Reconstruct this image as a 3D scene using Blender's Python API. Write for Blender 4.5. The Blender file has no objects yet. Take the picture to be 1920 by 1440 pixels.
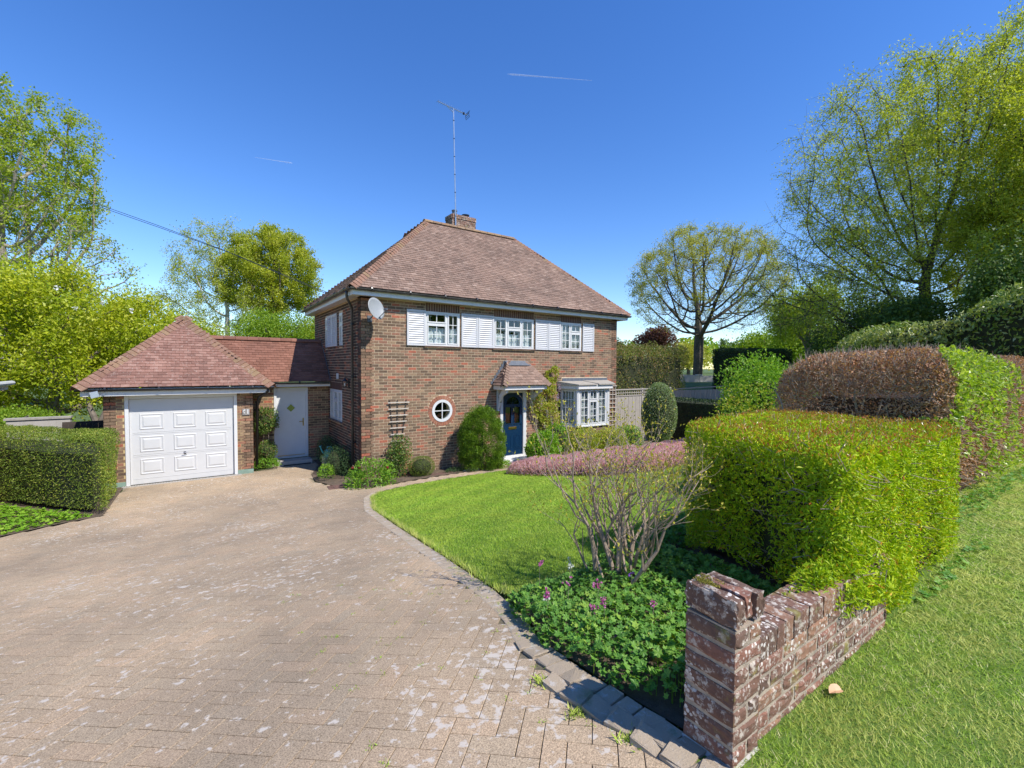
import bpy, math, random
import numpy as np
from mathutils import Vector, Matrix
from mathutils.geometry import delaunay_2d_cdt
random.seed(7)
rng = np.random.default_rng(11)
sc = bpy.context.scene
COL = sc.collection
PI = math.pi
def A(*v): return np.array(v, float)
def nrm(v):
    v = np.asarray(v, float); return v / (np.linalg.norm(v, axis=-1, keepdims=True) + 1e-12)

# ------------------------------------------------------------------ camera
CAM = A(-3.3635, -11.4203, 2.8755); YAW, PITCH, ROLL, FPX = 0.6082, -0.0373, 0.0072, 849.56
FWD = A(math.sin(YAW)*math.cos(PITCH), math.cos(YAW)*math.cos(PITCH), math.sin(PITCH))
_r = A(math.cos(YAW), -math.sin(YAW), 0); _u = np.cross(_r, FWD)
CR = _r*math.cos(ROLL) + _u*math.sin(ROLL); CU = -_r*math.sin(ROLL) + _u*math.cos(ROLL)
cam = bpy.data.cameras.new('camera'); co = bpy.data.objects.new('camera', cam); COL.objects.link(co)
m = Matrix.Identity(4)
for i in range(3): m[i][0], m[i][1], m[i][2], m[i][3] = CR[i], CU[i], -FWD[i], CAM[i]
co.matrix_world = m
cam.sensor_width = 36; cam.lens = FPX/1920*36; cam.clip_start = .05; cam.clip_end = 20000
sc.camera = co
# ------------------------------------------------------------------ world, sun, exposure
SUN_AZ, SUN_EL = math.radians(156), math.radians(50)
w = bpy.data.worlds.new('World'); sc.world = w; w.use_nodes = True
nt = w.node_tree; nt.nodes.clear()
sky = nt.nodes.new('ShaderNodeTexSky'); sky.sky_type = 'NISHITA'; sky.sun_disc = False
sky.sun_elevation = SUN_EL; sky.sun_rotation = SUN_AZ; sky.altitude = 0
sky.air_density = 1.0; sky.dust_density = 0.0; sky.ozone_density = 3.6
bg = nt.nodes.new('ShaderNodeBackground'); bg.inputs[1].default_value = 0.15
ow = nt.nodes.new('ShaderNodeOutputWorld')
hs = nt.nodes.new('ShaderNodeHueSaturation'); hs.inputs['Saturation'].default_value = 1.26; hs.inputs['Value'].default_value = 1.05; hs.inputs['Hue'].default_value = .512; nt.links.new(sky.outputs[0], hs.inputs['Color']); nt.links.new(hs.outputs[0], bg.inputs[0]); nt.links.new(bg.outputs[0], ow.inputs[0])
sl = bpy.data.lights.new('sun', 'SUN'); sl.energy = 4.4; sl.angle = math.radians(.53); sl.color = (1, .955, .88)
so = bpy.data.objects.new('sun', sl); COL.objects.link(so)
tosun = Vector((math.sin(SUN_AZ)*math.cos(SUN_EL), math.cos(SUN_AZ)*math.cos(SUN_EL), math.sin(SUN_EL)))
so.rotation_euler = tosun.to_track_quat('Z', 'Y').to_euler()
vs = sc.view_settings
sc.display_settings.display_device = 'sRGB'
vs.view_transform = 'Standard'; vs.look = 'None'; vs.gamma = 1; vs.exposure = 0.50; vs.use_curve_mapping = False
sc.cycles.max_bounces = 8; sc.cycles.transparent_max_bounces = 12

# ------------------------------------------------------------------ mesh helpers
def mkmesh(name, V, Fs, mats):
    """V (N,3); Fs list of int arrays (k,n) ; mats one material or list (with per-array index)"""
    V = np.asarray(V, np.float32).reshape(-1, 3)
    Fs = [np.asarray(f, np.int32) for f in Fs if len(f)]
    me = bpy.data.meshes.new(name)
    me.vertices.add(len(V)); me.vertices.foreach_set('co', V.ravel())
    nl = sum(f.size for f in Fs); npoly = sum(len(f) for f in Fs)
    me.loops.add(nl); me.polygons.add(npoly)
    me.loops.foreach_set('vertex_index', np.concatenate([f.ravel() for f in Fs]) if Fs else [])
    tot = np.concatenate([np.full(len(f), f.shape[1], np.int32) for f in Fs])
    st = np.concatenate([[0], np.cumsum(tot)[:-1]]).astype(np.int32)
    me.polygons.foreach_set('loop_start', st)
    try: me.polygons.foreach_set('loop_total', tot)
    except Exception: pass
    if not isinstance(mats, (list, tuple)): mats = [mats]
    for mm in mats: me.materials.append(mm)
    if len(mats) > 1:
        mi = np.concatenate([np.full(len(f), min(i, len(mats)-1), np.int32) for i, f in enumerate(Fs)])
        me.polygons.foreach_set('material_index', mi)
    me.update(calc_edges=True); me.shade_flat()
    return me
def tag(o, label=None, cat=None, group=None, kind=None):
    if label: o['label'] = label
    if cat: o['category'] = cat
    if group: o['group'] = group
    if kind: o['kind'] = kind
    return o
def link(name, me, parent=None, loc=None, kind=None):
    o = bpy.data.objects.new(name, me); COL.objects.link(o)
    if parent is not None:
        o.parent = parent
        o.matrix_parent_inverse = parent_inv(parent)
    if loc is not None: o.location = loc
    if kind: o['kind'] = kind
    return o
_worldm = {}
def parent_inv(p):
    mt = Matrix.Identity(4); q = p
    chain = []
    while q is not None: chain.append(q); q = q.parent
    for q in reversed(chain): mt = mt @ (q.matrix_parent_inverse @ q.matrix_basis if q.parent else q.matrix_basis)
    return mt.inverted()
def empty(name, loc, label, cat, group=None):
    o = bpy.data.objects.new(name, None); COL.objects.link(o); o.location = loc; o.empty_display_size = .2
    return tag(o, label, cat, group)

class MB:
    """collects shapes in a local frame (u, n, z) -> world"""
    def __init__(s, O=(0,0,0), U=(1,0,0), N=(0,-1,0), Z=(0,0,1)):
        s.O, s.M = A(*O), np.array([U, N, Z], float); s.V = []; s.F = {3: [], 4: []}; s.n = 0; s.P = []
    def add(s, V, F):
        V = np.asarray(V, float).reshape(-1, 3); s.V.append(V @ s.M + s.O)
        for f in F: s.P.append([i + s.n for i in f])
        s.n += len(V)
    def box(s, a, b, c, d, e, f):
        s.add([(x, y, z) for x in (a, b) for y in (c, d) for z in (e, f)],
              [(0,1,3,2), (4,6,7,5), (0,4,5,1), (2,3,7,6), (0,2,6,4), (1,5,7,3)])
    def cbox(s, c, h, R=None):
        v = np.array([(x, y, z) for x in (-1, 1) for y in (-1, 1) for z in (-1, 1)], float)*np.array(h)
        if R is not None: v = v @ np.array(R, float)
        s.add(v + np.array(c), [(0,1,3,2), (4,6,7,5), (0,4,5,1), (2,3,7,6), (0,2,6,4), (1,5,7,3)])
    def tube(s, pts, r, k=8, cap=True):
        pts = [A(*p) for p in pts]; n = len(pts); rs = r if isinstance(r, (list, tuple)) else [r]*n
        V = []; prev = None
        for i, p in enumerate(pts):
            d = nrm(pts[min(i+1, n-1)] - pts[max(i-1, 0)])
            if prev is None: a = nrm(np.cross(d, A(0, 0, 1) if abs(d[2]) < .9 else A(1, 0, 0)))
            else: a = nrm(prev - d*(prev @ d))
            prev = a; b = np.cross(d, a)
            for j in range(k):
                t = 2*PI*j/k; V.append(p + rs[i]*(a*math.cos(t) + b*math.sin(t)))
        F = [(i*k+j, i*k+(j+1) % k, (i+1)*k+(j+1) % k, (i+1)*k+j) for i in range(n-1) for j in range(k)]
        if cap: F += [tuple(range(k))[::-1], tuple(range((n-1)*k, n*k))]
        s.add(V, F)
    def lathe(s, prof, c=(0, 0, 0), k=16, axis='z'):
        V = []
        for (r, h) in prof:
            for j in range(k):
                t = 2*PI*j/k; x, y = r*math.cos(t), r*math.sin(t)
                V.append({'z': (x, y, h), 'y': (x, h, y), 'x': (h, x, y)}[axis])
        V = np.array(V) + np.array(c)
        F = [(i*k+j, i*k+(j+1) % k, (i+1)*k+(j+1) % k, (i+1)*k+j) for i in range(len(prof)-1) for j in range(k)]
        s.add(V, F)
    def prism(s, poly, n0, n1):     # polygon in (u,z), extruded along n
        k = len(poly); V = [(p[0], n0, p[1]) for p in poly] + [(p[0], n1, p[1]) for p in poly]
        s.add(V, [tuple(range(k)), tuple(range(k, 2*k))[::-1]] + [(i, i+k, (i+1) % k + k, (i+1) % k) for i in range(k)])
    def plan(s, poly, z0, z1):      # polygon in (u,n), extruded along z; z may be lists
        k = len(poly); z0 = z0 if isinstance(z0, (list, tuple)) else [z0]*k; z1 = z1 if isinstance(z1, (list, tuple)) else [z1]*k
        V = [(p[0], p[1], z0[i]) for i, p in enumerate(poly)] + [(p[0], p[1], z1[i]) for i, p in enumerate(poly)]
        s.add(V, [tuple(range(k)), tuple(range(k, 2*k))[::-1]] + [(i, i+k, (i+1) % k + k, (i+1) % k) for i in range(k)])
    def mesh(s, name, mat):
        me = bpy.data.meshes.new(name); V = np.concatenate(s.V)
        me.from_pydata([tuple(v) for v in V], [], [tuple(p) for p in s.P])
        import bmesh
        bm = bmesh.new(); bm.from_mesh(me); bmesh.ops.recalc_face_normals(bm, faces=bm.faces); bm.to_mesh(me); bm.free()
        me.materials.append(mat); return me
    def build(s, name, mat, parent=None, bevel=0, smooth=False, kind=None):
        me = s.mesh(name, mat)
        o = link(name, me, parent, kind=kind)
        if smooth:
            me.polygons.foreach_set('use_smooth', [True]*len(me.polygons))
        if bevel:
            b = o.modifiers.new('b', 'BEVEL'); b.width = bevel; b.segments = 1; b.limit_method = 'ANGLE'
        return o

BOXV = np.array([(x, y, z) for x in (-1, 1) for y in (-1, 1) for z in (-1, 1)], float)
BOXF = np.array([(0,1,3,2), (4,6,7,5), (0,4,5,1), (2,3,7,6), (0,2,6,4), (1,5,7,3)])
def boxes(C, H, R=None):
    """C (N,3) centres, H (N,3) half sizes, R (N,3,3) rows = local axes"""
    C = np.asarray(C, float); N = len(C); H = np.broadcast_to(np.asarray(H, float), (N, 3))
    v = BOXV[None]*H[:, None, :]
    if R is not None: v = np.einsum('nij,njk->nik', v, np.broadcast_to(R, (N, 3, 3)))
    V = (v + C[:, None, :]).reshape(-1, 3)
    F = (BOXF[None] + (np.arange(N)*8)[:, None, None]).reshape(-1, 4)
    return V, F
def frusta(a, b, ra, rb, k=5):
    a, b = np.asarray(a, float), np.asarray(b, float); N = len(a)
    if N == 0: return np.zeros((0, 3)), np.zeros((0, 4), int)
    ra = np.broadcast_to(ra, (N,)); rb = np.broadcast_to(rb, (N,))
    d = nrm(b-a); ref = np.where(np.abs(d[:, 2:3]) < .9, A(0, 0, 1), A(1, 0, 0))
    x = nrm(np.cross(d, ref)); y = np.cross(d, x)
    t = np.arange(k)*2*PI/k; cs, sn = np.cos(t), np.sin(t)
    ring = x[:, None]*cs[None, :, None] + y[:, None]*sn[None, :, None]
    V = np.concatenate([a[:, None] + ring*ra[:, None, None], b[:, None] + ring*rb[:, None, None]], 1).reshape(-1, 3)
    j = np.arange(k); f = np.stack([j, (j+1) % k, (j+1) % k + k, j+k], 1)
    F = (f[None] + (np.arange(N)*2*k)[:, None, None]).reshape(-1, 4)
    return V, F
def rdir(n):
    return nrm(rng.normal(size=(n, 3)))
def leafquads(C, D, Nn, L, W, fold=.25):
    C = np.asarray(C); n = len(C); D = nrm(D); S = nrm(np.cross(D, Nn)); Nn = np.cross(S, D)
    L = np.broadcast_to(L, (n,))[:, None]; W = np.broadcast_to(W, (n,))[:, None]
    V = np.stack([C - D*L*.5, C + S*W*.5 + Nn*W*fold - D*L*.05, C + D*L*.5, C - S*W*.5 + Nn*W*fold - D*L*.05], 1).reshape(-1, 3)
    F = np.arange(n*4).reshape(-1, 4)
    return V, F
def leaftris(C, D, Nn, L, W, fold=.25):
    C = np.asarray(C); n = len(C); D = nrm(D); S = nrm(np.cross(D, Nn))
    L = np.broadcast_to(L, (n,))[:, None]; W = np.broadcast_to(W, (n,))[:, None]
    V = np.stack([C - D*L*.5 - S*W*.62, C - D*L*.3 + S*W*.62, C + D*L*.5], 1).reshape(-1, 3)
    return V, np.arange(n*3).reshape(-1, 3)
def joinVF(parts):
    V = []; F = []; o = 0
    for v, f in parts:
        V.append(v); F.append(f + o); o += len(v)
    return np.concatenate(V), np.concatenate(F)
def inpoly(P, poly):
    P = np.asarray(P); poly = np.asarray(poly); x, y = P[:, 0], P[:, 1]; r = np.zeros(len(P), bool); n = len(poly)
    for i in range(n):
        x0, y0 = poly[i]; x1, y1 = poly[(i+1) % n]
        c = ((y0 > y) != (y1 > y)) & (x < (x1-x0)*(y-y0)/((y1-y0) if y1 != y0 else 1e-9) + x0)
        r ^= c
    return r
def edgedist(P, poly, closed=True):
    P = np.asarray(P)[:, :2]; poly = np.asarray(poly, float); d = np.full(len(P), 1e9)
    n = len(poly)
    for i in range(n if closed else n-1):
        a = poly[i]; b = poly[(i+1) % n]; ab = b-a
        t = np.clip(((P-a) @ ab)/(ab @ ab + 1e-12), 0, 1)
        d = np.minimum(d, np.linalg.norm(P - a - t[:, None]*ab, axis=1))
    return d
def scatter(poly, dens):
    poly = np.asarray(poly); lo, hi = poly.min(0), poly.max(0); n = int(dens*np.prod(hi-lo))
    P = lo + rng.random((n, 2))*(hi-lo); return P[inpoly(P, poly)]
def vnoise(P, s, seed=0):
    """cheap smooth noise ~[-1,1]"""
    P = np.asarray(P, float)*s; r = np.random.default_rng(seed); o = np.zeros(len(P))
    for i in range(6):
        k = r.normal(size=P.shape[1])*(1 + .5*i); o += np.sin(P @ k + r.random()*7)/(1+.35*i)
    return o/3.0
def g(x, y):
    x = np.asarray(x, float); y = np.asarray(y, float)
    u = -0.8-y; r = np.where(np.abs(u) < 1.4, (u+1.4)**2/5.6, np.maximum(u, 0)); q = 9.6-r; r = 9.6-np.where(np.abs(q) < .5, (q+.5)**2/2.0, np.maximum(q, 0)); t = np.clip(r/9.6, 0, 1)
    z = 1.38*(t*t*(3-2*t)*.25 + .75*t)
    a = np.clip((x-12)/16, 0, 1)*np.clip((y+6)/10, 0, 1); z = z + 1.9*a*a*(3-2*a)*1.0
    return z
def sheet(name, poly, off, mat, res=.35, parent=None):
    poly = [tuple(p) for p in poly]; P = np.array(poly)
    dense = []
    for i in range(len(poly)):
        a, b = P[i], P[(i+1) % len(P)]; k = max(1, int(np.linalg.norm(b-a)/res))
        dense += [tuple(a + (b-a)*j/k) for j in range(k)]
    lo, hi = P.min(0), P.max(0)
    gx, gy = np.meshgrid(np.arange(lo[0], hi[0], res), np.arange(lo[1], hi[1], res))
    Q = np.stack([gx.ravel(), gy.ravel()], 1); Q = Q[inpoly(Q, P) & (edgedist(Q, P) > res*.4)]
    vs_ = [Vector(p) for p in dense] + [Vector(p) for p in Q]
    r = delaunay_2d_cdt(vs_, [], [list(range(len(dense)))], 1, 1e-5)
    V = np.array([(v.x, v.y) for v in r[0]]); V = np.column_stack([V, g(V[:, 0], V[:, 1]) + off])
    me = mkmesh(name, V, [np.array(r[2])], mat)
    import bmesh
    bm = bmesh.new(); bm.from_mesh(me)
    for f in bm.faces:
        if f.normal.z < 0: f.normal_flip()
    bm.to_mesh(me); bm.free()
    return link(name, me, parent)

# ------------------------------------------------------------------ materials
def newmat(name):
    mt = bpy.data.materials.new(name); mt.use_nodes = True
    nt = mt.node_tree; nt.nodes.clear()
    out = nt.nodes.new('ShaderNodeOutputMaterial'); bs = nt.nodes.new('ShaderNodeBsdfPrincipled')
    nt.links.new(bs.outputs[0], out.inputs[0])
    return mt, nt, bs, out
def N(nt, t, **kw):
    n = nt.nodes.new(t)
    for k, v in kw.items():
        if k.startswith('i_'):
            key = k[2:]; key = int(key) if key.isdigit() else key
            n.inputs[key].default_value = v
        else: setattr(n, k, v)
    return n
def L(nt, a, b): nt.links.new(a, b)
def ramp(nt, fac, stops, interp='LINEAR'):
    r = nt.nodes.new('ShaderNodeValToRGB'); r.color_ramp.interpolation = interp; e = r.color_ramp.elements
    while len(e) > 1: e.remove(e[-1])
    e[0].position = stops[0][0]; e[0].color = (*stops[0][1], 1)
    for p, c in stops[1:]:
        x = e.new(p); x.color = (*c, 1)
    L(nt, fac, r.inputs[0]); return r.outputs[0]
def rnd(nt):
    a = N(nt, 'ShaderNodeNewGeometry'); b = N(nt, 'ShaderNodeObjectInfo')
    s = N(nt, 'ShaderNodeMath', operation='ADD'); L(nt, a.outputs['Random Per Island'], s.inputs[0]); L(nt, b.outputs['Random'], s.inputs[1])
    f = N(nt, 'ShaderNodeMath', operation='FRACT'); L(nt, s.outputs[0], f.inputs[0]); return f.outputs[0]
def mixc(nt, fac, a, b, mode='MIX'):
    mx = N(nt, 'ShaderNodeMix', data_type='RGBA', blend_type=mode)
    for s, v in ((mx.inputs['Factor'], fac), (mx.inputs[6], a), (mx.inputs[7], b)):
        if hasattr(v, 'links'): L(nt, v, s)
        elif isinstance(v, tuple): s.default_value = (*v, 1)
        else: s.default_value = v
    return mx.outputs[2]
def wpos(nt): return N(nt, 'ShaderNodeNewGeometry').outputs['Position']
def noise(nt, scale, detail=3, rough=.6, vec=None):
    n = N(nt, 'ShaderNodeTexNoise'); n.inputs['Scale'].default_value = scale; n.inputs['Detail'].default_value = detail; n.inputs['Roughness'].default_value = rough
    L(nt, vec if vec is not None else wpos(nt), n.inputs['Vector']); return n.outputs['Fac']
def bump(nt, bs, h, st=.3, dist=.01):
    b = N(nt, 'ShaderNodeBump'); b.inputs['Strength'].default_value = st; b.inputs['Distance'].default_value = dist
    L(nt, h, b.inputs['Height']); L(nt, b.outputs[0], bs.inputs['Normal'])
def plain(name, col, rough=.5, metal=0, spec=.5, var=.06, nscale=6, bmp=0):
    mt, nt, bs, out = newmat(name)
    nz = noise(nt, nscale, 5)
    c = ramp(nt, nz, [(.3, tuple(x*(1-var) for x in col)), (.7, tuple(min(1, x*(1+var)) for x in col))])
    L(nt, c, bs.inputs['Base Color']); bs.inputs['Roughness'].default_value = rough; bs.inputs['Metallic'].default_value = metal
    bs.inputs['Specular IOR Level'].default_value = spec
    if bmp: bump(nt, bs, noise(nt, nscale*12, 3), bmp, .005)
    return mt
def streaked(name, base, dirt, scale=3, amt=.5, rough=.45):
    mt, nt, bs, out = newmat(name)
    mp = N(nt, 'ShaderNodeMapping'); mp.inputs['Scale'].default_value = (1, 1, .25); L(nt, wpos(nt), mp.inputs[0])
    f = ramp(nt, noise(nt, scale*3, 6, .7, mp.outputs[0]), [(.48, (0, 0, 0)), (.75, (1, 1, 1))])
    k = N(nt, 'ShaderNodeMath', operation='MULTIPLY', i_1=amt); L(nt, f, k.inputs[0])
    L(nt, mixc(nt, k.outputs[0], base, dirt), bs.inputs['Base Color']); bs.inputs['Roughness'].default_value = rough
    return mt
def foliage(name, stops, rough=.5, transl=.35, clump=1.5, clumpcol=None, spec=.35, amt=.5):
    mt, nt, bs, out = newmat(name)
    c = ramp(nt, rnd(nt), stops)
    if clumpcol:
        f = ramp(nt, noise(nt, clump, 2), [(.42, (0, 0, 0)), (.62, (1, 1, 1))])
        k = N(nt, 'ShaderNodeMath', operation='MULTIPLY', i_1=amt); L(nt, f, k.inputs[0])
        c = mixc(nt, k.outputs[0], c, clumpcol)
    L(nt, c, bs.inputs['Base Color']); bs.inputs['Roughness'].default_value = rough; bs.inputs['Specular IOR Level'].default_value = spec
    tr = N(nt, 'ShaderNodeBsdfTranslucent')
    tc = N(nt, 'ShaderNodeMix', data_type='RGBA', blend_type='MULTIPLY'); tc.inputs['Factor'].default_value = 1
    L(nt, c, tc.inputs[6]); tc.inputs[7].default_value = (1.0, 1.0, .35, 1); L(nt, tc.outputs[2], tr.inputs[0])
    mx = N(nt, 'ShaderNodeMixShader'); mx.inputs[0].default_value = transl
    L(nt, bs.outputs[0], mx.inputs[1]); L(nt, tr.outputs[0], mx.inputs[2]); L(nt, mx.outputs[0], out.inputs[0])
    return mt
def brickmat(name, cols, red=.12, lichen=0, dark=(.05, .035, .03)):
    mt, nt, bs, out = newmat(name)
    r = rnd(nt); c = ramp(nt, r, cols, 'CONSTANT')
    nz = noise(nt, 22, 4, .7); f = ramp(nt, nz, [(.45, (0, 0, 0)), (.66, (1, 1, 1))])
    k = N(nt, 'ShaderNodeMath', operation='MULTIPLY', i_1=.45); L(nt, f, k.inputs[0])
    c = mixc(nt, k.outputs[0], c, dark)
    nz2 = noise(nt, 1.3, 3); f2 = ramp(nt, nz2, [(.3, (.82, .82, .82)), (.7, (1.15, 1.12, 1.08))]); c = mixc(nt, 1.0, c, f2, 'MULTIPLY')
    if lichen:
        v = N(nt, 'ShaderNodeTexVoronoi'); v.inputs['Scale'].default_value = 45; L(nt, wpos(nt), v.inputs['Vector'])
        w1 = noise(nt, 9, 3); a = N(nt, 'ShaderNodeMath', operation='MULTIPLY'); L(nt, w1, a.inputs[0]); a.inputs[1].default_value = .62
        lt = N(nt, 'ShaderNodeMath', operation='LESS_THAN'); L(nt, v.outputs['Distance'], lt.inputs[0]); L(nt, a.outputs[0], lt.inputs[1])
        g2 = ramp(nt, noise(nt, 5, 4), [(.47, (0, 0, 0)), (.58, (1, 1, 1))]); mm = N(nt, 'ShaderNodeMath', operation='MULTIPLY'); L(nt, lt.outputs[0], mm.inputs[0]); L(nt, g2, mm.inputs[1])
        c = mixc(nt, mm.outputs[0], c, (.62, .56, .5))
        w2 = ramp(nt, noise(nt, 26, 7, .75), [(.52, (0, 0, 0)), (.60, (.85, .85, .85))]); c = mixc(nt, w2, c, (.52, .45, .37)) if lichen > 1 else c
        w3 = ramp(nt, noise(nt, 7, 4, .6), [(.6, (0, 0, 0)), (.68, (.8, .8, .8))]); c = mixc(nt, w3, c, (.22, .19, .05))
    L(nt, c, bs.inputs['Base Color']); bs.inputs['Roughness'].default_value = .85; bs.inputs['Specular IOR Level'].default_value = .25
    bump(nt, bs, noise(nt, 90, 4, .7), .5, .006)
    return mt
BR = [(0, (.15, .100, .066)), (.16, (.205, .14, .09)), (.34, (.245, .158, .10)), (.54, (.275, .168, .108)), (.72, (.31, .155, .10)), (.89, (.40, .135, .08)), (.94, (.33, .225, .14))]
M = {}
M['brick'] = brickmat('brick', BR)
M['brick_dark'] = brickmat('brick_dark', [(0, (.075, .05, .04)), (.3, (.11, .07, .05)), (.55, (.15, .09, .06)), (.75, (.19, .085, .055)), (.9, (.30, .10, .055))])  # darker copy of the house brick, carries the side wall's shade in colour
M['soldier'] = brickmat('soldier', [(0, (.13, .07, .05)), (.4, (.17, .085, .06)), (.7, (.12, .065, .05))])
M['redbrick'] = brickmat('redbrick', [(0, (.34, .14, .085)), (.4, (.38, .17, .11)), (.7, (.29, .125, .08))], dark=(.2, .08, .05))
M['oldbrick'] = brickmat('oldbrick', [(0, (.185, .10, .07)), (.35, (.24, .115, .08)), (.6, (.15, .09, .066)), (.8, (.27, .15, .095))], lichen=2, dark=(.07, .045, .04))
M['mortar'] = plain('mortar', (.60, .47, .32), .95, var=.15, nscale=3, bmp=.4)
M['mortar_yellow'] = plain('mortar_yellow', (.50, .38, .19), .95, var=.15, nscale=3, bmp=.4)
M['oldmortar'] = plain('oldmortar', (.36, .29, .22), .95, var=.35, nscale=14, bmp=.8)
def tilemat(name, cols, lich=.5):
    mt, nt, bs, out = newmat(name); c = ramp(nt, rnd(nt), cols)
    f = ramp(nt, noise(nt, 16, 5, .75), [(.55, (0, 0, 0)), (.66, (1, 1, 1))]); k = N(nt, 'ShaderNodeMath', operation='MULTIPLY', i_1=lich); L(nt, f, k.inputs[0])
    c = mixc(nt, k.outputs[0], c, (.42, .34, .29))
    f = ramp(nt, noise(nt, 38, 4, .7), [(.60, (0, 0, 0)), (.68, (1, 1, 1))]); k = N(nt, 'ShaderNodeMath', operation='MULTIPLY', i_1=lich); L(nt, f, k.inputs[0])
    c = mixc(nt, k.outputs[0], c, (.07, .045, .035))
    f2 = ramp(nt, noise(nt, .8, 4), [(.3, (.8, .8, .8)), (.7, (1.15, 1.13, 1.1))]); c = mixc(nt, 1.0, c, f2, 'MULTIPLY')
    L(nt, c, bs.inputs['Base Color']); bs.inputs['Roughness'].default_value = .85; bs.inputs['Specular IOR Level'].default_value = .25
    bump(nt, bs, noise(nt, 70, 4, .7), .5, .006); return mt
M['tile'] = tilemat('tile', [(0, (.17, .113, .086)), (.3, (.225, .150, .114)), (.6, (.265, .176, .134)), (.85, (.205, .132, .10)), (1, (.32, .225, .175))])
M['tile_garage'] = tilemat('tile_garage', [(0, (.18, .095, .073)), (.4, (.235, .122, .092)), (.8, (.27, .145, .112)), (1, (.31, .18, .14))], .6)
M['tile_link'] = tilemat('tile_link', [(0, (.17, .078, .053)), (.5, (.21, .097, .066)), (1, (.25, .118, .082))], .15)
M['bonnet'] = tilemat('bonnet', [(0, (.20, .11, .075)), (.5, (.25, .14, .098)), (1, (.24, .16, .09))], .6)
M['ridge'] = tilemat('ridge', [(0, (.26, .16, .095)), (.5, (.30, .20, .11)), (1, (.22, .145, .095))], .7)
M['underlay'] = plain('underlay', (.06, .035, .028), .9)
M['white'] = plain('white_upvc', (.64, .64, .63), .28, var=.03)
M['white_paint'] = streaked('white_paint', (.68, .67, .65), (.45, .42, .38), 3, .35)
M['shutter'] = streaked('shutter_paint', (.55, .55, .56), (.5, .48, .45), 4, .4, .5)
M['garage_door'] = plain('garage_door_paint', (.57, .57, .56), .35, var=.02)
M['black'] = plain('black_plastic', (.018, .018, .02), .3, var=.3)
M['gutter'] = streaked('gutter_grey', (.055, .052, .05), (.22, .2, .18), 3, .6, .4)
M['lead'] = streaked('lead', (.10, .115, .14), (.25, .25, .25), 5, .5, .5)
M['felt'] = streaked('roofing_felt', (.36, .33, .28), (.16, .15, .13), 4, .6, .9)
M['blue_door'] = plain('blue_door', (.006, .028, .07), .25, var=.05)
M['brass'] = plain('brass', (.62, .42, .14), .3, 1, var=.1)
M['steel'] = plain('steel', (.55, .56, .58), .35, .9, var=.1)
M['dish'] = plain('dish_grey', (.27, .285, .29), .45, var=.05)
M['greywood'] = streaked('grey_wood', (.38, .34, .29), (.16, .13, .10), 6, .6, .85)
M['trellis'] = streaked('trellis_wood', (.50, .44, .37), (.25, .2, .16), 8, .6, .85)
M['darkwood'] = plain('dark_wood', (.06, .045, .035), .8, var=.3)
M['concrete'] = streaked('concrete', (.42, .39, .35), (.26, .25, .2), 3, .5, .9)
M['greenpaint'] = plain('green_paint', (.20, .29, .23), .7, var=.2)
M['curtain'] = plain('net_curtain', (.72, .74, .76), .8, var=.1, nscale=30)
M['drape'] = plain('drape', (.30, .28, .20), .8)
M['blind'] = plain('blind', (.70, .70, .68), .5)
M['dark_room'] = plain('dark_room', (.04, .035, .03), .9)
M['terracotta'] = plain('terracotta', (.36, .16, .09), .8, var=.2)
M['teal'] = plain('teal_plastic', (.05, .42, .44), .35)
M['rubber'] = plain('rubber', (.03, .03, .03), .8)
M['drain'] = plain('drain_iron', (.16, .09, .07), .7, var=.3)
M['bark'] = plain('bark', (.16, .13, .10), .9, var=.4, nscale=5, bmp=.8)
M['bark_dark'] = plain('bark_dark', (.075, .06, .045), .9, var=.4, nscale=5, bmp=.8)
M['bark_grey'] = plain('bark_grey', (.30, .26, .21), .9, var=.35, nscale=6, bmp=.8)
M['bark_pale'] = streaked('bark_pale', (.50, .47, .42), (.12, .1, .08), 3, .8, .8)
M['twig'] = plain('twig', (.34, .26, .19), .85, var=.3, nscale=20)
M['stem'] = plain('shrub_stem', (.33, .25, .18), .8, var=.35, nscale=40, bmp=.6)
def glass():
    mt, nt, bs, out = newmat('window_glass'); tr = N(nt, 'ShaderNodeBsdfTransparent'); tr.inputs[0].default_value = (.90, .93, .92, 1)
    gl = N(nt, 'ShaderNodeBsdfGlossy'); gl.inputs['Roughness'].default_value = .015; gl.inputs[0].default_value = (.95, .97, 1, 1)
    fr = N(nt, 'ShaderNodeFresnel'); fr.inputs[0].default_value = 1.75
    ge = N(nt, 'ShaderNodeNewGeometry'); iv = N(nt, 'ShaderNodeMath', operation='SUBTRACT', i_0=1.0); L(nt, ge.outputs['Backfacing'], iv.inputs[1]); mu = N(nt, 'ShaderNodeMath', operation='MULTIPLY'); L(nt, fr.outputs[0], mu.inputs[0]); L(nt, iv.outputs[0], mu.inputs[1])
    mx = N(nt, 'ShaderNodeMixShader'); L(nt, mu.outputs[0], mx.inputs[0]); L(nt, tr.outputs[0], mx.inputs[1]); L(nt, gl.outputs[0], mx.inputs[2]); L(nt, mx.outputs[0], out.inputs[0])
    return mt
M['glass'] = glass()
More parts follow.
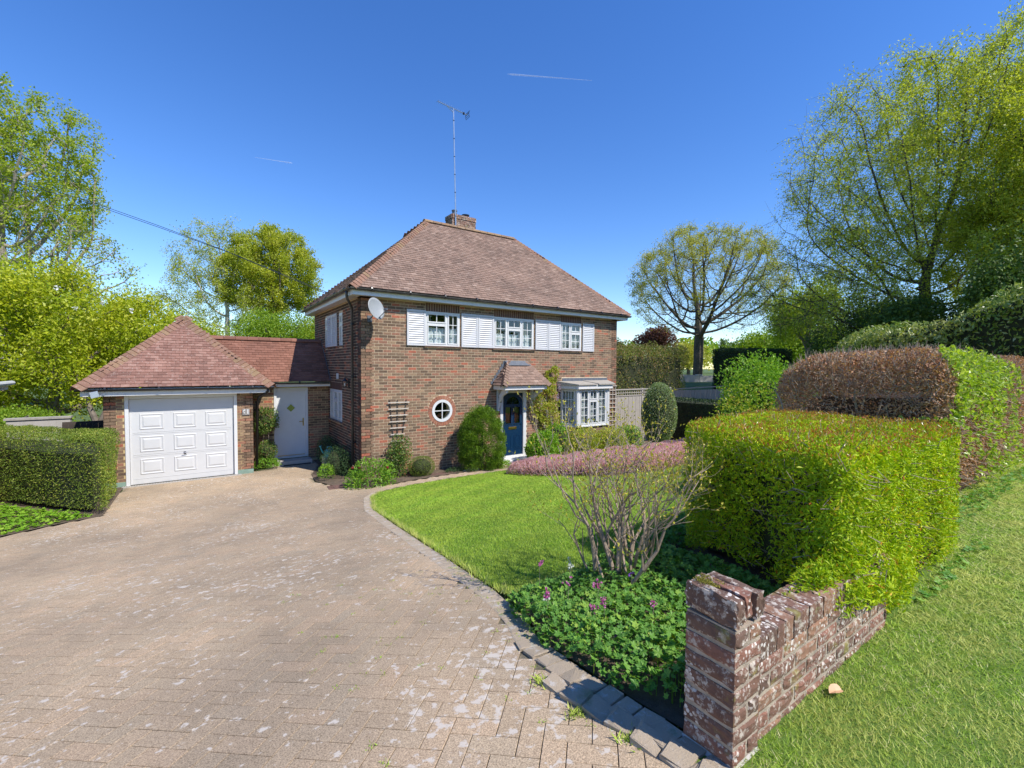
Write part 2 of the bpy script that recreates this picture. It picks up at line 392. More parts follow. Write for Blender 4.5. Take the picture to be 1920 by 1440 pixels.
def paver():
    mt, nt, bs, out = newmat('block_paving')
    c = ramp(nt, rnd(nt), [(0, (.345, .27, .19)), (.35, (.39, .302, .212)), (.65, (.37, .295, .21)), (.85, (.41, .308, .213)), (1, (.355, .288, .21))])
    big = ramp(nt, noise(nt, .55, 4, .6), [(.3, (.72, .73, .74)), (.62, (1.12, 1.09, 1.04))]); c = mixc(nt, 1.0, c, big, 'MULTIPLY')
    sp = ramp(nt, noise(nt, 160, 3, .8), [(.36, (.55, .5, .45)), (.5, (1, 1, 1)), (.64, (1.5, 1.45, 1.38))]); c = mixc(nt, 1.0, c, sp, 'MULTIPLY')
    # pale lichen blotches
    n1 = noise(nt, 17, 6, .62); n2 = noise(nt, .9, 3)
    ad = N(nt, 'ShaderNodeMath', operation='MULTIPLY_ADD', i_1=.35); L(nt, n2, ad.inputs[0]); L(nt, n1, ad.inputs[2])
    f = ramp(nt, ad.outputs[0], [(.768, (0, 0, 0)), (.825, (.85, .85, .85))])
    c = mixc(nt, f, c, (.56, .50, .43))
    f = ramp(nt, noise(nt, 3, 5, .75), [(.66, (0, 0, 0)), (.74, (.6, .6, .6))]); c = mixc(nt, f, c, (.22, .21, .08))
    L(nt, c, bs.inputs['Base Color']); bs.inputs['Roughness'].default_value = .9; bs.inputs['Specular IOR Level'].default_value = .2
    bump(nt, bs, noise(nt, 220, 3, .8), .6, .004); return mt
M['paver'] = paver()
def kerbm():
    mt, nt, bs, out = newmat('kerb_block'); c = ramp(nt, rnd(nt), [(0, (.37, .295, .21)), (.5, (.44, .35, .25)), (1, (.40, .32, .23))])
    f = ramp(nt, noise(nt, 12, 5, .75), [(.55, (0, 0, 0)), (.65, (.8, .8, .8))]); c = mixc(nt, f, c, (.55, .52, .48))
    f = ramp(nt, noise(nt, 6, 4), [(.6, (0, 0, 0)), (.7, (.7, .7, .7))]); c = mixc(nt, f, c, (.15, .17, .05))
    L(nt, c, bs.inputs['Base Color']); bs.inputs['Roughness'].default_value = .95; bump(nt, bs, noise(nt, 120, 4, .8), .9, .01); return mt
M['kerb'] = kerbm()
def soilm(name, a, b, s=6):
    mt, nt, bs, out = newmat(name); L(nt, ramp(nt, noise(nt, s, 6, .7), [(.35, a), (.65, b)]), bs.inputs['Base Color']); bs.inputs['Roughness'].default_value = 1
    bump(nt, bs, noise(nt, 40, 5, .8), 1, .03); return mt
M['soil'] = soilm('soil', (.09, .065, .042), (.19, .135, .09))
M['joint'] = soilm('joint_sand', (.31, .245, .17), (.15, .135, .07), 2)
M['field'] = soilm('field_grass', (.06, .10, .025), (.10, .15, .035), 1)
M['lawnbase'] = soilm('lawn_base', (.12, .22, .025), (.17, .28, .035), 5)
# ================================================================== brick walls
STR = {}
def brick_rects(length, z0, z1, holes=(), start=0, z_off=0):
    """stretcher bond; returns array (u0,u1,z0,z1)"""
    out = []; rows = int(round((z1-z0)/.075))
    for r in range(rows):
        a = z0 + r*.075 + .005; b = a + .065; zm = (a+b)/2
        if b > z1: continue
        cuts = []
        for h in holes:
            if h[0] == 'r':
                if h[3] < b-.012 and h[4] > a+.012: cuts.append((h[1], h[2]))
            else:
                _, cx, cz, R = h; dz = abs(zm-cz)
                if dz < R: q = math.sqrt(R*R-dz*dz); cuts.append((cx-q, cx+q))
        x = -.1125 if (r+start) % 2 else 0.0
        while x < length:
            a0, a1 = max(x+.005, 0), min(x+.220, length); x += .225
            if a1-a0 < .03: continue
            segs = [(a0, a1)]
            for c0, c1 in cuts:
                ns = []
                for s0, s1 in segs:
                    if c1 <= s0 or c0 >= s1: ns.append((s0, s1)); continue
                    if c0 > s0: ns.append((s0, c0-.006))
                    if c1 < s1: ns.append((c1+.006, s1))
                segs = ns
            for s0, s1 in segs:
                if s1-s0 > .03: out.append((s0, s1, a, b))
    return np.array(out)
def place_bricks(rects, O, U, Nn, wallobj, thing, mat, nparts, proud=.0035, depth=.02):
    O, U, Nn = A(*O), A(*U), A(*Nn); Z = A(0, 0, 1)
    R = np.array([U, Nn, Z])
    c = np.stack([(rects[:, 0]+rects[:, 1])/2, np.full(len(rects), (proud-depth)/2), (rects[:, 2]+rects[:, 3])/2], 1)
    c[:, 1] += rng.normal(size=len(c))*.0005
    h = np.stack([(rects[:, 1]-rects[:, 0])/2, np.full(len(rects), (proud+depth)/2), (rects[:, 3]-rects[:, 2])/2], 1)
    Wc = c @ R + O
    full = np.abs(h[:, 0]*2-.215) < 1e-4
    d = np.linalg.norm(Wc-CAM, axis=1); d[~full] = 1e9
    idx = np.argsort(d)[:nparts]; idx = idx[d[idx] < 1e8]
    if len(idx):
        key = ('s', tuple(U), tuple(Nn), mat.name)
        if key not in STR:
            v, f = boxes([(0, 0, 0)], [(.1075, (proud+depth)/2, .0325)], R[None]); STR[key] = mkmesh('brick', v, [f], mat)
        for i in idx: link('brick', STR[key], wallobj, Wc[i])
    rest = np.ones(len(c), bool); rest[idx] = False
    v, f = boxes(Wc[rest], h[rest], R[None])
    return v, f
def wall_body(mb, length, z0, z1, holes, th=.28):
    us = sorted({0, length, *[h for q in holes for h in (q[1], q[2])]}); zs = sorted({z0, z1, *[h for q in holes for h in (q[3], q[4])]})
    for i in range(len(us)-1):
        for j in range(len(zs)-1):
            um, zm = (us[i]+us[i+1])/2, (zs[j]+zs[j+1])/2
            if any(h[1] < um < h[2] and h[3] < zm < h[4] for h in holes): continue
            mb.box(us[i], us[i+1], -th, 0, zs[j], zs[j+1])
def soldiers(u0, u1, z0, z1, O, U, Nn, step=.075, proud=.003):
    n = int(round((u1-u0)/step)); s = (u1-u0)/n; R = np.array([A(*U), A(*Nn), A(0, 0, 1)])
    c = np.array([(u0+s*(i+.5), (proud-.02)/2, (z0+z1)/2) for i in range(n)])
    return boxes(c @ R + A(*O), (s/2-.005, (proud+.02)/2, (z1-z0)/2-.004), R[None])

# ================================================================== windows
def casement(thing, O, U, Nn, w, h, lights, curtain=None, blind=False, depth=.0, name='window', drapes=False):
    """lights: (x0,x1,[(z0,z1,cols,rows)]) in window-local metres. plane of frame front at n=depth"""
    mb = MB(O, U, Nn); fd = .06; n0, n1 = depth-fd, depth
    t = .045
    mb.box(0, t, n0, n1, 0, h); mb.box(w-t, w, n0, n1, 0, h); mb.box(t, w-t, n0, n1, 0, t); mb.box(t, w-t, n0, n1, h-t, h)
    for i in range(len(lights)-1):
        x = lights[i][1]; mb.box(x-.022, x+.022, n0+.001, n1-.002, t, h-t)
    for (x0, x1, segs) in lights:
        for k in range(len(segs)-1):
            z = segs[k][1]; mb.box(x0+.022, x1-.022, n0+.001, n1-.002, z-.022, z+.022)
    wf = mb.build(name, M['white'], thing, bevel=.004)
    sb = MB(O, U, Nn); gb = MB(O, U, Nn); s = .038
    for (x0, x1, segs) in lights:
        a0 = x0+(t if x0 == 0 else .022); a1 = x1-(t if abs(x1-w) < 1e-6 else .022)
        for (z0, z1, cols, rows) in segs:
            b0 = z0+(t if z0 == 0 else .022); b1 = z1-(t if abs(z1-h) < 1e-6 else .022); m1 = n1+.012
            g_ = .003
            for q in ((a0+g_, a0+s, b0+g_, b1-g_), (a1-s, a1-g_, b0+g_, b1-g_), (a0+s, a1-s, b0+g_, b0+s), (a0+s, a1-s, b1-s, b1-g_)):
                sb.box(q[0], q[1], n0+.01, m1, q[2], q[3])
            c0, c1, d0, d1 = a0+s, a1-s, b0+s, b1-s; bw = .009
            for i in range(1, cols):
                x = c0+(c1-c0)*i/cols; gb.box(x-bw, x+bw, n1-.022, n1-.002, d0, d1)
            for j in range(1, rows):
                z = d0+(d1-d0)*j/rows; gb.box(c0, c1, n1-.0215, n1-.0025, z-bw, z+bw)
            for i in range(cols):
                for j in range(rows):
                    p = MB(O, U, Nn); e = .001
                    p.box(c0+(c1-c0)*i/cols+e, c0+(c1-c0)*(i+1)/cols-e, n1-.018, n1-.012, d0+(d1-d0)*j/rows+e, d0+(d1-d0)*(j+1)/rows-e)
                    p.build('pane', M['glass'], wf)
    sb.build('sash', M['white'], wf, bevel=.003)
    if gb.V: gb.build('glazing_bars', M['white'], wf)
    if curtain:
        z0, z1 = curtain; nseg = int(w/.02); V = []; F = []
        for i in range(nseg+1):
            x = .05+(w-.1)*i/nseg; n = depth-.10+.018*math.sin(i*.9)+.008*math.sin(i*2.3)
            V += [(x, n, z0), (x, n, z1+.012*math.sin(i*1.6))]
        for i in range(nseg): F.append((2*i, 2*i+2, 2*i+3, 2*i+1))
        c = MB(O, U, Nn); c.add(V, F); c.build('net_curtain', M['curtain'], wf)
        c = MB(O, U, Nn); c.tube([(.05, depth-.1, z1), (w-.05, depth-.1, z1)], .006, 6); c.build('curtain_rail', M['white'], wf)
    if drapes:
        for (x0, x1) in ((.05, .05+w*.16), (w-.05-w*.16, w-.05)):
            V = []; F = []; k = 16
            for i in range(k+1):
                x = x0+(x1-x0)*i/k; n = depth-.16+.025*math.sin(i*1.7); V += [(x, n, .05), (x, n, h-.04)]
            for i in range(k): F.append((2*i, 2*i+2, 2*i+3, 2*i+1))
            c = MB(O, U, Nn); c.add(V, F); c.build('drape', M['drape'], wf)
    if blind:
        z = .06; 
        bl = MB(O, U, Nn)
        while z < h-.05:
            bl.add([(.05, depth-.075, z), (w-.05, depth-.075, z), (w-.05, depth-.105, z+.022), (.05, depth-.105, z+.022),
                    (.05, depth-.075, z-.002), (w-.05, depth-.075, z-.002), (w-.05, depth-.105, z+.02), (.05, depth-.105, z+.02)], [(0, 1, 2, 3), (7, 6, 5, 4), (0, 4, 5, 1)])
            z += .034
        bl.build('blind', M['blind'], wf)
    return wf
def shutter(thing, O, U, Nn, w, h, nl=14, name='shutter'):
    mb = MB(O, U, Nn); e = .055
    mb.box(0, e, .012, .045, 0, h); mb.box(w-e, w, .012, .045, 0, h); mb.box(e, w-e, .013, .043, 0, .06); mb.box(e, w-e, .013, .043, h-.06, h)
    s = mb.build(name, M['shutter'], thing, bevel=.004)
    bk = MB(O, U, Nn); bk.box(e-.005, w-e+.005, .009, .015, .055, h-.055); bk.build('backing', M['shutter'], s)
    n = nl; p = (h-.12)/n
    for i in range(n):
        z = .06+p*i
        lv = MB(O, U, Nn); x0, x1 = e, w-e
        lv.add([(x0, .016, z+p*.98), (x0, .024, z+p*1.02), (x0, .042, z+p*.22), (x0, .034, z+p*.18), (x1, .016, z+p*.98), (x1, .024, z+p*1.02), (x1, .042, z+p*.22), (x1, .034, z+p*.18)],
               [(0, 1, 2, 3), (4, 7, 6, 5), (0, 4, 5, 1), (1, 5, 6, 2), (2, 6, 7, 3), (3, 7, 4, 0)])
        lv.build('slat', M['shutter'], s)
    return s

# ================================================================== tiled roofs
TM = {}
def tile_slope(E0, U, up, poly, roofobj, thing, mat, nparts, tw=.165, gauge=.1, tl=.2, th=.013, name='roof_tile'):
    """E0 eave origin; U along eave; up = unit vector up the slope; poly in (u,v)"""
    E0, U, up = A(*E0), nrm(A(*U)), nrm(A(*up)); Nn = np.cross(U, up); Nn = Nn if Nn[2] > 0 else -Nn
    P = np.array(poly, float); vmax = P[:, 1].max(); rows = int(vmax/gauge); C = []
    for r in range(rows+1):
        v = r*gauge; off = tw/2*(r % 2)
        us = np.arange(P[:, 0].min()-tw+off, P[:, 0].max()+tw, tw)
        C.append(np.stack([us, np.full(len(us), v+gauge*.5), ], 1))
    C = np.concatenate(C); C = C[inpoly(C, P)]
    n = len(C); vc = C[:, 1]-gauge*.5-.015+tl/2
    tilt = math.atan2(th*1.6, gauge*1.0)*.9
    lift = th*1.0
    Wc = E0 + C[:, :1]*U + vc[:, None]*up + (lift + rng.normal(size=(n, 1))*.0012)*Nn
    ct, st = math.cos(tilt*.6), math.sin(tilt*.6)
    up2 = up*ct - Nn*st; N2 = Nn*ct + up*st
    # random small rotations
    a = rng.normal(size=n)*.012; b = rng.normal(size=n)*.018
    ca, sa = np.cos(a)[:, None], np.sin(a)[:, None]; cb, sb = np.cos(b)[:, None], np.sin(b)[:, None]
    U_ = U*ca + up2*sa; V_ = up2*ca - U*sa; N_ = N2*cb + U_*sb; U_ = nrm(np.cross(V_, N_))
    R = np.stack([U_, V_, N_], 1)
    H = np.array([tw/2-.0025, tl/2, th/2])
    d = np.linalg.norm(Wc-CAM, axis=1); idx = np.argsort(d)[:nparts]
    v, f = boxes([(0, 0, 0)], H[None], np.eye(3)[None])
    me = mkmesh(name, v, [f], mat)
    for i in idx:
        o = link(name, me, roofobj); mt = Matrix.Identity(4)
        for q in range(3):
            mt[q][0], mt[q][1], mt[q][2], mt[q][3] = U_[i][q], V_[i][q], N_[i][q], Wc[i][q]
        o.matrix_basis = mt
    rest = np.ones(n, bool); rest[idx] = False
    return boxes(Wc[rest], H, R[rest])
def hip_tiles(P0, P1, roofobj, mat, n1, n2, step=.14, w=.15, name='hip_tile', parts=True, lift=.03):
    """bent bonnet tiles from eave corner P0 to apex P1 ; n1,n2 = in-plane unit vectors pointing down each slope away from hip"""
    P0, P1 = A(*P0), A(*P1); L_ = np.linalg.norm(P1-P0); d = (P1-P0)/L_; n1, n2 = A(*n1), A(*n2)
    up = nrm(-(n1+n2)); up = up-d*(up@d); up = nrm(up)
    k = int(L_/step); Vs = []; prof = [(w, 0), (w*.55, .45), (0, .75)]
    base = []
    for (s, nn) in ((1, n1), (-1, n2)): pass
    pts = [n1*w, n1*w*.5+up*.028, up*.045, n2*w*.5+up*.028, n2*w]
    def tile():
        V = []; 
        for (t, lf) in ((-step*.62, .030), (step*.75, .004)):
            for p in pts: V.append(p + d*t + up*lf)
            for p in pts: V.append(p + d*t + up*(lf-.018))
        F = []
        for i in range(4):
            F += [(i, i+1, i+11, i+10), (i+5, i+15, i+16, i+6), (i, i+5, i+6, i+1), (i+10, i+11, i+16, i+15)]
        F += [(0, 10, 15, 5), (4, 9, 19, 14)]
        return np.array(V), F
    V, F = tile(); me = bpy.data.meshes.new(name); me.from_pydata([tuple(v) for v in V], [], F); me.materials.append(mat); me.update()
    for i in range(k+1):
        o = link(name, me, roofobj, P0 + d*(i*step+step*.3) + up*lift*.3)
def slabV(poly3, th):
    P = np.array(poly3, float); n = nrm(np.cross(P[1]-P[0], P[2]-P[0])); n = n if n[2] > 0 else -n
    k = len(P); V = np.concatenate([P, P-n*th]); return V, [tuple(range(k)), tuple(range(k, 2*k))[::-1]] + [(i, (i+1) % k, (i+1) % k + k, i+k) for i in range(k)]

# ================================================================== the house
Wd, D, HS = 9.22, 5.32, 4.60
house = empty('brick_house', (0, 0, 0), 'two storey detached brick house with hipped tile roof and white window shutters', 'house')
WIN = dict(w1=(1.73, 2.77), w2=(3.91, 5.41), w3=(6.52, 7.46)); WZ0, WZ1 = 3.44, 4.37
BAY = (6.50, 8.62, .93, 2.17)
fh = [('r', *WIN[k], WZ0, WZ1) for k in WIN] + [('r', 4.16, 5.14, 0, 2.17), ('r', *BAY)]
fh_brick = [('r', a-.0, b+.0, WZ0-.07, 4.60) for a, b in WIN.values()] + [('r', 4.16, 5.14, 0, 2.17), ('r', BAY[0], BAY[1], 0, BAY[3]), ('c', 2.226, 1.65, .425), ('r', 6.6, 8.72, 2.17, 2.50)]
wb = MB((0, 0, 0), (1, 0, 0), (0, -1, 0))
RC = (2.226, 1.65)
wall_body(wb, Wd, -.3, HS+.02, [tuple(h) for h in fh] + [('r', RC[0]-.32, RC[0]+.32, RC[1]-.32, RC[1]+.32)])
# square-to-circle infill round the porthole
k = 48; V = []; F = []
for i in range(k):
    t = 2*PI*i/k; c, s = math.cos(t), math.sin(t); q = .32/max(abs(c), abs(s))
    for (n) in (0, -.28): V += [(RC[0]+.28*c, n, RC[1]+.28*s), (RC[0]+q*c, n, RC[1]+q*s)]
for i in range(k):
    j = (i+1) % k; F += [(4*i, 4*i+1, 4*j+1, 4*j), (4*i, 4*j, 4*j+2, 4*i+2)]
wb.add(V, F)
wall = wb.build('wall', M['mortar'], house); wall.name = 'wall'
v1 = place_bricks(brick_rects(Wd, 0, HS, fh_brick, 0), (0, 0, 0), (1, 0, 0), (0, -1, 0), wall, house, M['brick'], 220)
# side wall : U = +y, N = -x
sideh = [('r', 1.72, 2.08, 3.45, 4.37), ('r', 3.42, 3.76, 3.45, 4.37), ('r', 1.80, 3.21, 1.28, 2.18)]
sb_ = MB((0, 0, 0), (0, 1, 0), (-1, 0, 0)); wall_body(sb_, D, -.3, HS+.02, sideh)
sw = sb_.build('wall', M['mortar'], house)
sh_b = [('r', 1.72, 2.08, 3.38, 4.37), ('r', 3.42, 3.76, 3.38, 4.37), ('r', 1.80, 3.21, 1.21, 2.40)]
v2 = place_bricks(brick_rects(D, 0, HS, sh_b, 1), (0, 0, 0), (0, 1, 0), (-1, 0, 0), sw, house, M['brick_dark'], 80)  # shade of this wall is put into the darker brick colour
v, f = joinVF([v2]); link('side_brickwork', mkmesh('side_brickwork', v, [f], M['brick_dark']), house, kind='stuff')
# right and back walls
rb = MB((Wd, 0, 0), (0, 1, 0), (1, 0, 0)); rb.box(0, D, -.28, 0, -.3, HS+.02); rwall = rb.build('wall', M['mortar'], house)
v3 = place_bricks(brick_rects(D, 0, HS, [], 1), (Wd, 0, 0), (0, 1, 0), (1, 0, 0), rwall, house, M['brick'], 0)
rb = MB((0, D, 0), (1, 0, 0), (0, 1, 0)); rb.box(.29, Wd-.29, -.28, 0, -.3, HS+.02); rb.build('wall', M['mortar'], house)
v, f = joinVF([v1, v3]); link('brickwork', mkmesh('brickwork', v, [f], M['brick']), house, kind='stuff')
# dark rooms behind the glass
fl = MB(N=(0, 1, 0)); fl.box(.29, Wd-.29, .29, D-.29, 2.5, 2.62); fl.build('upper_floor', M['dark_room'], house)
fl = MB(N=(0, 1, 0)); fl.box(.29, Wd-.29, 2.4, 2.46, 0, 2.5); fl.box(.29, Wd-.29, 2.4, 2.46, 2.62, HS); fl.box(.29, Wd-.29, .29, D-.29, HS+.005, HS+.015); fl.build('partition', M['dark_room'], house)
# soldier courses
S = []
for a, b in WIN.values(): S.append(soldiers(a, b, WZ1, 4.595, (0, 0, 0), (1, 0, 0), (0, -1, 0), .077))
S.append(soldiers(1.80, 3.21, 2.18, 2.40, (0, 0, 0), (0, 1, 0), (-1, 0, 0)))
v, f = joinVF(S)
mesh_s = {}
for (vv, ff) in S:
    for i in range(len(vv)//8):
        blk = vv[i*8:i*8+8]; c = blk.mean(0); key = tuple(np.round((blk-c).ravel(), 3))
        if key not in mesh_s: mesh_s[key] = mkmesh('soldier_brick', blk-c, [BOXF], M['soldier'])
        link('brick', mesh_s[key], wall, c)
# porthole ring bricks
for i in range(34):
    t = 2*PI*(i+.5)/34; c, s = math.cos(t), math.sin(t); U = A(c, 0, s); T = A(-s, 0, c)
    r0, r1 = .312, .422; w0, w1 = .5*2*PI*r0/34-.004, .5*2*PI*r1/34-.0055
    V = []
    for n in (.010, -.02):
        for (r, ww) in ((r0, w0), (r1, w1)):
            for sg in (-1, 1): V.append(U*r + T*ww*sg + A(0, -n, 0))
    me = mkmesh('ring_brick', V, [np.array([(0, 1, 3, 2), (4, 6, 7, 5), (0, 2, 6, 4), (1, 5, 7, 3), (2, 3, 7, 6), (0, 4, 5, 1)])], M['redbrick'])
    link('brick', me, wall, (RC[0], 0, RC[1]))
# porthole window
pw = MB((RC[0], 0, RC[1])); 
def ringprof(mb, r0, r1, n0, n1, k=48):
    mb.lathe([(r0, -n0), (r0, -n1), (r1, -n1), (r1, -n0), (r0, -n0)], (0, 0, 0), k, 'y')
mb = MB((RC[0], 0, RC[1]), (1, 0, 0), (0, 1, 0)); ringprof(mb, .235, .309, -.06, .02)
pwin = mb.build('porthole_window', M['white'], house, smooth=False)
mb = MB((RC[0], 0, RC[1]), (1, 0, 0), (0, 1, 0)); mb.box(-.011, .011, -.012, .008, -.236, .236); mb.box(-.236, -.011, -.011, .007, -.011, .011); mb.box(.011, .236, -.011, .007, -.011, .011); mb.build('glazing_bars', M['white'], pwin)
for q in range(4):
    P = [(0, 0)] + [(.237*math.cos(q*PI/2+PI/2*i/8), .237*math.sin(q*PI/2+PI/2*i/8)) for i in range(9)]
    mb = MB((RC[0], .012, RC[1]), (1, 0, 0), (0, 1, 0)); mb.prism(P, 0, .005); mb.build('pane', M['glass'], pwin)
# upper windows
casement(house, (1.73, 0, WZ0), (1, 0, 0), (0, -1, 0), 1.04, .93, [(0, .64, [(0, .60, 2, 2), (.60, .93, 2, 1)]), (.64, 1.04, [(0, .93, 2, 3)])], curtain=(.05, .50), drapes=True)
casement(house, (3.91, 0, WZ0), (1, 0, 0), (0, -1, 0), 1.50, .93, [(0, .48, [(0, .93, 2, 3)]), (.48, 1.02, [(0, .60, 2, 2), (.60, .93, 2, 1)]), (1.02, 1.5, [(0, .93, 2, 3)])], curtain=(.05, .44), drapes=True)
casement(house, (6.52, 0, WZ0), (1, 0, 0), (0, -1, 0), .94, .93, [(0, .44, [(0, .93, 2, 3)]), (.44, .94, [(0, .60, 2, 2), (.60, .93, 2, 1)])], blind=True)
for x0, x1 in ((1.19, 1.72), (2.81, 3.345), (3.355, 3.90), (5.46, 5.985), (5.995, 6.51), (7.50, 8.04)):
    shutter(house, (x0, 0, WZ0-.01), (1, 0, 0), (0, -1, 0), x1-x0, .955)
def tile_sill(thing, x0, x1, z, O, U, Nn, n=.07):
    k = int((x1-x0)/.165); s = (x1-x0)/k
    b = MB(O, U, Nn); b.box(x0, x1, -.05, n-.015, z-.045, z-.018); r = b.build('window_sill', M['tile'], thing)
    me = None
    for i in range(k):
        b = MB(O, U, Nn); b.box(x0+s*i+.003, x0+s*(i+1)-.003, -.05, n+rng.normal()*.003, z-.017, z-.002); b.build('tile', M['tile'], r)
for a, b in WIN.values(): tile_sill(house, a-.05, b+.05, WZ0, (0, 0, 0), (1, 0, 0), (0, -1, 0))
# side windows and shutters
SU, SN = (0, 1, 0), (-1, 0, 0)
casement(house, (0, 1.72, 3.45), SU, SN, .36, .92, [(0, .36, [(0, .60, 2, 2), (.60, .92, 2, 1)])])
casement(house, (0, 3.42, 3.45), SU, SN, .34, .92, [(0, .34, [(0, .60, 2, 2), (.60, .92, 2, 1)])])
shutter(house, (0, 2.24, 3.45), SU, SN, .57, .94); shutter(house, (0, 2.815, 3.45), SU, SN, .57, .94)
casement(house, (0, 1.80, 1.28), SU, SN, 1.41, .90, [(0, .46, [(0, .90, 2, 3)]), (.46, .95, [(0, .58, 2, 2), (.58, .90, 2, 1)]), (.95, 1.41, [(0, .90, 2, 3)])])
tile_sill(house, 1.75, 3.26, 1.28, (0, 0, 0), SU, SN); tile_sill(house, 1.67, 2.13, 3.45, (0, 0, 0), SU, SN, .05); tile_sill(house, 3.38, 3.80, 3.45, (0, 0, 0), SU, SN, .05)

# roof
OV = .30; x0, x1, y0, y1 = -OV, Wd+OV, -OV, D+OV; ZE = 4.78; ym = D/2; RZ = 7.66
RL, RR = A(2.95, ym, RZ), A(6.40, ym, RZ)
c00, c10, c01, c11 = A(x0, y0, ZE), A(x1, y0, ZE), A(x0, y1, ZE), A(x1, y1, ZE)
mb = MB(O=(0, 0, 0), U=(1, 0, 0), N=(0, 1, 0))
mb.add([c00, c10, c11, c01, RL, RR], [(0, 1, 5, 4), (1, 2, 5), (2, 3, 4, 5), (3, 0, 4), (3, 2, 1, 0)])
roof = mb.build('roof', M['underlay'], house)
T = []
def slope(Pa, Pb, top, nparts, mat, ro, **kw):
    """Pa->Pb eave ; top list of points from b side to a side"""
    Pa, Pb = A(*Pa), A(*Pb); U = nrm(Pb-Pa); q = A(*top[0])-Pa; up = nrm(q-U*(q@U))
    poly = [(0, -.05), (np.linalg.norm(Pb-Pa), -.05)] + [((A(*t)-Pa)@U, (A(*t)-Pa)@up) for t in top]
    return tile_slope(Pa, U, up, poly, ro, house, mat, nparts, **kw)
vf = slope(c00, c10, [RR, RL], 250, M['tile'], roof); T.append(vf)
T.append(slope(c01, c00, [RL], 50, M['tile'], roof)); T.append(slope(c10, c11, [RR], 0, M['tile'], roof)); 
v, f = joinVF(T); link('roof_tiling', mkmesh('roof_tiling', v, [f], M['tile']), house, kind='stuff')
v, f = slope(c11, c01, [RL, RR], 0, M['tile'], roof); link('rear_roof_tiling', mkmesh('rear_roof_tiling', v, [f], M['tile']), house, kind='stuff')
def hipvec(corner, apex, inward):   # unit in-plane vector perpendicular to hip, downwards toward `inward` eave direction
    d = nrm(A(*apex)-A(*corner)); e = nrm(A(*inward)); n = e - d*(e@d); return nrm(n)
hip_tiles(c00, RL, roof, M['bonnet'], hipvec(c00, RL, (1, 0, 0)), hipvec(c00, RL, (0, 1, 0)), .13)
hip_tiles(c10, RR, roof, M['bonnet'], hipvec(c10, RR, (-1, 0, 0)), hipvec(c10, RR, (0, 1, 0)), .13)
for i in range(12):
    a = RL[0]-.1+.3*i; mb = MB(); b = min(a+.29, RR[0]+.1)
    k = 7; V = [(xx, ym+.13*math.cos(PI*j/(k-1)), RZ-.03+.10*math.sin(PI*j/(k-1))) for xx in (a, b) for j in range(k)]
    mb.V = []; mb = MB(N=(0, 1, 0)); mb.add(V, [(j, j+1, j+1+k, j+k) for j in range(k-1)] + [tuple(range(k)), tuple(range(k, 2*k))[::-1], (0, k, 2*k-1, k-1)])
    mb.build('ridge_tile', M['ridge'], roof)
# fascia, soffit, gutters
def fascia_run(thing, pts, ztop, h=.165, inset=.02, soff=.3, cap_mat='white_paint'):
    pass
mb = MB(N=(0, 1, 0)); fz0, fz1 = 4.595, 4.765; e = OV-.05
mb.box(-e, Wd+e, -e-.02, -e, fz0, fz1); mb.box(-e-.02, -e, -e-.02, D+e, fz0, fz1); mb.box(Wd+e, Wd+e+.02, -e-.02, D+e, fz0, fz1); mb.box(-e, Wd+e, D+e, D+e+.02, fz0, fz1)
mb.build('fascia', M['white_paint'], house)
mb = MB(N=(0, 1, 0)); mb.box(-e, Wd+e, -e, -.012, 4.612, 4.622); mb.box(-e, -.012, -.012, D+.012, 4.612, 4.622); mb.box(Wd+.012, Wd+e, -.012, D+.012, 4.612, 4.622); mb.box(-e, Wd+e, D+.012, D+e, 4.612, 4.622)
mb.build('soffit', M['white_paint'], house)
def gutter(thing, pts, r=.055, mat='gutter', nm='gutter'):
    mb = MB(N=(0, 1, 0)); P = [A(*p) for p in pts]; k = 8
    for a, b in zip(P[:-1], P[1:]):
        d = nrm(b-a); s = nrm(np.cross(d, A(0, 0, 1)))
        V = []
        for p in (a-d*.02, b+d*.02):
            for (rr) in (r, r-.006):
                for j in range(k): t = PI+PI*j/(k-1); V.append(p + s*rr*math.cos(t) + A(0, 0, 1)*rr*math.sin(t))
        F = [(j, j+1, 2*k+j+1, 2*k+j) for j in range(k-1)] + [(k+j, 3*k+j, 3*k+j+1, k+j+1) for j in range(k-1)] + [(0, k, 3*k, 2*k), (k-1, 3*k-1, 4*k-1, 2*k-1)]
        F += [(j, j+k, j+k+1, j+1) for j in range(k-1)] + [(2*k+j, 2*k+j+1, 3*k+j+1, 3*k+j) for j in range(k-1)]
        mb.add(V, F)
    gt = mb.build(nm, M[mat], thing)
    bm_ = MB(N=(0, 1, 0))
    for a, b in zip(P[:-1], P[1:]):
        L_ = np.linalg.norm(b-a); n = max(1, int(L_/.9)); d = nrm(b-a)
        for i in range(n):
            c = a+d*(L_*(i+.5)/n); bm_.tube([c-d*.02, c+d*.02], r+.006, 10)
    bm_.build('gutter_bracket', M['black'], gt)
    return gt
ge = e+.02+.06
gutter(house, [(-ge, D+e, 4.745), (-ge, -ge, 4.755), (Wd+ge, -ge, 4.745), (Wd+ge, D+e, 4.735)])
mb = MB(N=(0, 1, 0)); mb.tube([(-ge, .03, 4.72), (-ge, .03, 4.60), (-ge+.03, .08, 4.52), (-.10, .42, 4.36), (-.075, .5, 4.28), (-.075, .5, .04)], .034, 10)
dp = mb.build('downpipe', M['gutter'], house, smooth=True)
for z in (.9, 2.6, 3.95): 
    mb = MB(N=(0, 1, 0)); mb.lathe([(.034, z-.03), (.042, z-.03), (.042, z+.03), (.034, z+.03)], (-.075, .5, 0), 10); mb.box(-.06, .0, .43, .57, z-.012, z+.012); mb.build('pipe_bracket', M['black'], dp)
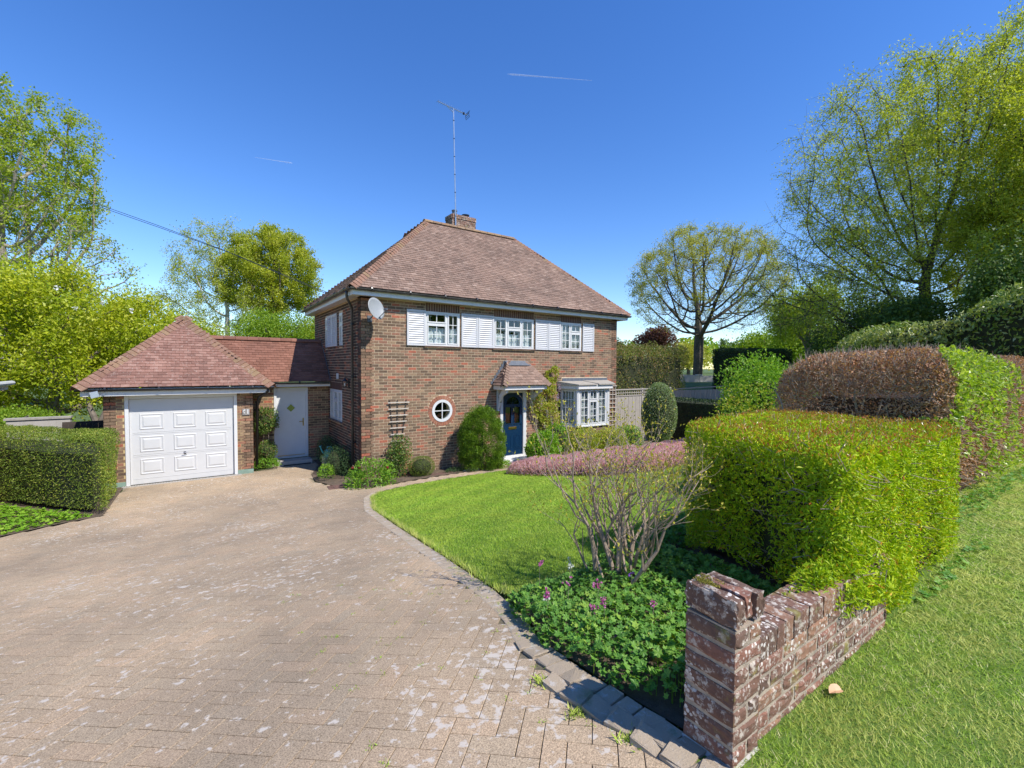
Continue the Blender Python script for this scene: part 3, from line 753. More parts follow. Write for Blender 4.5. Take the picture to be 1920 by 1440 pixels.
# chimney
chim = MB((3.95, 2.75, 0), N=(0, 1, 0)); chim.box(0, .92, 0, .50, 7.0, 8.14); ch = chim.build('chimney', M['oldmortar'], roof)
Sx = []
for r in range(15):
    z = 7.03+.075*r
    for side, (O, U, Nn, Ln) in enumerate((((3.95, 2.75, 0), (1, 0, 0), (0, -1, 0), .92), ((3.95, 2.75, 0), (0, 1, 0), (-1, 0, 0), .5), ((4.87, 2.75, 0), (0, 1, 0), (1, 0, 0), .5))):
        rr = np.array([(a, min(a+.215, Ln), z, z+.065) for a in np.arange(-.1125*((r+side) % 2), Ln-.02, .225)]); rr[:, 0] = np.maximum(rr[:, 0], 0)
        Sx.append(place_bricks(rr, O, U, Nn, ch, house, M['oldbrick'], 0, proud=.010 if r < 13 else .03))
v, f = joinVF(Sx); link('chimney_brickwork', mkmesh('chimney_brickwork', v, [f], M['oldbrick']), roof, kind='stuff')
mb = MB((4.60, 3.0, 8.14), N=(0, 1, 0)); mb.lathe([(0, .0), (.11, 0), (.11, .10), (.14, .11), (.14, .14), (.1, .15), (0, .15)], k=14); mb.build('chimney_pot', M['black'], roof)
mb = MB((4.16, 3.0, 8.14), N=(0, 1, 0)); mb.lathe([(0, 0), (.09, 0), (.08, .18), (.1, .19), (.1, .22), (0, .23)], k=14); mb.build('chimney_pot', M['lead'], roof)

# ---- front door and step
mb = MB((4.16, 0, .10)); w_, h_ = .98, 2.06
mb.box(0, .10, -.09, .015, 0, h_); mb.box(w_-.12, w_, -.09, .015, 0, h_); mb.box(.10, w_-.12, -.09, .015, h_-.08, h_); mb.box(.10, w_-.12, -.09, .03, 0, .05)
df = mb.build('door_frame', M['white'], house, bevel=.006)
mb = MB((4.26, 0, .15)); dw, dh = .76, 1.93
# leaf with openings: fanlight + two tall glazed panels
gl = [(.10, .33, .98, 1.50), (.43, .66, .98, 1.50), (.13, .63, 1.58, 1.80)]
us = sorted({0, dw, *[q for g_ in gl for q in g_[:2]]}); zs = sorted({0, dh, *[q for g_ in gl for q in g_[2:]]})
for i in range(len(us)-1):
    for j in range(len(zs)-1):
        um, zm = (us[i]+us[i+1])/2, (zs[j]+zs[j+1])/2
        if any(a < um < b and c < zm < d for a, b, c, d in gl): continue
        mb.box(us[i], us[i+1], -.075, -.035, zs[j], zs[j+1])
for (a, b, c, d) in ((.10, .33, .18, .62), (.43, .66, .18, .62)):
    mb.box(a, b, -.036, -.028, c, c+.02); mb.box(a, b, -.036, -.028, d-.02, d); mb.box(a, a+.02, -.036, -.0281, c+.02, d-.02); mb.box(b-.02, b, -.036, -.0281, c+.02, d-.02); mb.box(a+.05, b-.05, -.036, -.026, c+.06, d-.06)
for a, b, c, d in gl[:2]:
    mb.box(a-.02, a+.008, -.037, -.022, c-.02, d+.02); mb.box(b-.008, b+.02, -.037, -.022, c-.02, d+.02); mb.box(a+.008, b-.008, -.037, -.0221, c-.02, c+.008); mb.box(a+.008, b-.008, -.037, -.0221, d-.008, d+.02)
# half round fan surround
k = 14; cx, cz = .38, 1.56
for i in range(k):
    t0, t1 = PI*i/k, PI*(i+1)/k
    mb.prism([(cx+.25*math.cos(t0), cz+.25*math.sin(t0)), (cx+.30*math.cos(t0), cz+.30*math.sin(t0)), (cx+.30*math.cos(t1), cz+.30*math.sin(t1)), (cx+.25*math.cos(t1), cz+.25*math.sin(t1))], -.037, -.02)
mb.prism([(.13, 1.80), (.13, 1.58), (.15, 1.68), (.20, 1.76), (.26, 1.80)], -.06, -.036); mb.prism([(.63, 1.80), (.50, 1.80), (.56, 1.76), (.61, 1.68), (.63, 1.58)], -.06, -.036)
for t in (.25*PI, .5*PI, .75*PI): mb.tube([(cx, -.03, cz+.03), (cx+.24*math.cos(t), -.03, cz+.24*math.sin(t))], .006, 6)
door = mb.build('front_door', M['blue_door'], house)
for a, b, c, d in gl:
    mb = MB((4.26, 0, .15)); mb.box(a, b, -.06, -.054, c, d); mb.build('pane', M['glass'], door)
mb = MB((4.26, 0, .15)); mb.box(.23, .53, -.034, -.022, .80, .88); mb.box(.25, .51, -.022, -.017, .815, .865); mb.build('letterbox', M['brass'], door, bevel=.003)
mb = MB((4.26, 0, .15)); mb.tube([(.38, -.03, 1.46), (.38, .01, 1.45), (.385, .02, 1.38), (.38, -.01, 1.33)], [.014, .014, .018, .01], 8); mb.build('door_knocker', M['brass'], door)
mb = MB((4.26, 0, .15)); mb.lathe([(0, .0), (.02, 0), (.02, -.03), (.028, -.045), (0, -.055)], (.69, -.035, .93), 10, 'y'); mb.build('door_knob', M['brass'], door)
mb = MB((4.0, 0, 0)); mb.box(0, 1.35, 0, .42, -.1, .10); mb.build('door_step', M['white_paint'], house, bevel=.01)
# ---- porch canopy
po = MB((0, 0, 0)); PX0, PX1, PD = 3.90, 5.48, .60; z0, z1 = 2.205, 2.325
po.box(PX0, PX1, PD-.025, PD, z0, z1); po.box(PX0, PX0+.025, 0.012, PD-.025, z0, z1); po.box(PX1-.025, PX1, .012, PD-.025, z0, z1); po.box(PX0+.025, PX1-.025, .012, PD-.025, z0+.02, z0+.03)
porch = po.build('porch_canopy', M['white_paint'], house, bevel=.005)
E_ = .05; q00, q10 = A(PX0-E_, -PD-E_, 2.34), A(PX1+E_, -PD-E_, 2.34); w0, w1 = A(PX0-E_, -.01, 2.34), A(PX1+E_, -.01, 2.34); r0, r1 = A(4.36, -.08, 2.98), A(5.10, -.08, 2.98)
rb0, rb1 = A(4.36, -.01, 2.98), A(5.10, -.01, 2.98)
mb = MB(N=(0, 1, 0)); mb.add([q00, q10, r1, r0, w0, w1, rb0, rb1], [(0, 1, 2, 3), (1, 5, 7, 2), (0, 3, 6, 4), (3, 2, 7, 6), (4, 5, 1, 0)]); proof = mb.build('canopy_deck', M['underlay'], porch)
def tiles_into(vf, mat, parent, nm='tile'):
    v, f = vf
    for i in range(len(v)//8):
        blk = v[i*8:i*8+8]; c = blk.mean(0); me = mkmesh(nm, blk-c, [BOXF], mat); link(nm, me, parent, c)
for (a, b, tp) in ((q00, q10, [r1, r0]), (q10, w1, [r1]), (w0, q00, [r0])):
    a_, b_ = A(*a), A(*b); U = nrm(b_-a_); q = A(*tp[0])-a_; up = nrm(q-U*(q@U)); poly = [(0, -.05), (np.linalg.norm(b_-a_), -.05)] + [((A(*t)-a_)@U, (A(*t)-a_)@up) for t in tp]
    tiles_into(tile_slope(a_, U, up, poly, None, house, M['tile'], 0, tw=.165, gauge=.105), M['tile'], porch)
hip_tiles(q00, r0, porch, M['tile'], hipvec(q00, r0, (1, 0, 0)), hipvec(q00, r0, (0, 1, 0)), .115, w=.12, name='tile')
hip_tiles(q10, r1, porch, M['tile'], hipvec(q10, r1, (-1, 0, 0)), hipvec(q10, r1, (0, 1, 0)), .115, w=.12, name='tile')
mb = MB(); mb.add([(4.30, .012, 3.07), (5.16, .012, 3.07), (5.16, .035, 3.07), (4.30, .035, 3.07), (4.30, .20, 2.93), (5.16, .20, 2.93), (4.30, .012, 2.95), (5.16, .012, 2.95)], [(0, 1, 2, 3), (3, 2, 5, 4), (0, 3, 4, 6), (1, 7, 5, 2), (4, 5, 7, 6)])
for i in range(8):
    z = 2.36+.075*i*1.15; xx = PX0-.07+.062*i; mb.box(xx-.02, xx+.13, .009, .018, z, z+.09); xx = PX1+.07-.056*i; mb.box(xx-.13, xx+.02, .009, .018, z, z+.09)
mb.build('flashing', M['lead'], porch)
for x in (4.02, 5.30):
    mb = MB((x, 0, 0)); mb.prism([(0, 0)]*0 or [(0, 1.55), (.07, 1.55), (.07, 2.2), (0, 2.2)], .012, .07)
    V = [(a, n, z) for a in (0, .07) for (n, z) in ((.07, 1.62), (.07, 1.95), (.30, 2.2), (.52, 2.2), (.52, 2.12), (.30, 2.02), (.16, 1.85))]
    mb.add(V, [tuple(range(7)), tuple(range(7, 14))[::-1]] + [(i, (i+1) % 7, (i+1) % 7+7, i+7) for i in range(7)])
    mb.build('bracket', M['white_paint'], porch)

# ---- bay window
bm0 = [(6.52, 0), (6.86, -.52), (8.26, -.52), (8.60, 0)]
def wallseg(p, q): 
    p, q = A(p[0], p[1], 0), A(q[0], q[1], 0); U = nrm(q-p); Nn = A(U[1], -U[0], 0); return p, U, Nn, np.linalg.norm(q-p)
bayo = MB(N=(0, 1, 0)); bayo.plan([(6.50, .25), (6.50, 0), (6.84, -.56), (8.28, -.56), (8.62, 0), (8.62, .25)], .91, .945); bay = bayo.build('bay_window', M['white'], house, bevel=.004)
bb = MB(N=(0, 1, 0)); bb.plan([(6.53, .0), (6.88, -.50), (8.24, -.50), (8.59, 0)], -.1, .905); bw_ = bb.build('bay_wall', M['mortar'], house)
BV = []
for p, q in zip(bm0[:-1], bm0[1:]):
    p3, U, Nn, Ln = wallseg(p, q); rr = brick_rects(Ln, 0, .9, [], 0); BV.append(place_bricks(rr, p3 - Nn*.018, tuple(U), tuple(Nn), bw_, house, M['brick'], 0))
v, f = joinVF(BV)
for i in range(len(v)//8):
    blk = v[i*8:i*8+8]; c = blk.mean(0)
    if c[2] > .45: link('brick', mkmesh('bay_brick', blk-c, [BOXF], M['brick']), bw_, c)
    else: pass
keep = np.array([v[i*8:i*8+8].mean(0)[2] <= .45 for i in range(len(v)//8)]); vv = v.reshape(-1, 8, 3)[keep].reshape(-1, 3)
link('brickwork', mkmesh('bay_low', vv, [(BOXF[None]+(np.arange(len(vv)//8)*8)[:, None, None]).reshape(-1, 4)], M['brick']), bw_, kind='stuff')
for i, (p, q) in enumerate(zip(bm0[:-1], bm0[1:])):
    p3, U, Nn, Ln = wallseg(p, q); O = p3 + A(0, 0, .945)
    if i == 1: casement(house, O+U*.06, U, Nn, Ln-.12, 1.225, [(0, .44, [(0, 1.225, 2, 4)]), (.44, .84, [(0, .84, 2, 3), (.84, 1.225, 2, 1)]), (.84, Ln-.12, [(0, 1.225, 2, 4)])], blind=True)
    else: casement(house, O+U*.03, U, Nn, Ln-.09, 1.225, [(0, Ln-.09, [(0, 1.225, 4, 4)])], blind=True)
mb = MB(N=(0, 1, 0))
for (x, y) in ((6.86, -.50), (8.26, -.50)): mb.lathe([(.075, .945), (.075, 2.17)], (x, y+.02, 0), 8)
mb.build('corner_post', M['white'], bay)
mb = MB(N=(0, 1, 0)); mb.plan([(6.42, -.012), (6.78, -.64), (8.36, -.64), (8.72, -.012)], 2.17, 2.30); br = mb.build('bay_fascia', M['white_paint'], bay, bevel=.005)
mb = MB(N=(0, 1, 0)); mb.plan([(6.38, -.013), (6.74, -.68), (7.6, -.68), (7.6, -.013)], [2.302]*4, [2.42, 2.33, 2.33, 2.42]); mb.build('bay_roof', M['felt'], bay)
mb = MB(N=(0, 1, 0)); mb.plan([(7.55, -.014), (7.65, -.69), (8.42, -.69), (8.78, -.014)], [2.305]*4, [2.435, 2.345, 2.345, 2.435]); mb.build('bay_roof', M['felt'], bay)
mb = MB(); mb.box(6.62, 8.74, .009, .02, 2.40, 2.52); mb.build('flashing', M['lead'], bay)
mb = MB(SN and (0, 0, 0), SU, SN); mb.box(2.12, 2.24, .008, .05, 2.50, 2.66); mb.build('alarm_box', M['white'], house, bevel=.008)

# ================================================================== garage
GY = 2.40; GX0, GX1 = -5.13, -2.15; GD = 7.6
gar = empty('garage', (-3.64, 2.4, 0), 'single brick garage with pyramid tile roof and white panelled door', 'garage')
gh = [('r', GX0*0+.37, 2.62, -.3, 2.14)]
mb = MB((GX0, GY, 0)); wall_body(mb, GX1-GX0, -.3, 2.24, gh, .22); gw = mb.build('wall', M['mortar_yellow'], gar)
v4 = place_bricks(brick_rects(GX1-GX0, .12, 2.22, [('r', .37, 2.62, 0, 3)], 0), (GX0, GY, 0), (1, 0, 0), (0, -1, 0), gw, gar, M['brick'], 200)
mb = MB((GX1, GY, 0), (0, 1, 0), (1, 0, 0)); mb.box(0, GD-GY, -.22, 0, -.3, 2.24); gsw = mb.build('wall', M['mortar_yellow'], gar)
v5 = place_bricks(brick_rects(GD-GY, .1, 2.2, [], 1), (GX1, GY, 0), (0, 1, 0), (1, 0, 0), gsw, gar, M['brick'], 0)
mb = MB((GX0, GY, 0), (0, 1, 0), (-1, 0, 0)); mb.box(0, GD-GY, -.22, 0, -.3, 2.24); gsw2 = mb.build('wall', M['mortar_yellow'], gar)
v6 = place_bricks(brick_rects(GD-GY, .1, 2.2, [], 1), (GX0, GY, 0), (0, 1, 0), (-1, 0, 0), gsw2, gar, M['brick'], 0)
v, f = joinVF([v4, v5, v6]); link('brickwork', mkmesh('garage_brickwork', v, [f], M['brick']), gar, kind='stuff')
mb = MB((GX0, GY, 0)); mb.box(.3, 2.7, -GD+GY, -GD+GY+.2, -.3, 2.2); mb.build('wall', M['mortar_yellow'], gar)
for (vv, ff) in (soldiers(.37, 2.62, 2.145, 2.235, (GX0, GY, 0), (1, 0, 0), (0, -1, 0), .08),):
    for i in range(len(vv)//8):
        blk = vv[i*8:i*8+8]; c = blk.mean(0); link('brick', mkmesh('header', blk-c, [BOXF], M['brick_dark']), gw, c)
mb = MB((GX0, GY, 0)); mb.box(2.625, 2.98, .003, .012, -.1, .115); mb.box(0, .365, .003, .012, -.1, .115); mb.build('painted_plinth', M['greenpaint'], gar)
# garage door (recessed)
mb = MB((GX0+.37, GY, .0)); mb.box(0, .075, -.09, .02, 0, 2.14); mb.box(2.175, 2.25, -.09, .02, 0, 2.14); mb.box(.075, 2.175, -.09, .02, 2.06, 2.14); mb.build('door_frame', M['white'], gar, bevel=.005)
gd = MB((GX0+.45, GY+.045, .02)); gw_, gh_ = 2.09, 2.03; gd.box(0, gw_, -.04, 0, 0, gh_)
gdo = None
def raised(mb, a, b, c, d, n=.0, t=.045, hgt=.014):
    # frame groove + raised centre as stepped pyramid
    o = [(a, c), (b, c), (b, d), (a, d)]; i1 = [(a+t*.35, c+t*.35), (b-t*.35, c+t*.35), (b-t*.35, d-t*.35), (a+t*.35, d-t*.35)]; i2 = [(a+t*1.1, c+t*1.1), (b-t*1.1, c+t*1.1), (b-t*1.1, d-t*1.1), (a+t*1.1, d-t*1.1)]
    V = [(x, n+.001, z) for x, z in o] + [(x, n+hgt, z) for x, z in i1] + [(x, n+.003, z) for x, z in i2]
    i3 = [(a+t*1.9, c+t*1.9), (b-t*1.9, c+t*1.9), (b-t*1.9, d-t*1.9), (a+t*1.9, d-t*1.9)]
    V += [(x, n+hgt*1.1, z) for x, z in i3]
    F = []
    for k in range(3):
        for i in range(4): j = (i+1) % 4; F.append((4*k+i, 4*k+j, 4*k+4+j, 4*k+4+i))
    F.append((12, 13, 14, 15)); mb.add(V, F)
door_g = gd.build('garage_door', M['garage_door'], gar)
zr = [(.20, .60), (.74, 1.14), (1.28, 1.68)]
for (c, d) in zr:
    for a in (.18, .83, 1.48):
        p = MB((GX0+.45, GY+.045, .02)); raised(p, a, a+.46, c+.02, d); p.build('panel', M['garage_door'], door_g)
p = MB((GX0+.45, GY+.045, .02))
for z in (.66, .70, 1.19, 1.23, 1.74, 1.86, .12): p.box(.05, gw_-.05, .001, .005, z, z+.008)
p.build('moulding', M['garage_door'], door_g)
p = MB((GX0+.45, GY+.045, .02)); p.lathe([(0, -.0), (.035, 0), (.035, -.012), (.012, -.015), (.012, -.05), (.03, -.055), (0, -.06)], (1.045, 0, .66), 12, 'y'); p.tube([(1.0, .055, .66), (1.1, .055, .68)], .01, 6); p.build('door_handle', M['steel'], door_g)
dr = MB((GX0+.3, GY-.02, 0)); dr.box(0, 2.4, 0, .11, -.05, .018); drr = dr.build('threshold_drain', M['concrete'], gar)
p = MB((GX0+.3, GY-.02, 0)); 
for i in range(80): p.box(.01+.03*i, .022+.03*i, .03, .08, .018, .022)
p.build('drain_slots', M['rubber'], drr)
# garage roof
ge0, ge1, gey, gz = -5.53, -1.72, 2.08, 2.35; ax = (ge0+ge1)/2; hw = (ge1-ge0)/2; gap = A(ax, gey+hw+.05, gz+hw*.93); gap2 = A(ax, GD+.2-hw, gz+hw*.93); gyb = GD+.3
G00, G10, G11, G01 = A(ge0, gey, gz), A(ge1, gey, gz), A(ge1, gyb, gz), A(ge0, gyb, gz)
mb = MB(N=(0, 1, 0)); gap2 = A(ax, gyb-hw, gap[2]); mb.add([G00, G10, G11, G01, gap, gap2], [(0, 1, 4), (1, 2, 5, 4), (2, 3, 5), (3, 0, 4, 5), (3, 2, 1, 0)]); groof = mb.build('roof', M['underlay'], gar)
T = [slope(G00, G10, [gap], 260, M['tile_garage'], groof), slope(G10, G11, [gap2, gap], 40, M['tile_garage'], groof), slope(G01, G00, [gap, gap2], 0, M['tile_garage'], groof)]
v, f = joinVF(T); link('roof_tiling', mkmesh('garage_roof_tiling', v, [f], M['tile_garage']), gar, kind='stuff')
hip_tiles(G00, gap, groof, M['bonnet'], hipvec(G00, gap, (1, 0, 0)), hipvec(G00, gap, (0, 1, 0)), .13, w=.17)
hip_tiles(G10, gap, groof, M['bonnet'], hipvec(G10, gap, (-1, 0, 0)), hipvec(G10, gap, (0, 1, 0)), .13, w=.17)
mb = MB(N=(0, 1, 0)); k = 7
V = [(ax+.13*math.cos(PI*j/(k-1)), yy, gap[2]-.04+.11*math.sin(PI*j/(k-1))) for yy in (gap[1]-.12, gap2[1]) for j in range(k)]
mb.add(V, [(j, j+1, j+1+k, j+k) for j in range(k-1)] + [tuple(range(k)), tuple(range(k, 2*k))[::-1], (0, k, 2*k-1, k-1)]); mb.build('ridge_tile', M['bonnet'], groof)
mb = MB(N=(0, 1, 0)); mb.box(ge0+.06, ge1-.06, gey+.05, gey+.07, 2.155, 2.325); mb.box(ge1-.08, ge1-.06, gey+.07, gyb-.1, 2.155, 2.325); mb.box(ge0+.06, ge0+.08, gey+.07, gyb-.1, 2.155, 2.325); mb.build('fascia', M['white_paint'], gar)
mb = MB(N=(0, 1, 0)); mb.box(ge0+.08, ge1-.08, gey+.07, GY-.012, 2.235, 2.243); mb.box(GX1+.012, ge1-.08, GY-.012, gyb-.1, 2.235, 2.243); mb.box(ge0+.08, GX0-.012, GY-.012, gyb-.1, 2.235, 2.243); mb.build('soffit', M['white_paint'], gar)
gutter(gar, [(ge0, gey, 2.315), (ge1+.02, gey, 2.305)], .05, 'black'); 
mb = MB(N=(0, 1, 0)); mb.tube([(ge1-.10, gey+.02, 2.28), (ge1-.10, gey+.03, 2.19), (-2.0, 2.32, 2.02), (-2.03, 2.50, 1.9), (-2.06, 2.52, .05)], .034, 10); mb.build('downpipe', M['black'], gar, smooth=True)
# lamp/sensor on fascia
mb = MB((-5.27, 2.10, 2.23)); mb.box(-.04, .04, .01, .05, -.05, .03); mb.cbox((.05, .10, -.03), (.075, .02, .07), [[.95, -.2, .25], [.2, .98, 0], [-.25, 0, .95]]); mb.build('security_light', M['steel'], gar, bevel=.005)

# ================================================================== link passage
pas = empty('side_passage', (-1.07, 3.4, 0), 'low brick passage with red tile roof joining the garage to the house', 'passage')
LY = 3.36
mb = MB((-2.13, LY, 0)); L_ = 2.12; wall_body(mb, L_, -.3, 2.36, [('r', .60, 1.52, -.3, 2.22)], .2); pw_ = mb.build('wall', M['mortar_yellow'], pas)
v7 = place_bricks(brick_rects(L_, .06, 2.34, [('r', .60, 1.52, 0, 2.22)], 0), (-2.13, LY, 0), (1, 0, 0), (0, -1, 0), pw_, pas, M['brick'], 230)
link('brickwork', mkmesh('passage_brickwork', v7[0], [v7[1]], M['brick']), pas, kind='stuff')
mb = MB((-1.53, LY, .13)); mb.box(0, .07, -.08, .02, 0, 2.08); mb.box(.85, .92, -.08, .02, 0, 2.08); mb.box(.07, .85, -.08, .02, 2.0, 2.08); mb.box(.07, .85, -.08, .03, 0, .05); mb.build('door_frame', M['white'], pas, bevel=.005)
mb = MB((-1.46, LY, .18)); dz = (.385, 1.43); rr = .115
V = [(0, -.03, 0), (.78, -.03, 0), (.78, -.03, 1.95), (0, -.03, 1.95), (dz[0], -.03, dz[1]-rr), (dz[0]+rr, -.03, dz[1]), (dz[0], -.03, dz[1]+rr), (dz[0]-rr, -.03, dz[1])]
mb.add(V, [(0, 1, 5, 4), (1, 2, 6, 5), (2, 3, 7, 6), (3, 0, 4, 7)]); mb.add([(x, -.065, z) for x, n, z in V], [(0, 1, 5, 4), (1, 2, 6, 5), (2, 3, 7, 6), (3, 0, 4, 7)])
for i in range(4):
    a, b = V[4+i], V[4+(i+1) % 4]; cx_, cz_ = dz; s = 1.18
    q = [(cx_+(p[0]-cx_)*k_, n_, cz_+(p[2]-cz_)*k_) for n_ in (-.03, -.018) for k_ in (1, s) for p in (a, b)]
    mb.add(q, [(0, 1, 3, 2), (4, 5, 7, 6), (2, 3, 7, 6), (0, 1, 5, 4)])
mb.box(.03, .75, -.031, -.024, .08, .10)
pd = mb.build('side_door', M['white'], pas)
mb = MB((-1.46, LY, .18)); mb.prism([(dz[0], dz[1]-rr), (dz[0]+rr, dz[1]), (dz[0], dz[1]+rr), (dz[0]-rr, dz[1])], -.05, -.045); mb.build('pane', plain('green_glass', (.28, .34, .06), .25), pd)
mb = MB((-1.46, LY, .18)); mb.box(.705, .735, -.03, -.02, .88, 1.12); mb.tube([(.72, -.02, 1.02), (.72, .03, 1.02), (.60, .035, 1.02)], .010, 8); mb.build('door_handle', M['brass'], pd)
mb = MB((-1.46, LY, .18)); mb.box(.02, .76, -.03, -.012, .015, .03); mb.build('weather_bar', M['brass'], pd)
mb = MB((-1.5, 3.30, 0)); mb.box(0, .9, 0, .45, -.05, .12); mb.build('door_step', M['concrete'], pas)
# roof plane
pe, pr = 3.10, 4.36; pz0, pz1 = 2.40, 3.66
Pa, Pb, Pc, Pd = A(-2.2, pe, pz0), A(-.012, pe, pz0), A(-.012, pr, pz1), A(-3.6, pr, pz1)
mb = MB(N=(0, 1, 0)); mb.add([(-2.2, pe, pz0), (-.012, pe, pz0), (-.012, pr, pz1), (-3.5, pr, pz1), (-2.2, pr+1.2, pz0), (-.012, pr+1.2, pz0)], [(0, 1, 2, 3), (3, 2, 5, 4), (1, 5, 2), (0, 3, 4), (0, 4, 5, 1)]); proof2 = mb.build('roof', M['underlay'], pas)
U = A(1, 0, 0); up = nrm(A(0, pr-pe, pz1-pz0)); 
vf = tile_slope(A(-3.6, pe, pz0), U, up, [(1.75, -.05), (3.585, -.05), (3.585, 1.78), (.1, 1.78)], proof2, pas, M['tile_link'], 300, tw=.165, gauge=.1)
if len(vf[0]): link('roof_tiling', mkmesh('passage_roof_tiling', vf[0], [vf[1]], M['tile_link']), pas, kind='stuff')
for i in range(12):
    a = -3.6+.3*i; V = [(xx, pr+.12*math.cos(PI*j/6), pz1-.03+.09*math.sin(PI*j/6)) for xx in (a, min(a+.294, -.012)) for j in range(7)]
    mb = MB(N=(0, 1, 0)); mb.add(V, [(j, j+1, j+8, j+7) for j in range(6)] + [tuple(range(7)), tuple(range(7, 14))[::-1], (0, 7, 13, 6)]); mb.build('ridge_tile', M['tile_link'], proof2)
mb = MB(N=(0, 1, 0)); mb.box(-1.78, -.013, pe+.04, pe+.06, 2.255, 2.385); mb.box(-1.78, -.013, pe+.06, LY-.012, 2.345, 2.355); mb.build('fascia', M['white_paint'], pas)
gutter(pas, [(-1.7, pe-.01, 2.385), (-.06, pe-.01, 2.375)], .045, 'black')
mb = MB(SN and (0, 0, 0), SU, SN)
for i in range(16):
    y = pe+.02+.079*i; z = pz0+.03+.079*i; mb.box(y-.02, y+.11, .008, .016, z, z+.12)
mb.build('flashing', M['lead'], pas)
# ================================================================== ground
def axis(lo, hi, c, fine, n):
    t = np.linspace(-1, 1, n); s = np.sign(t)*np.abs(t)**3
    return np.unique(np.concatenate([c + s*(hi-lo)/2, np.arange(c-fine, c+fine, .6)]))
gx = axis(-700, 700, 3, 24, 60); gy = axis(-700, 700, 0, 22, 60)
X, Y = np.meshgrid(gx, gy, indexing='ij'); Zg = g(X, Y) - .035
# keep the ground below the far hills simple
nx, ny = X.shape; idx = np.arange(nx*ny).reshape(nx, ny)
F = np.stack([idx[:-1, :-1], idx[1:, :-1], idx[1:, 1:], idx[:-1, 1:]], -1).reshape(-1, 4)
gr = link('ground', mkmesh('ground', np.stack([X, Y, Zg], -1).reshape(-1, 3), [F], M['field'])); tag(gr, 'rough green ground spreading beyond the garden and behind the house', 'ground', kind='structure')

DRIVE = [(-9.5, -14), (-7.2, -8), (-6.9, -3), (-6.2, -.75), (-5.5, -.35), (-4.86, -.10), (-4.78, 2.41), (-2.15, 2.41), (-2.13, 2.55), (-1.62, 2.75), (-1.55, 3.34), (-.55, 3.34), (-.52, 2.4), (-.95, 1.3), (-1.0, .5), (-.78, -.2),
         (-.45, -.62), (-.1, -1.0), (.75, -.92), (2.0, -.80), (3.4, -.72), (4.0, -.45), (5.4, -.45), (5.4, -.75), (4.4, -1.35), (3.2, -1.26), (1.93, -1.24), (.6, -1.36), (-.2, -1.66), (-.52, -2.15), (-.80, -3.1), (-.94, -3.6), (-1.17, -5.27), (-1.34, -6.6), (-1.48, -7.8), (-1.56, -8.5), (-1.66, -9.0), (-1.80, -9.4), (-1.80, -9.9), (-1.77, -10.35), (-1.80, -10.7), (-1.75, -14)]
EDGE = [(-.2, -1.66), (-.52, -2.15), (-.80, -3.1), (-.94, -3.6), (-1.17, -5.27), (-1.34, -6.6), (-1.48, -7.8), (-1.56, -8.5), (-1.66, -9.0), (-1.80, -9.4), (-1.82, -9.9), (-1.80, -10.35), (-1.84, -10.75)]
dv = sheet('driveway', DRIVE, -.003, M['joint']); tag(dv, 'block paved driveway laid in herringbone, sloping down to the garage', 'driveway', kind='structure')
# herringbone 45 degrees
S_ = .1; c45 = math.sqrt(.5); e1 = A(c45, c45); e2 = A(-c45, c45)
dr = np.array(DRIVE); rngI = np.arange(-230, 231)
I, J = np.meshgrid(rngI, rngI, indexing='ij'); I, J = I.ravel(), J.ravel(); s = (I-J) % 4
h = s == 0; v_ = s == 3
ch = (np.stack([(I[h]+1.0)*S_, (J[h]+.5)*S_], 1)); cv = np.stack([(I[v_]+.5)*S_, (J[v_]+1.0)*S_], 1)
def toW(c): return c[:, :1]*e1 + c[:, 1:]*e2 + A(-2, -4)
ch, cv = toW(ch), toW(cv); Cc = np.concatenate([ch, cv]); ori = np.concatenate([np.zeros(len(ch), int), np.ones(len(cv), int)])
ke = inpoly(Cc, dr) & (Cc[:, 1] > -13.2) & (edgedist(Cc, dr) > .005); Cc, ori = Cc[ke], ori[ke]
de = edgedist(Cc, EDGE, False); kk = de > .025; Cc, ori = Cc[kk], ori[kk]
n = len(Cc);  z = g(Cc[:, 0], Cc[:, 1]); gy_ = (g(Cc[:, 0], Cc[:, 1]+.05)-g(Cc[:, 0], Cc[:, 1]-.05))/.1
U0 = np.where(ori[:, None] == 0, e1, e2); U3 = np.column_stack([U0, U0[:, 1]*gy_ + rng.normal(size=n)*.003]); V3 = np.column_stack([-U0[:, 1], U0[:, 0], U0[:, 0]*gy_ + rng.normal(size=n)*.004])
U3 = nrm(U3); N3 = nrm(np.cross(U3, V3)); V3 = np.cross(N3, U3); Rp = np.stack([U3, V3, N3], 1)
PC = np.column_stack([Cc, z - .0178 + rng.normal(size=n)*.0005])
dist = np.linalg.norm(PC-CAM, axis=1); zc = (PC-CAM)@FWD; vis = zc > .5; px = 960+FPX*((PC-CAM)@CR)/np.maximum(zc, .1); py = 720-FPX*((PC-CAM)@CU)/np.maximum(zc, .1)
vis &= (px > -40) & (px < 1960) & (py < 1500); dd = np.where(vis, dist, 1e9); near = np.argsort(dd)[:300]
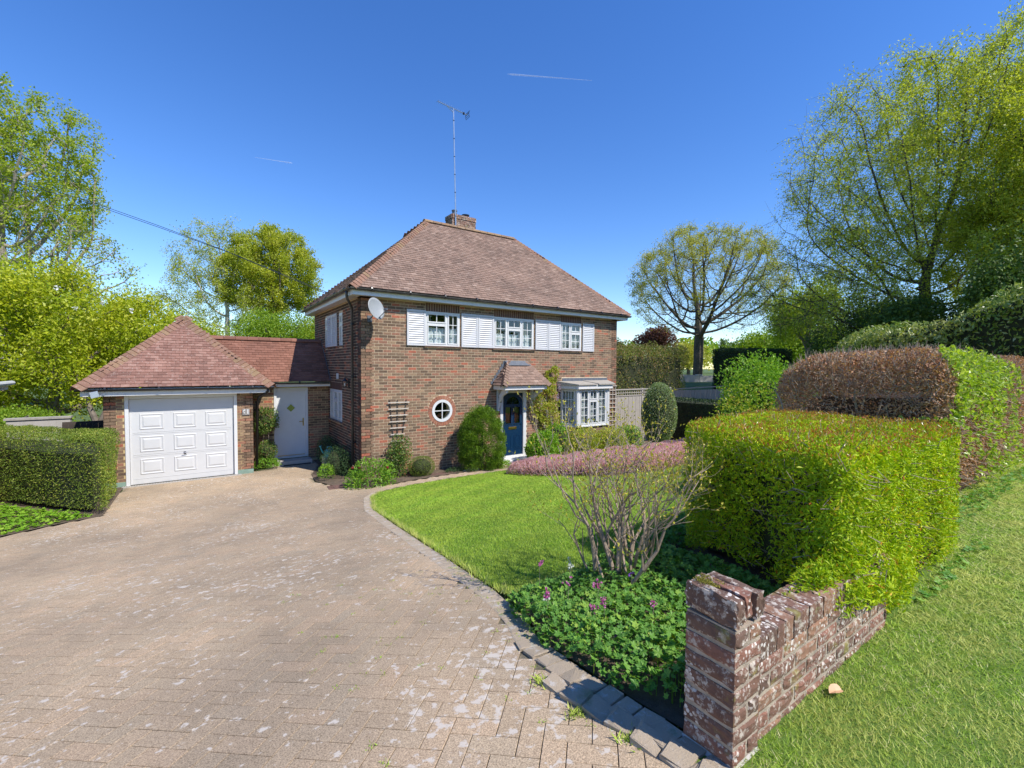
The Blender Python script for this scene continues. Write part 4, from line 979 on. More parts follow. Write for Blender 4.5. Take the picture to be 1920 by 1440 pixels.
# chamfered block
def chamf(hx, hy, hz, c):
    V = [(-hx, -hy, -hz), (hx, -hy, -hz), (hx, hy, -hz), (-hx, hy, -hz), (-hx, -hy, hz-c), (hx, -hy, hz-c), (hx, hy, hz-c), (-hx, hy, hz-c), (-hx+c, -hy+c, hz), (hx-c, -hy+c, hz), (hx-c, hy-c, hz), (-hx+c, hy-c, hz)]
    F = [(0, 1, 5, 4), (1, 2, 6, 5), (2, 3, 7, 6), (3, 0, 4, 7), (4, 5, 9, 8), (5, 6, 10, 9), (6, 7, 11, 10), (7, 4, 8, 11), (8, 9, 10, 11)]
    return np.array(V, float), np.array(F)
cvx, cfx = chamf(.0982, .0482, .02, .0015); pm = mkmesh('paver', cvx, [cfx], M['paver'])
for i in near:
    o = link('paver', pm, dv); mt = Matrix.Identity(4)
    for q in range(3): mt[q][0], mt[q][1], mt[q][2], mt[q][3] = Rp[i][0][q], Rp[i][1][q], Rp[i][2][q], PC[i][q]
    o.matrix_basis = mt
rest = np.ones(n, bool); rest[near] = False; nr = rest.sum()
V = (np.einsum('vj,njk->nvk', cvx, Rp[rest]) + PC[rest][:, None]).reshape(-1, 3); F = (cfx[None] + (np.arange(nr)*12)[:, None, None]).reshape(-1, 4)
link('paving', mkmesh('paving', V, [F], M['paver']), dv, kind='stuff')
# edging blocks along the lawn and bed
def along(P, step):
    P = np.array(P, float); seg = np.linalg.norm(np.diff(P, axis=0), axis=1); cum = np.concatenate([[0], np.cumsum(seg)]); out = []
    for s in np.arange(step/2, cum[-1], step):
        i = min(np.searchsorted(cum, s)-1, len(seg)-1); t = (s-cum[i])/seg[i]; p = P[i]*(1-t)+P[i+1]*t; out.append((p, nrm(P[i+1]-P[i])))
    return out
kv, kf = chamf(.5, .5, .5, .06)
for p, d in along(EDGE, .105):
    nrm_ = A(-d[1], d[0])   # to the right of travel? travel is -y, so this points +x ... flip
    side = A(d[1], -d[0])
    near_ = p[1] < -9.35
    q = p + side*(.0); zz = g(q[0], q[1]); hx = .072 if not near_ else .07
    sz = np.array([.101, (hx*2), .05]); jit = rng.normal(size=3)*(.004 if near_ else .002)
    Rm = np.array([[d[0], d[1], float(g(q[0]+d[0]*.05, q[1]+d[1]*.05)-g(q[0]-d[0]*.05, q[1]-d[1]*.05))/.1], [side[0], side[1], jit[0]], [0, 0, 1]])
    vv = (kv*sz) @ Rm
    if near_: vv = vv + rng.normal(size=vv.shape)*.003
    link('kerb_block', mkmesh('kerb_block', vv, [kf], M['kerb']), dv, (q[0]+jit[1], q[1]+jit[2], zz - .022 + (.012 if near_ else .0)))
for i in range(9):   # second row beside the pillar
    p = A(-1.93, -9.78) + A(.012, -.125)*i + rng.normal(size=2)*.006; zz = g(*p)
    vv = (kv*np.array([.11, .115, .05])) @ np.array([[c45 if 0 else .96, .2, 0], [-.2, .96, .1], [0, 0, 1]]) + rng.normal(size=(12, 3))*.004
    link('kerb_block', mkmesh('kerb_block', vv, [kf], M['kerb']), dv, (p[0], p[1], zz-.006))

LAWN = [(-.2+.12, -1.66-.06), (.6, -1.44), (1.93, -1.32), (3.2, -1.34), (4.4, -1.42), (7, -1.4), (11.5, -1.6), (12.2, -7.0), (6, -7.6), (1.93, -7.95), (.6, -8.42), (-.6, -8.62), (-1.20, -8.72), (-1.47, -8.72), (-1.45, -8.4), (-1.38, -7.8), (-1.23, -6.6), (-1.06, -5.27), (-.84, -3.6), (-.70, -3.1), (-.42, -2.15)]
BED = [(-1.47, -8.72), (-1.20, -8.72), (-.6, -8.62), (.6, -8.42), (1.93, -7.95), (6, -7.6), (12, -7.0), (12.5, -10.3), (-1.70, -10.36), (-1.72, -9.9), (-1.70, -9.4), (-1.56, -9.0)]
lw = sheet('lawn', LAWN, .005, M['lawnbase']); tag(lw, 'mown front lawn beside the driveway, sloping down to the house', 'lawn', kind='structure')
bd = sheet('flower_bed', BED, -.005, M['soil']); tag(bd, 'soil of the planted bed between the lawn and the street wall', 'flower bed', kind='structure')
hb = sheet('border_soil', [(-.75, -.15), (-.98, .5), (-.93, 1.3), (-.5, 2.4), (-.5, 3.2), (0, 3.3), (0, 0), (9.6, 0), (13, .2), (13, -1.6), (4.4, -1.3), (5.4, -.7), (5.45, 0), (3.95, -.03), (3.95, -.42), (3.4, -.70), (2.0, -.78), (.75, -.90), (-.1, -.97), (-.45, -.6)], .012, M['soil']); tag(hb, 'soil border along the foot of the house walls', 'border', kind='structure')
lb = sheet('side_bed', [(-6.2, -.70), (-5.5, -.30), (-4.86, -.08), (-4.8, 2.3), (-9.5, 8), (-13, 4), (-8, -3), (-6.9, -2.5)], .010, M['soil']); tag(lb, 'soil bed under the clipped hedge left of the driveway', 'bed', kind='structure')
vg = sheet('verge', [(-1.86, -10.40), (-1.60, -10.53), (-.1, -10.53), (0, -10.44), (1.9, -10.40), (2.3, -10.0), (14, -9.95), (24, -10.0), (24, -14.5), (-1.72, -14.5), (-1.75, -11.5)], .004, M['lawnbase'], .5); tag(vg, 'grass verge running along the street side of the brick wall', 'verge', kind='structure')

# grass
def blades(P, h0, h1, w, lean=.5, seed=0, off=0.0, cols=None):
    n = len(P); z = g(P[:, 0], P[:, 1]) + off; H = h0 + (h1-h0)*rng.random(n); a = rng.random(n)*2*PI; b = rng.random(n)*2*PI
    B = np.column_stack([P, z]); s = np.column_stack([np.cos(a), np.sin(a), np.zeros(n)])*w[0]*(.6+.8*rng.random((n, 1))); l = np.column_stack([np.cos(b), np.sin(b), np.zeros(n)])*(lean*H*(.2+rng.random(n)))[:, None]
    T = B + l + np.column_stack([np.zeros(n), np.zeros(n), H])
    V = np.stack([B-s, B+s, T], 1).reshape(-1, 3); return V, np.arange(3*n).reshape(-1, 3)
def grassmat(name, stops, big, c2, streak=False):
    mt, nt, bs, out = newmat(name); c = ramp(nt, rnd(nt), stops)
    f = ramp(nt, noise(nt, big, 4, .6), [(.42, (0, 0, 0)), (.62, (.75, .75, .75))]); c = mixc(nt, f, c, c2)
    f = ramp(nt, noise(nt, .9, 3), [(.3, (.82, .84, .8)), (.7, (1.12, 1.1, 1.1))]); c = mixc(nt, 1.0, c, f, 'MULTIPLY')
    if streak:
        wv = N(nt, 'ShaderNodeTexWave'); wv.inputs['Scale'].default_value = .42; wv.inputs['Distortion'].default_value = .25; wv.inputs['Detail'].default_value = 1; mp = N(nt, 'ShaderNodeMapping'); mp.inputs['Rotation'].default_value = (0, 0, .95); L(nt, wpos(nt), mp.inputs[0]); L(nt, mp.outputs[0], wv.inputs['Vector']); c = mixc(nt, 1.0, c, ramp(nt, wv.outputs['Fac'], [(.3, (.90, .93, .9)), (.7, (1.05, 1.04, 1.05))]), 'MULTIPLY')
    L(nt, c, bs.inputs['Base Color']); bs.inputs['Roughness'].default_value = .55; bs.inputs['Specular IOR Level'].default_value = .3
    tr = N(nt, 'ShaderNodeBsdfTranslucent'); L(nt, c, tr.inputs[0]); mx = N(nt, 'ShaderNodeMixShader'); mx.inputs[0].default_value = .3
    L(nt, bs.outputs[0], mx.inputs[1]); L(nt, tr.outputs[0], mx.inputs[2]); L(nt, mx.outputs[0], out.inputs[0]); return mt
M['lawn'] = grassmat('lawn_grass', [(0, (.20, .36, .025)), (.5, (.30, .48, .035)), (.85, (.38, .54, .055)), (1, (.50, .54, .13))], 2.2, (.38, .48, .055), True)
M['verge'] = grassmat('verge_grass', [(0, (.22, .38, .025)), (.45, (.36, .54, .045)), (.72, (.47, .60, .08)), (.86, (.66, .66, .24)), (1, (.74, .64, .38))], 3, (.60, .60, .16))
lp = np.array(LAWN); cam2 = CAM[:2]
P = scatter(lp, 12500); d = np.linalg.norm(P-cam2, axis=1); P = P[rng.random(len(P)) < np.clip(4.5/d, .12, 1)**1.15]; P = P[P[:, 0] < 10]
q = (P-CAM[:2]) @ FWD[:2]; qx = 960+FPX*((P-CAM[:2])@CR[:2])/np.maximum(q, .1); P = P[(qx < 1420)]
d = np.linalg.norm(P-cam2, axis=1)
V, F = blades(P, .012, .026, A(.0028), 1.3, off=.003); 
sc_ = np.repeat(np.clip(d/5, .9, 2.6), 3)  # widen far blades a little
ctr = np.repeat((V.reshape(-1, 3, 3)[:, 0]+V.reshape(-1, 3, 3)[:, 1])/2, 3, 0); V[:, :2] = ctr[:, :2] + (V[:, :2]-ctr[:, :2])*sc_[:, None]
lg = link('lawn_grass', mkmesh('lawn_grass', V, [F], M['lawn'])); tag(lg, 'short mown grass of the front lawn', 'grass', kind='stuff')
# longer fringe at the lawn edge
E2 = np.array(LAWN[-10:] + LAWN[:1]); 
pts = np.array([p for p, _ in along(E2, .006)]); pts = np.repeat(pts, 3, 0) + rng.normal(size=(len(pts)*3, 2))*.02
V1, F1 = blades(pts, .03, .075, A(.0028), .9, off=0.0)
VG = np.array([(-1.80, -10.55), (-1.58, -10.55), (0, -10.54), (1.9, -10.45), (2.4, -10.05), (9, -10.0), (14, -10.0), (14, -12.6), (2, -12.6), (-1.7, -12.2), (-1.74, -11.3)])
P = scatter(VG, 19000); d = np.linalg.norm(P-cam2, axis=1); P = P[rng.random(len(P)) < np.clip(2.6/d, .05, 1)**1.25]
q = (P-CAM[:2]) @ FWD[:2]; qx = 960+FPX*((P-CAM[:2])@CR[:2])/np.maximum(q, .1); P = P[(q > .9) & (qx < 2010)]; d = np.linalg.norm(P-cam2, axis=1)
V, F = blades(P, .010, .028, A(.0019), 1.7, off=.002); sc_ = np.repeat(np.clip(d/3, .8, 2.8), 3)
ctr = np.repeat((V.reshape(-1, 3, 3)[:, 0]+V.reshape(-1, 3, 3)[:, 1])/2, 3, 0); V[:, :2] = ctr[:, :2] + (V[:, :2]-ctr[:, :2])*sc_[:, None]
gv = link('verge_grass', mkmesh('verge_grass', V, [F], M['verge'])); tag(gv, 'patchy mixed grass growing on the verge by the wall', 'grass', kind='stuff')
ef = link('edge_grass', mkmesh('edge_grass', V1, [F1], M['verge'])); tag(ef, 'ragged grass fringe overhanging the driveway edge', 'grass', kind='stuff')
# joint weeds
wp = []
for _ in range(130):
    i = near[rng.integers(0, 300)]; wp.append(PC[i, :2] + Rp[i][1][:2]*.05*rng.choice([-1, 1]) + Rp[i][0][:2]*rng.uniform(-.1, .1))
wp = np.array(wp); wp = wp[wp[:, 0] > -2.9]; wp = np.concatenate([wp, np.array([p for p, _ in along(EDGE[6:], .05)]) + rng.normal(size=(len(along(EDGE[6:], .05)), 2))*.03])
W_ = np.repeat(wp, 12, 0) + rng.normal(size=(len(wp)*12, 2))*.014; V, F = blades(W_, .004, .014, A(.0025), 1.2, off=.001)
wd = link('joint_weeds', mkmesh('joint_weeds', V, [F], M['lawn'])); tag(wd, 'moss and tiny weeds growing in the paving joints', 'weeds', kind='stuff')
W_ = np.repeat(np.array([(-2.0, -9.98), (-1.93, -10.22), (-1.97, -9.70)]), 90, 0); W_ = W_ + rng.normal(size=W_.shape)*.022; V, F = blades(W_, .008, .032, A(.004), 1.3, off=.002)
wd = link('kerb_weeds', mkmesh('kerb_weeds', V, [F], M['verge'])); tag(wd, 'small tufts of weeds sprouting between the kerb blocks', 'weeds', kind='stuff')

# ================================================================== brick pier and low street wall
pier = empty('brick_pier', (-1.655, -10.46, 1.38), 'weathered brick gate pier spotted with lichen at the driveway entrance', 'pier')
x0, x1, y0, y1 = -1.757, -1.560, -10.562, -10.345; zb = 1.30
mb = MB(N=(0, 1, 0)); mb.box(x0+.008, x1-.008, y0+.008, y1-.008, zb-.1, 1.905); mb.build('mortar', M['oldmortar'], pier)
mb = MB(N=(0, 1, 0)); mb.box(x0-.006, x1+.004, y0-.006, y1+.006, zb-.15, 1.385); mb.build('footing', M['concrete'], pier, bevel=.012)
def rough_brick(name, c, h, parent, mat, seed, amp=.0012, rd=.0035):
    import bmesh
    r = np.random.default_rng(seed); bm = bmesh.new(); bmesh.ops.create_cube(bm, size=2)
    bmesh.ops.subdivide_edges(bm, edges=bm.edges[:], cuts=3, use_grid_fill=True)
    for v in bm.verts:
        p = A(*v.co); 
        e = (np.abs(p) > .99).sum(); p2 = p*h
        if e >= 2: p2 = p2 - np.sign(p)*(np.abs(p) > .99)*(rd*(1+.9*r.random()))
        p2 = p2 + r.normal(size=3)*amp
        v.co = Vector(p2)
    me = bpy.data.meshes.new(name); bm.to_mesh(me); bm.free(); me.materials.append(mat)
    o = link(name, me, parent, c); return o
zt = 1.905; sd = 0
for r in range(7):
    z = zt - .0375 - r*.075
    if r % 2 == 0: rough_brick('brick', (x0+.051, (y0+y1)/2, z), (.051, .1075, .0345), pier, M['oldbrick'], sd); rough_brick('brick', (x1-.046, (y0+y1)/2, z), (.044, .1075, .0345), pier, M['oldbrick'], sd+50)
    else: rough_brick('brick', ((x0+x1)/2, (y0+y1)/2, z), (.0985, .1075, .0345), pier, M['oldbrick'], sd)
    sd += 1
for i, xx in enumerate((x0+.031, (x0+x1)/2, x1-.031)):
    o = rough_brick('coping_brick', (xx, (y0+y1)/2 + (.0, .006, -.004)[i], 1.912+.055 + (0, .003, -.002)[i]), (.0305, .109, .0525), pier, M['oldbrick'], 90+i, .003)
# moss on top
P = np.concatenate([A(-1.70, -10.40) + rng.normal(size=(500, 2))*(.012, .022), A(-1.66, -10.38) + rng.normal(size=(300, 2))*(.006, .04)])
P = P[(P[:, 0] > x0+.012) & (P[:, 0] < x1-.01) & (P[:, 1] > y0+.01) & (P[:, 1] < y1-.008)]; n = len(P); zt_ = 2.019
V, F = leafquads(np.column_stack([P, np.full(n, zt_)+rng.random(n)*.006]), rdir(n)*A(1, 1, .5)+A(0, 0, .7), rdir(n), .010, .004)
M['moss'] = foliage('moss', [(0, (.20, .19, .02)), (.6, (.30, .26, .04)), (1, (.16, .17, .03))], .8, .1)
link('moss', mkmesh('moss', V, [F], M['moss']), pier, kind='stuff')
# low wall
lwall = empty('low_brick_wall', (1, -10.48, 1.38), 'low lichen covered street wall running from the pier under the hedges', 'wall')
mb = MB(N=(0, 1, 0)); mb.box(-1.552, -.05, -10.534, -10.405, 1.1, 1.704); lwm = mb.build('mortar', M['oldmortar'], lwall)
RR_ = brick_rects(1.5, 1.33, 1.705, [], 0); me_ = {}
cnt = 0
for (u0, u1, z0_, z1_) in RR_:
    c = A(-1.552+(u0+u1)/2, -10.469, (z0_+z1_)/2)
    if u0 < 4: rough_brick('brick', c, ((u1-u0)/2+.001, .072, .0345), lwm, M['oldbrick'], 200+cnt, .0014); cnt += 1
for i in range(20):   # brick on edge coping, some missing/uneven
    u = -1.552+.035+.0745*i
    rough_brick('coping_brick', (u, -10.468+rng.normal()*.002, 1.708+.050+rng.normal()*.0015), (.0368, .080, .0505), lwm, M['oldbrick'], 500+i, .0010, .0016)

# ================================================================== plants helpers
def hedge_shell(poly, zb, zt, n, depth=.12, rr=.18, bulge=.05, bs=1.3, seed=0, top=True, dens_side=1.0):
    """points+normals on a rounded prism; zt may be function of (x,y)"""
    poly = np.array(poly, float); per = []; m = len(poly); area = 0.5*np.sum(poly[:, 0]*np.roll(poly[:, 1], -1)-np.roll(poly[:, 0], -1)*poly[:, 1])
    if area < 0: poly = poly[::-1]
    L_ = np.linalg.norm(np.roll(poly, -1, 0)-poly, axis=1); ztf = zt if callable(zt) else (lambda x, y: np.full(len(x), zt)); zbf = zb if callable(zb) else (lambda x, y: np.full(len(x), zb))
    H = ztf(poly[:, 0], poly[:, 1]).mean()-zbf(poly[:, 0], poly[:, 1]).mean(); As = L_.sum()*H; At = abs(area) if top else 0
    ns = int(n*As/(As+At)); ntp = n-ns
    e = rng.choice(m, ns, p=L_/L_.sum()); t = rng.random(ns); a = poly[e]; b = np.roll(poly, -1, 0)[e]; p = a+(b-a)*t[:, None]; d = nrm(b-a); nn = np.column_stack([d[:, 1], -d[:, 0]])
    u = rng.random(ns); zb_, zt_ = zbf(p[:, 0], p[:, 1]), ztf(p[:, 0], p[:, 1]); z = zb_+(zt_-zb_)*u
    # corner rounding in plan
    ed = np.minimum(t, 1-t)*L_[e]; pv_ = np.roll(poly, 1, 0); nx_ = np.roll(poly, -1, 0); tn = np.clip(1-(nrm(poly-pv_)*nrm(nx_-poly)).sum(1), 0, 1); tv = np.where(t < .5, tn[e], np.roll(tn, -1)[e]); cr = np.clip(1-ed/rr, 0, 1)*np.clip(tv*1.6, 0, 1); ins = rr*(1-np.sqrt(np.clip(1-cr**2, 0, 1)))*.6
    tr = np.clip(1-(zt_-z)/rr, 0, 1); ins2 = rr*(1-np.sqrt(np.clip(1-tr**2, 0, 1)))
    P1 = np.column_stack([p - nn*(ins+ins2)[:, None], z]); N1 = nrm(np.column_stack([nn*(1-.7*tr[:, None]), tr]))
    if ntp:
        q = scatter(poly, ntp/max(abs(area), 1e-6)); ed = edgedist(q, poly); zt2 = ztf(q[:, 0], q[:, 1]); k = np.clip(1-ed/rr, 0, 1)
        P2 = np.column_stack([q, zt2 - rr*(1-np.sqrt(np.clip(1-k**2, 0, 1)))]); N2 = np.tile(A(0, 0, 1), (len(q), 1)); P = np.concatenate([P1, P2]); Nn = np.concatenate([N1, N2])
    else: P, Nn = P1, N1
    P = P + Nn*(vnoise(P, bs, seed)*bulge - depth*rng.random(len(P))**1.6)[:, None]
    return P, Nn
def gapfilter(P, Nn, thr, seed, zmax):
    k = ~((vnoise(P, 3.4, seed) > thr) & (P[:, 2] < zmax) & (rng.random(len(P)) < .8)); return P[k], Nn[k]
def core(poly, zb, zt, ins, mat, parent, name='dark_core'):  # added dark solid that stops the hedge being see-through
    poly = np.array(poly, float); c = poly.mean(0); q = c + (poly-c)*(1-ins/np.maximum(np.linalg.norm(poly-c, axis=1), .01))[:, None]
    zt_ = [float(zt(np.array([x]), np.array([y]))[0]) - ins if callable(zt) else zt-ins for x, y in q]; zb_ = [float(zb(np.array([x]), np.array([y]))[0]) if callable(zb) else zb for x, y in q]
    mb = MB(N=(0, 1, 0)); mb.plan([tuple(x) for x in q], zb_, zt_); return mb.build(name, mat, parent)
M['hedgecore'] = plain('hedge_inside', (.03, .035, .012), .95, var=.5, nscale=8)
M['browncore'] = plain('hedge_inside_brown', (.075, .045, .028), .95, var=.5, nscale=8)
def leafset(P, Nn, L0, L1, asp, out=.5, up=.2, fold=.25):
    n = len(P); D = nrm(Nn*out + rdir(n) + A(0, 0, up)); NN = nrm(Nn*.6 + rdir(n)); Ls = L0+(L1-L0)*rng.random(n); return leafquads(P, D, NN, Ls, Ls*asp, fold)
def hedge(name, label, cat, poly, zb, zt, n, mat, L0, L1, asp, loc=None, coremat='hedgecore', coreins=.14, twl=.18, twigs=0, twigmat='twig', **kw):
    o_up = kw.pop('out', .5); up = kw.pop('up', .2)
    pc = np.array(poly).mean(0); zz = float(zb(np.array([pc[0]]), np.array([pc[1]]))[0]) if callable(zb) else zb
    root = empty(name, (pc[0], pc[1], zz), label, cat)
    gp = kw.pop('gap', None); wp_ = kw.pop('warp', lambda P: P); P, Nn = hedge_shell(poly, zb, zt, n, **kw); P = wp_(P)
    if gp: P, Nn = gapfilter(P, Nn, *gp)
    v, f = leafset(P, Nn, L0, L1, asp, o_up, up)
    link('foliage', mkmesh(name+'_leaves', v, [f], mat), root)
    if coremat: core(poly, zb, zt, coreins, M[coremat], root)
    if twigs:
        P, Nn = hedge_shell(poly, zb, zt, twigs, depth=.25, **{k: v for k, v in kw.items() if k != 'depth'}); P = wp_(P)
        d = nrm(Nn*.5+rdir(len(P))+A(0, 0, .3)); ln = (.10+.16*rng.random(len(P)))*(twl/.18); v, f = frusta(P-Nn*.05, P+d*ln[:, None], .0035, .0015, 3)
        link('twigs', mkmesh(name+'_twigs', v, [f], M[twigmat]), root, kind='stuff')
    return root
def blob(c, r, n, shell=.35, zflat=-.4, bumps=.12, bs=1.5, seed=0):
    d = rdir(n); d = d[d[:, 2] > zflat]; R = 1 + bumps*vnoise(d*2, bs, seed); t = 1-shell*rng.random(len(d))**1.5
    return A(*c) + d*np.array(r)*(R*t)[:, None], nrm(d/np.array(r))
def bush(name, label, cat, c, r, n, mat, L0, L1, asp, corek=.72, stems=None, group=None, **kw):
    root = empty(name, (c[0], c[1], float(g(c[0], c[1]))), label, cat, group)
    P, Nn = blob(c, r, n, **kw); P = P[P[:, 2] > g(P[:, 0], P[:, 1])+.01] if True else P; Nn = Nn[:len(P)] if len(P) != len(Nn) else Nn
    P, Nn = blob(c, r, n, **kw); kq = P[:, 2] > g(P[:, 0], P[:, 1])+.01; P, Nn = P[kq], Nn[kq]
    v, f = leafset(P, Nn, L0, L1, asp); link('foliage', mkmesh(name+'_leaves', v, [f], mat), root)
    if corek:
        mb = MB(N=(0, 1, 0)); k = 10; prof = [(max(.001, r[0]*corek*math.sin(PI*i/k)), -r[2]*corek*math.cos(PI*i/k)) for i in range(k+1)]; mb.lathe(prof, c, 12); mb.build('dark_core', M['hedgecore'], root)  # dark solid added inside the bush to block the view through
    return root

# ------------------------------------------------------------------ hedges
M['privet'] = foliage('privet_leaf', [(0, (.26, .42, .01)), (.4, (.42, .58, .012)), (.78, (.56, .66, .015)), (.95, (.68, .64, .03)), (.99, (.62, .32, .03)), (1, (.62, .20, .03))], .5, .32, 3, (.17, .30, .012), .25, .45)
M['privet_tip'] = foliage('privet_young_leaf', [(0, (.34, .36, .03)), (.5, (.45, .26, .04)), (1, (.55, .13, .05))], .3, .4, 3, None, .55)
pv = [(-.46, -10.42), (1.80, -10.50), (2.30, -9.0), (.27, -8.94)]
zbp = lambda x, y: 1.72 - .12*np.clip((x+.45)/.3, 0, 1) - .22*np.clip((x-.0)/.4, 0, 1) - .14*np.clip((y+10.3)/.2, 0, 1) + .10*vnoise(np.stack([x, y], 1), 3.2, 4)
ztp = lambda x, y: 2.40 + .02*vnoise(np.stack([x, y], 1), 2, 3)
def pwarp(P):
    w_ = np.clip((2.2-P[:, 2])/.45, 0, 1)*np.clip((-P[:, 1]-9.75)/.6, 0, 1)*np.clip(1-(P[:, 0]+.5)/1.1, 0, 1); P = P.copy(); P[:, 0] -= .26*w_; P[:, 1] -= .13*w_; return P
privet = hedge('privet_hedge', 'square clipped bright green hedge with orange young tips behind the brick pier', 'hedge', pv, zbp, ztp, 85000, M['privet'], .026, .044, .34, depth=.17, rr=.10, bulge=.038, bs=2.8, gap=(.45, 5, 2.15), warp=pwarp, twigs=1500, twigmat='stem', twl=.07, coreins=.22)
P, Nn = hedge_shell(pv, 2.3, ztp, 9000, depth=.03, rr=.10, bulge=.03, bs=2.5, seed=0); k = P[:, 2] > 2.33; P, Nn = P[k], Nn[k]; P = P + A(0, 0, 1)*rng.random((len(P), 1))*.035
v, f = leafset(P[:5500], Nn[:5500], .02, .034, .35, .3, .9); link('young_tips', mkmesh('privet_tips', v, [f], M['privet_tip']), privet)
P = []; Nn = []
for (c_, r_, n_) in (((-.50, -10.45, 1.80), (.50, .09, .12), 3400), ((-.80, -10.47, 1.78), (.20, .08, .10), 1100), ((-.58, -10.52, 1.74), (.24, .07, .12), 1300), ((-.25, -10.53, 1.70), (.30, .08, .16), 1800), ((.15, -10.50, 1.58), (.30, .10, .20), 1800)):
    p_, q_ = blob(c_, r_, n_, shell=.6, zflat=-1, bumps=.3, seed=n_); P.append(p_); Nn.append(q_)
P, Nn = np.concatenate(P), np.concatenate(Nn); v, f = leafset(P, Nn, .026, .044, .34, .5, -.1); link('overhang', mkmesh('privet_overhang', v, [f], M['privet']), privet)
mb = MB(N=(0, 1, 0))
for (xx, yy) in ((.3, -10.0), (.9, -9.8), (1.6, -9.9), (.5, -9.4), (1.3, -9.4), (1.9, -9.4)): mb.tube([(xx, yy, 1.15), (xx+.03, yy, 1.5), (xx-.02, yy+.04, 2.0)], [.03, .022, .015], 6)
mb.build('stems', M['stem'], privet)

M['beech'] = foliage('beech_dead_leaf', [(0, (.28, .13, .07)), (.4, (.45, .22, .12)), (.75, (.56, .33, .19)), (1, (.66, .46, .31))], .6, .3)
M['beech_green'] = foliage('beech_new_leaf', [(0, (.22, .36, .03)), (.5, (.36, .50, .05)), (1, (.52, .62, .18))], .35, .5)
bp = [(3.28, -10.12), (9.8, -10.25), (9.8, -8.3), (6.5, -7.9), (3.9, -8.05), (3.15, -8.6)]
ztb = lambda x, y: 3.14 - .22*np.clip((-8.9-y)/-.0001*0, 0, 1) - .20*np.clip((np.abs(y+9.35)-.35)/.9, 0, 1)**1.5 + .05*vnoise(np.stack([x, y], 1), 1.5, 9)
zbb = lambda x, y: g(x, y) + .12
beech = hedge('beech_hedge', 'tall clipped brown beech hedge with bare grey branches beyond the green hedge', 'hedge', bp, zbb, ztb, 66000, M['beech'], .03, .055, .5, depth=.22, rr=.35, bulge=.07, bs=1.3, coremat='browncore', coreins=.6)
P, Nn = hedge_shell(bp, zbb, ztb, 22000, depth=.34, rr=.35, bulge=.07, bs=1.3); k = P[:, 0] < 8; P, Nn = P[k], Nn[k]
d = nrm(Nn*.55+rdir(len(P))+A(0, 0, .15)); ln = .04+.10*rng.random(len(P)); v, f = frusta(P-Nn*.06, P+d*ln[:, None], .0048, .002, 3); link('twigs', mkmesh('beech_twigs', v, [f], M['twig']), beech, kind='stuff')
# thick bare limbs on the end face
mb = MB(N=(0, 1, 0))
for i in range(34):
    yy = rng.uniform(-9.7, -8.4); z0 = float(g(3.4, yy))+.1; p = A(rng.uniform(3.35, 3.7), yy, rng.uniform(1.3, 2.0)); d = nrm(A(rng.normal()*.15-.08, rng.normal()*.9, rng.uniform(.3, 1.1))); pts = [p]; 
    for j in range(4):
        d = nrm(d + rng.normal(size=3)*(.10, .3, .3)); p = p + d*.2; p[0] = max(3.22, min(p[0], 3.6)); p[2] = min(p[2], 2.85); p[1] = np.clip(p[1], -9.75, -8.3); pts.append(p)
    r0 = rng.uniform(.012, .024); mb.tube(pts, [r0, r0*.9, r0*.75, r0*.6, r0*.4], 6)
mb.build('branches', M['bark_grey'], beech)
P, Nn = hedge_shell(bp, zbb, ztb, 60000, depth=.05, rr=.35, bulge=.07, bs=1.3)
k = (P[:, 1] < -9.55) & (P[:, 0] < 7.0) & ((P[:, 0] > 3.5) | (P[:, 2] < 2.35)) & (P[:, 1] < np.where(P[:, 2] > 2.6, -9.92, -9.7)) & (vnoise(P, 1.6, 21)+.25*rng.normal(size=len(P)) > -.05 + .30*(P[:, 0] > 5.6) + .9*((P[:, 2] < 1.85) & (P[:, 0] < 4.6)) + .8*(P[:, 1] > -10.0)*(P[:, 2] > 2.4)*(P[:, 0] < 3.6)); P, Nn = P[k][:12500], Nn[k][:12500]; P = P + Nn*.09*rng.random((len(P), 1))
v, f = leafset(P, Nn, .045, .075, .6, .5, -.1); link('new_foliage', mkmesh('beech_new', v, [f], M['beech_green']), beech)

M['yew'] = foliage('yew_needles', [(0, (.11, .18, .018)), (.5, (.20, .28, .025)), (.85, (.32, .36, .045)), (1, (.48, .46, .10))], .5, .25, 2, (.08, .15, .02))
yp = [(-4.84, -.02), (-4.80, 1.7), (-9.0, 6.4), (-10.0, 5.5), (-6.6, 1.85), (-5.3, .35)]
zty = lambda x, y: 1.47 + .03*vnoise(np.stack([x, y], 1), .8, 3); zby = lambda x, y: g(x, y)+.10
hedge('yew_hedge', 'dark clipped yew hedge with rounded corner left of the garage door', 'hedge', yp, zby, zty, 64000, M['yew'], .03, .055, .30, depth=.09, rr=.16, bulge=.05, bs=2.2, coreins=.34)
M['laurel'] = foliage('laurel_leaf', [(0, (.13, .23, .03)), (.5, (.24, .34, .05)), (.8, (.35, .42, .09)), (1, (.6, .62, .34))], .35, .35, .9, (.48, .46, .18), .5)
lpz = lambda x, y: 4.15 + .13*(-y-6) - .10*(x-12) + .35*vnoise(np.stack([x, y], 1), .7, 5); lpo = [(10.3, -10.6), (17, -11.2), (18, -5.6), (13.2, -5.3), (11.6, -7.5)]
hedge('laurel_hedge', 'high untrimmed laurel hedge rising above the brown beech hedge on the right', 'hedge', lpo, lambda x, y: np.full(len(x), .9), lpz, 42000, M['laurel'], .08, .15, .38, depth=.4, rr=.7, bulge=.22, bs=1.0, coreins=.5)
M['darkhedge'] = foliage('dark_hedge_leaf', [(0, (.02, .05, .012)), (.6, (.04, .075, .018)), (1, (.06, .10, .025))], .5, .15)
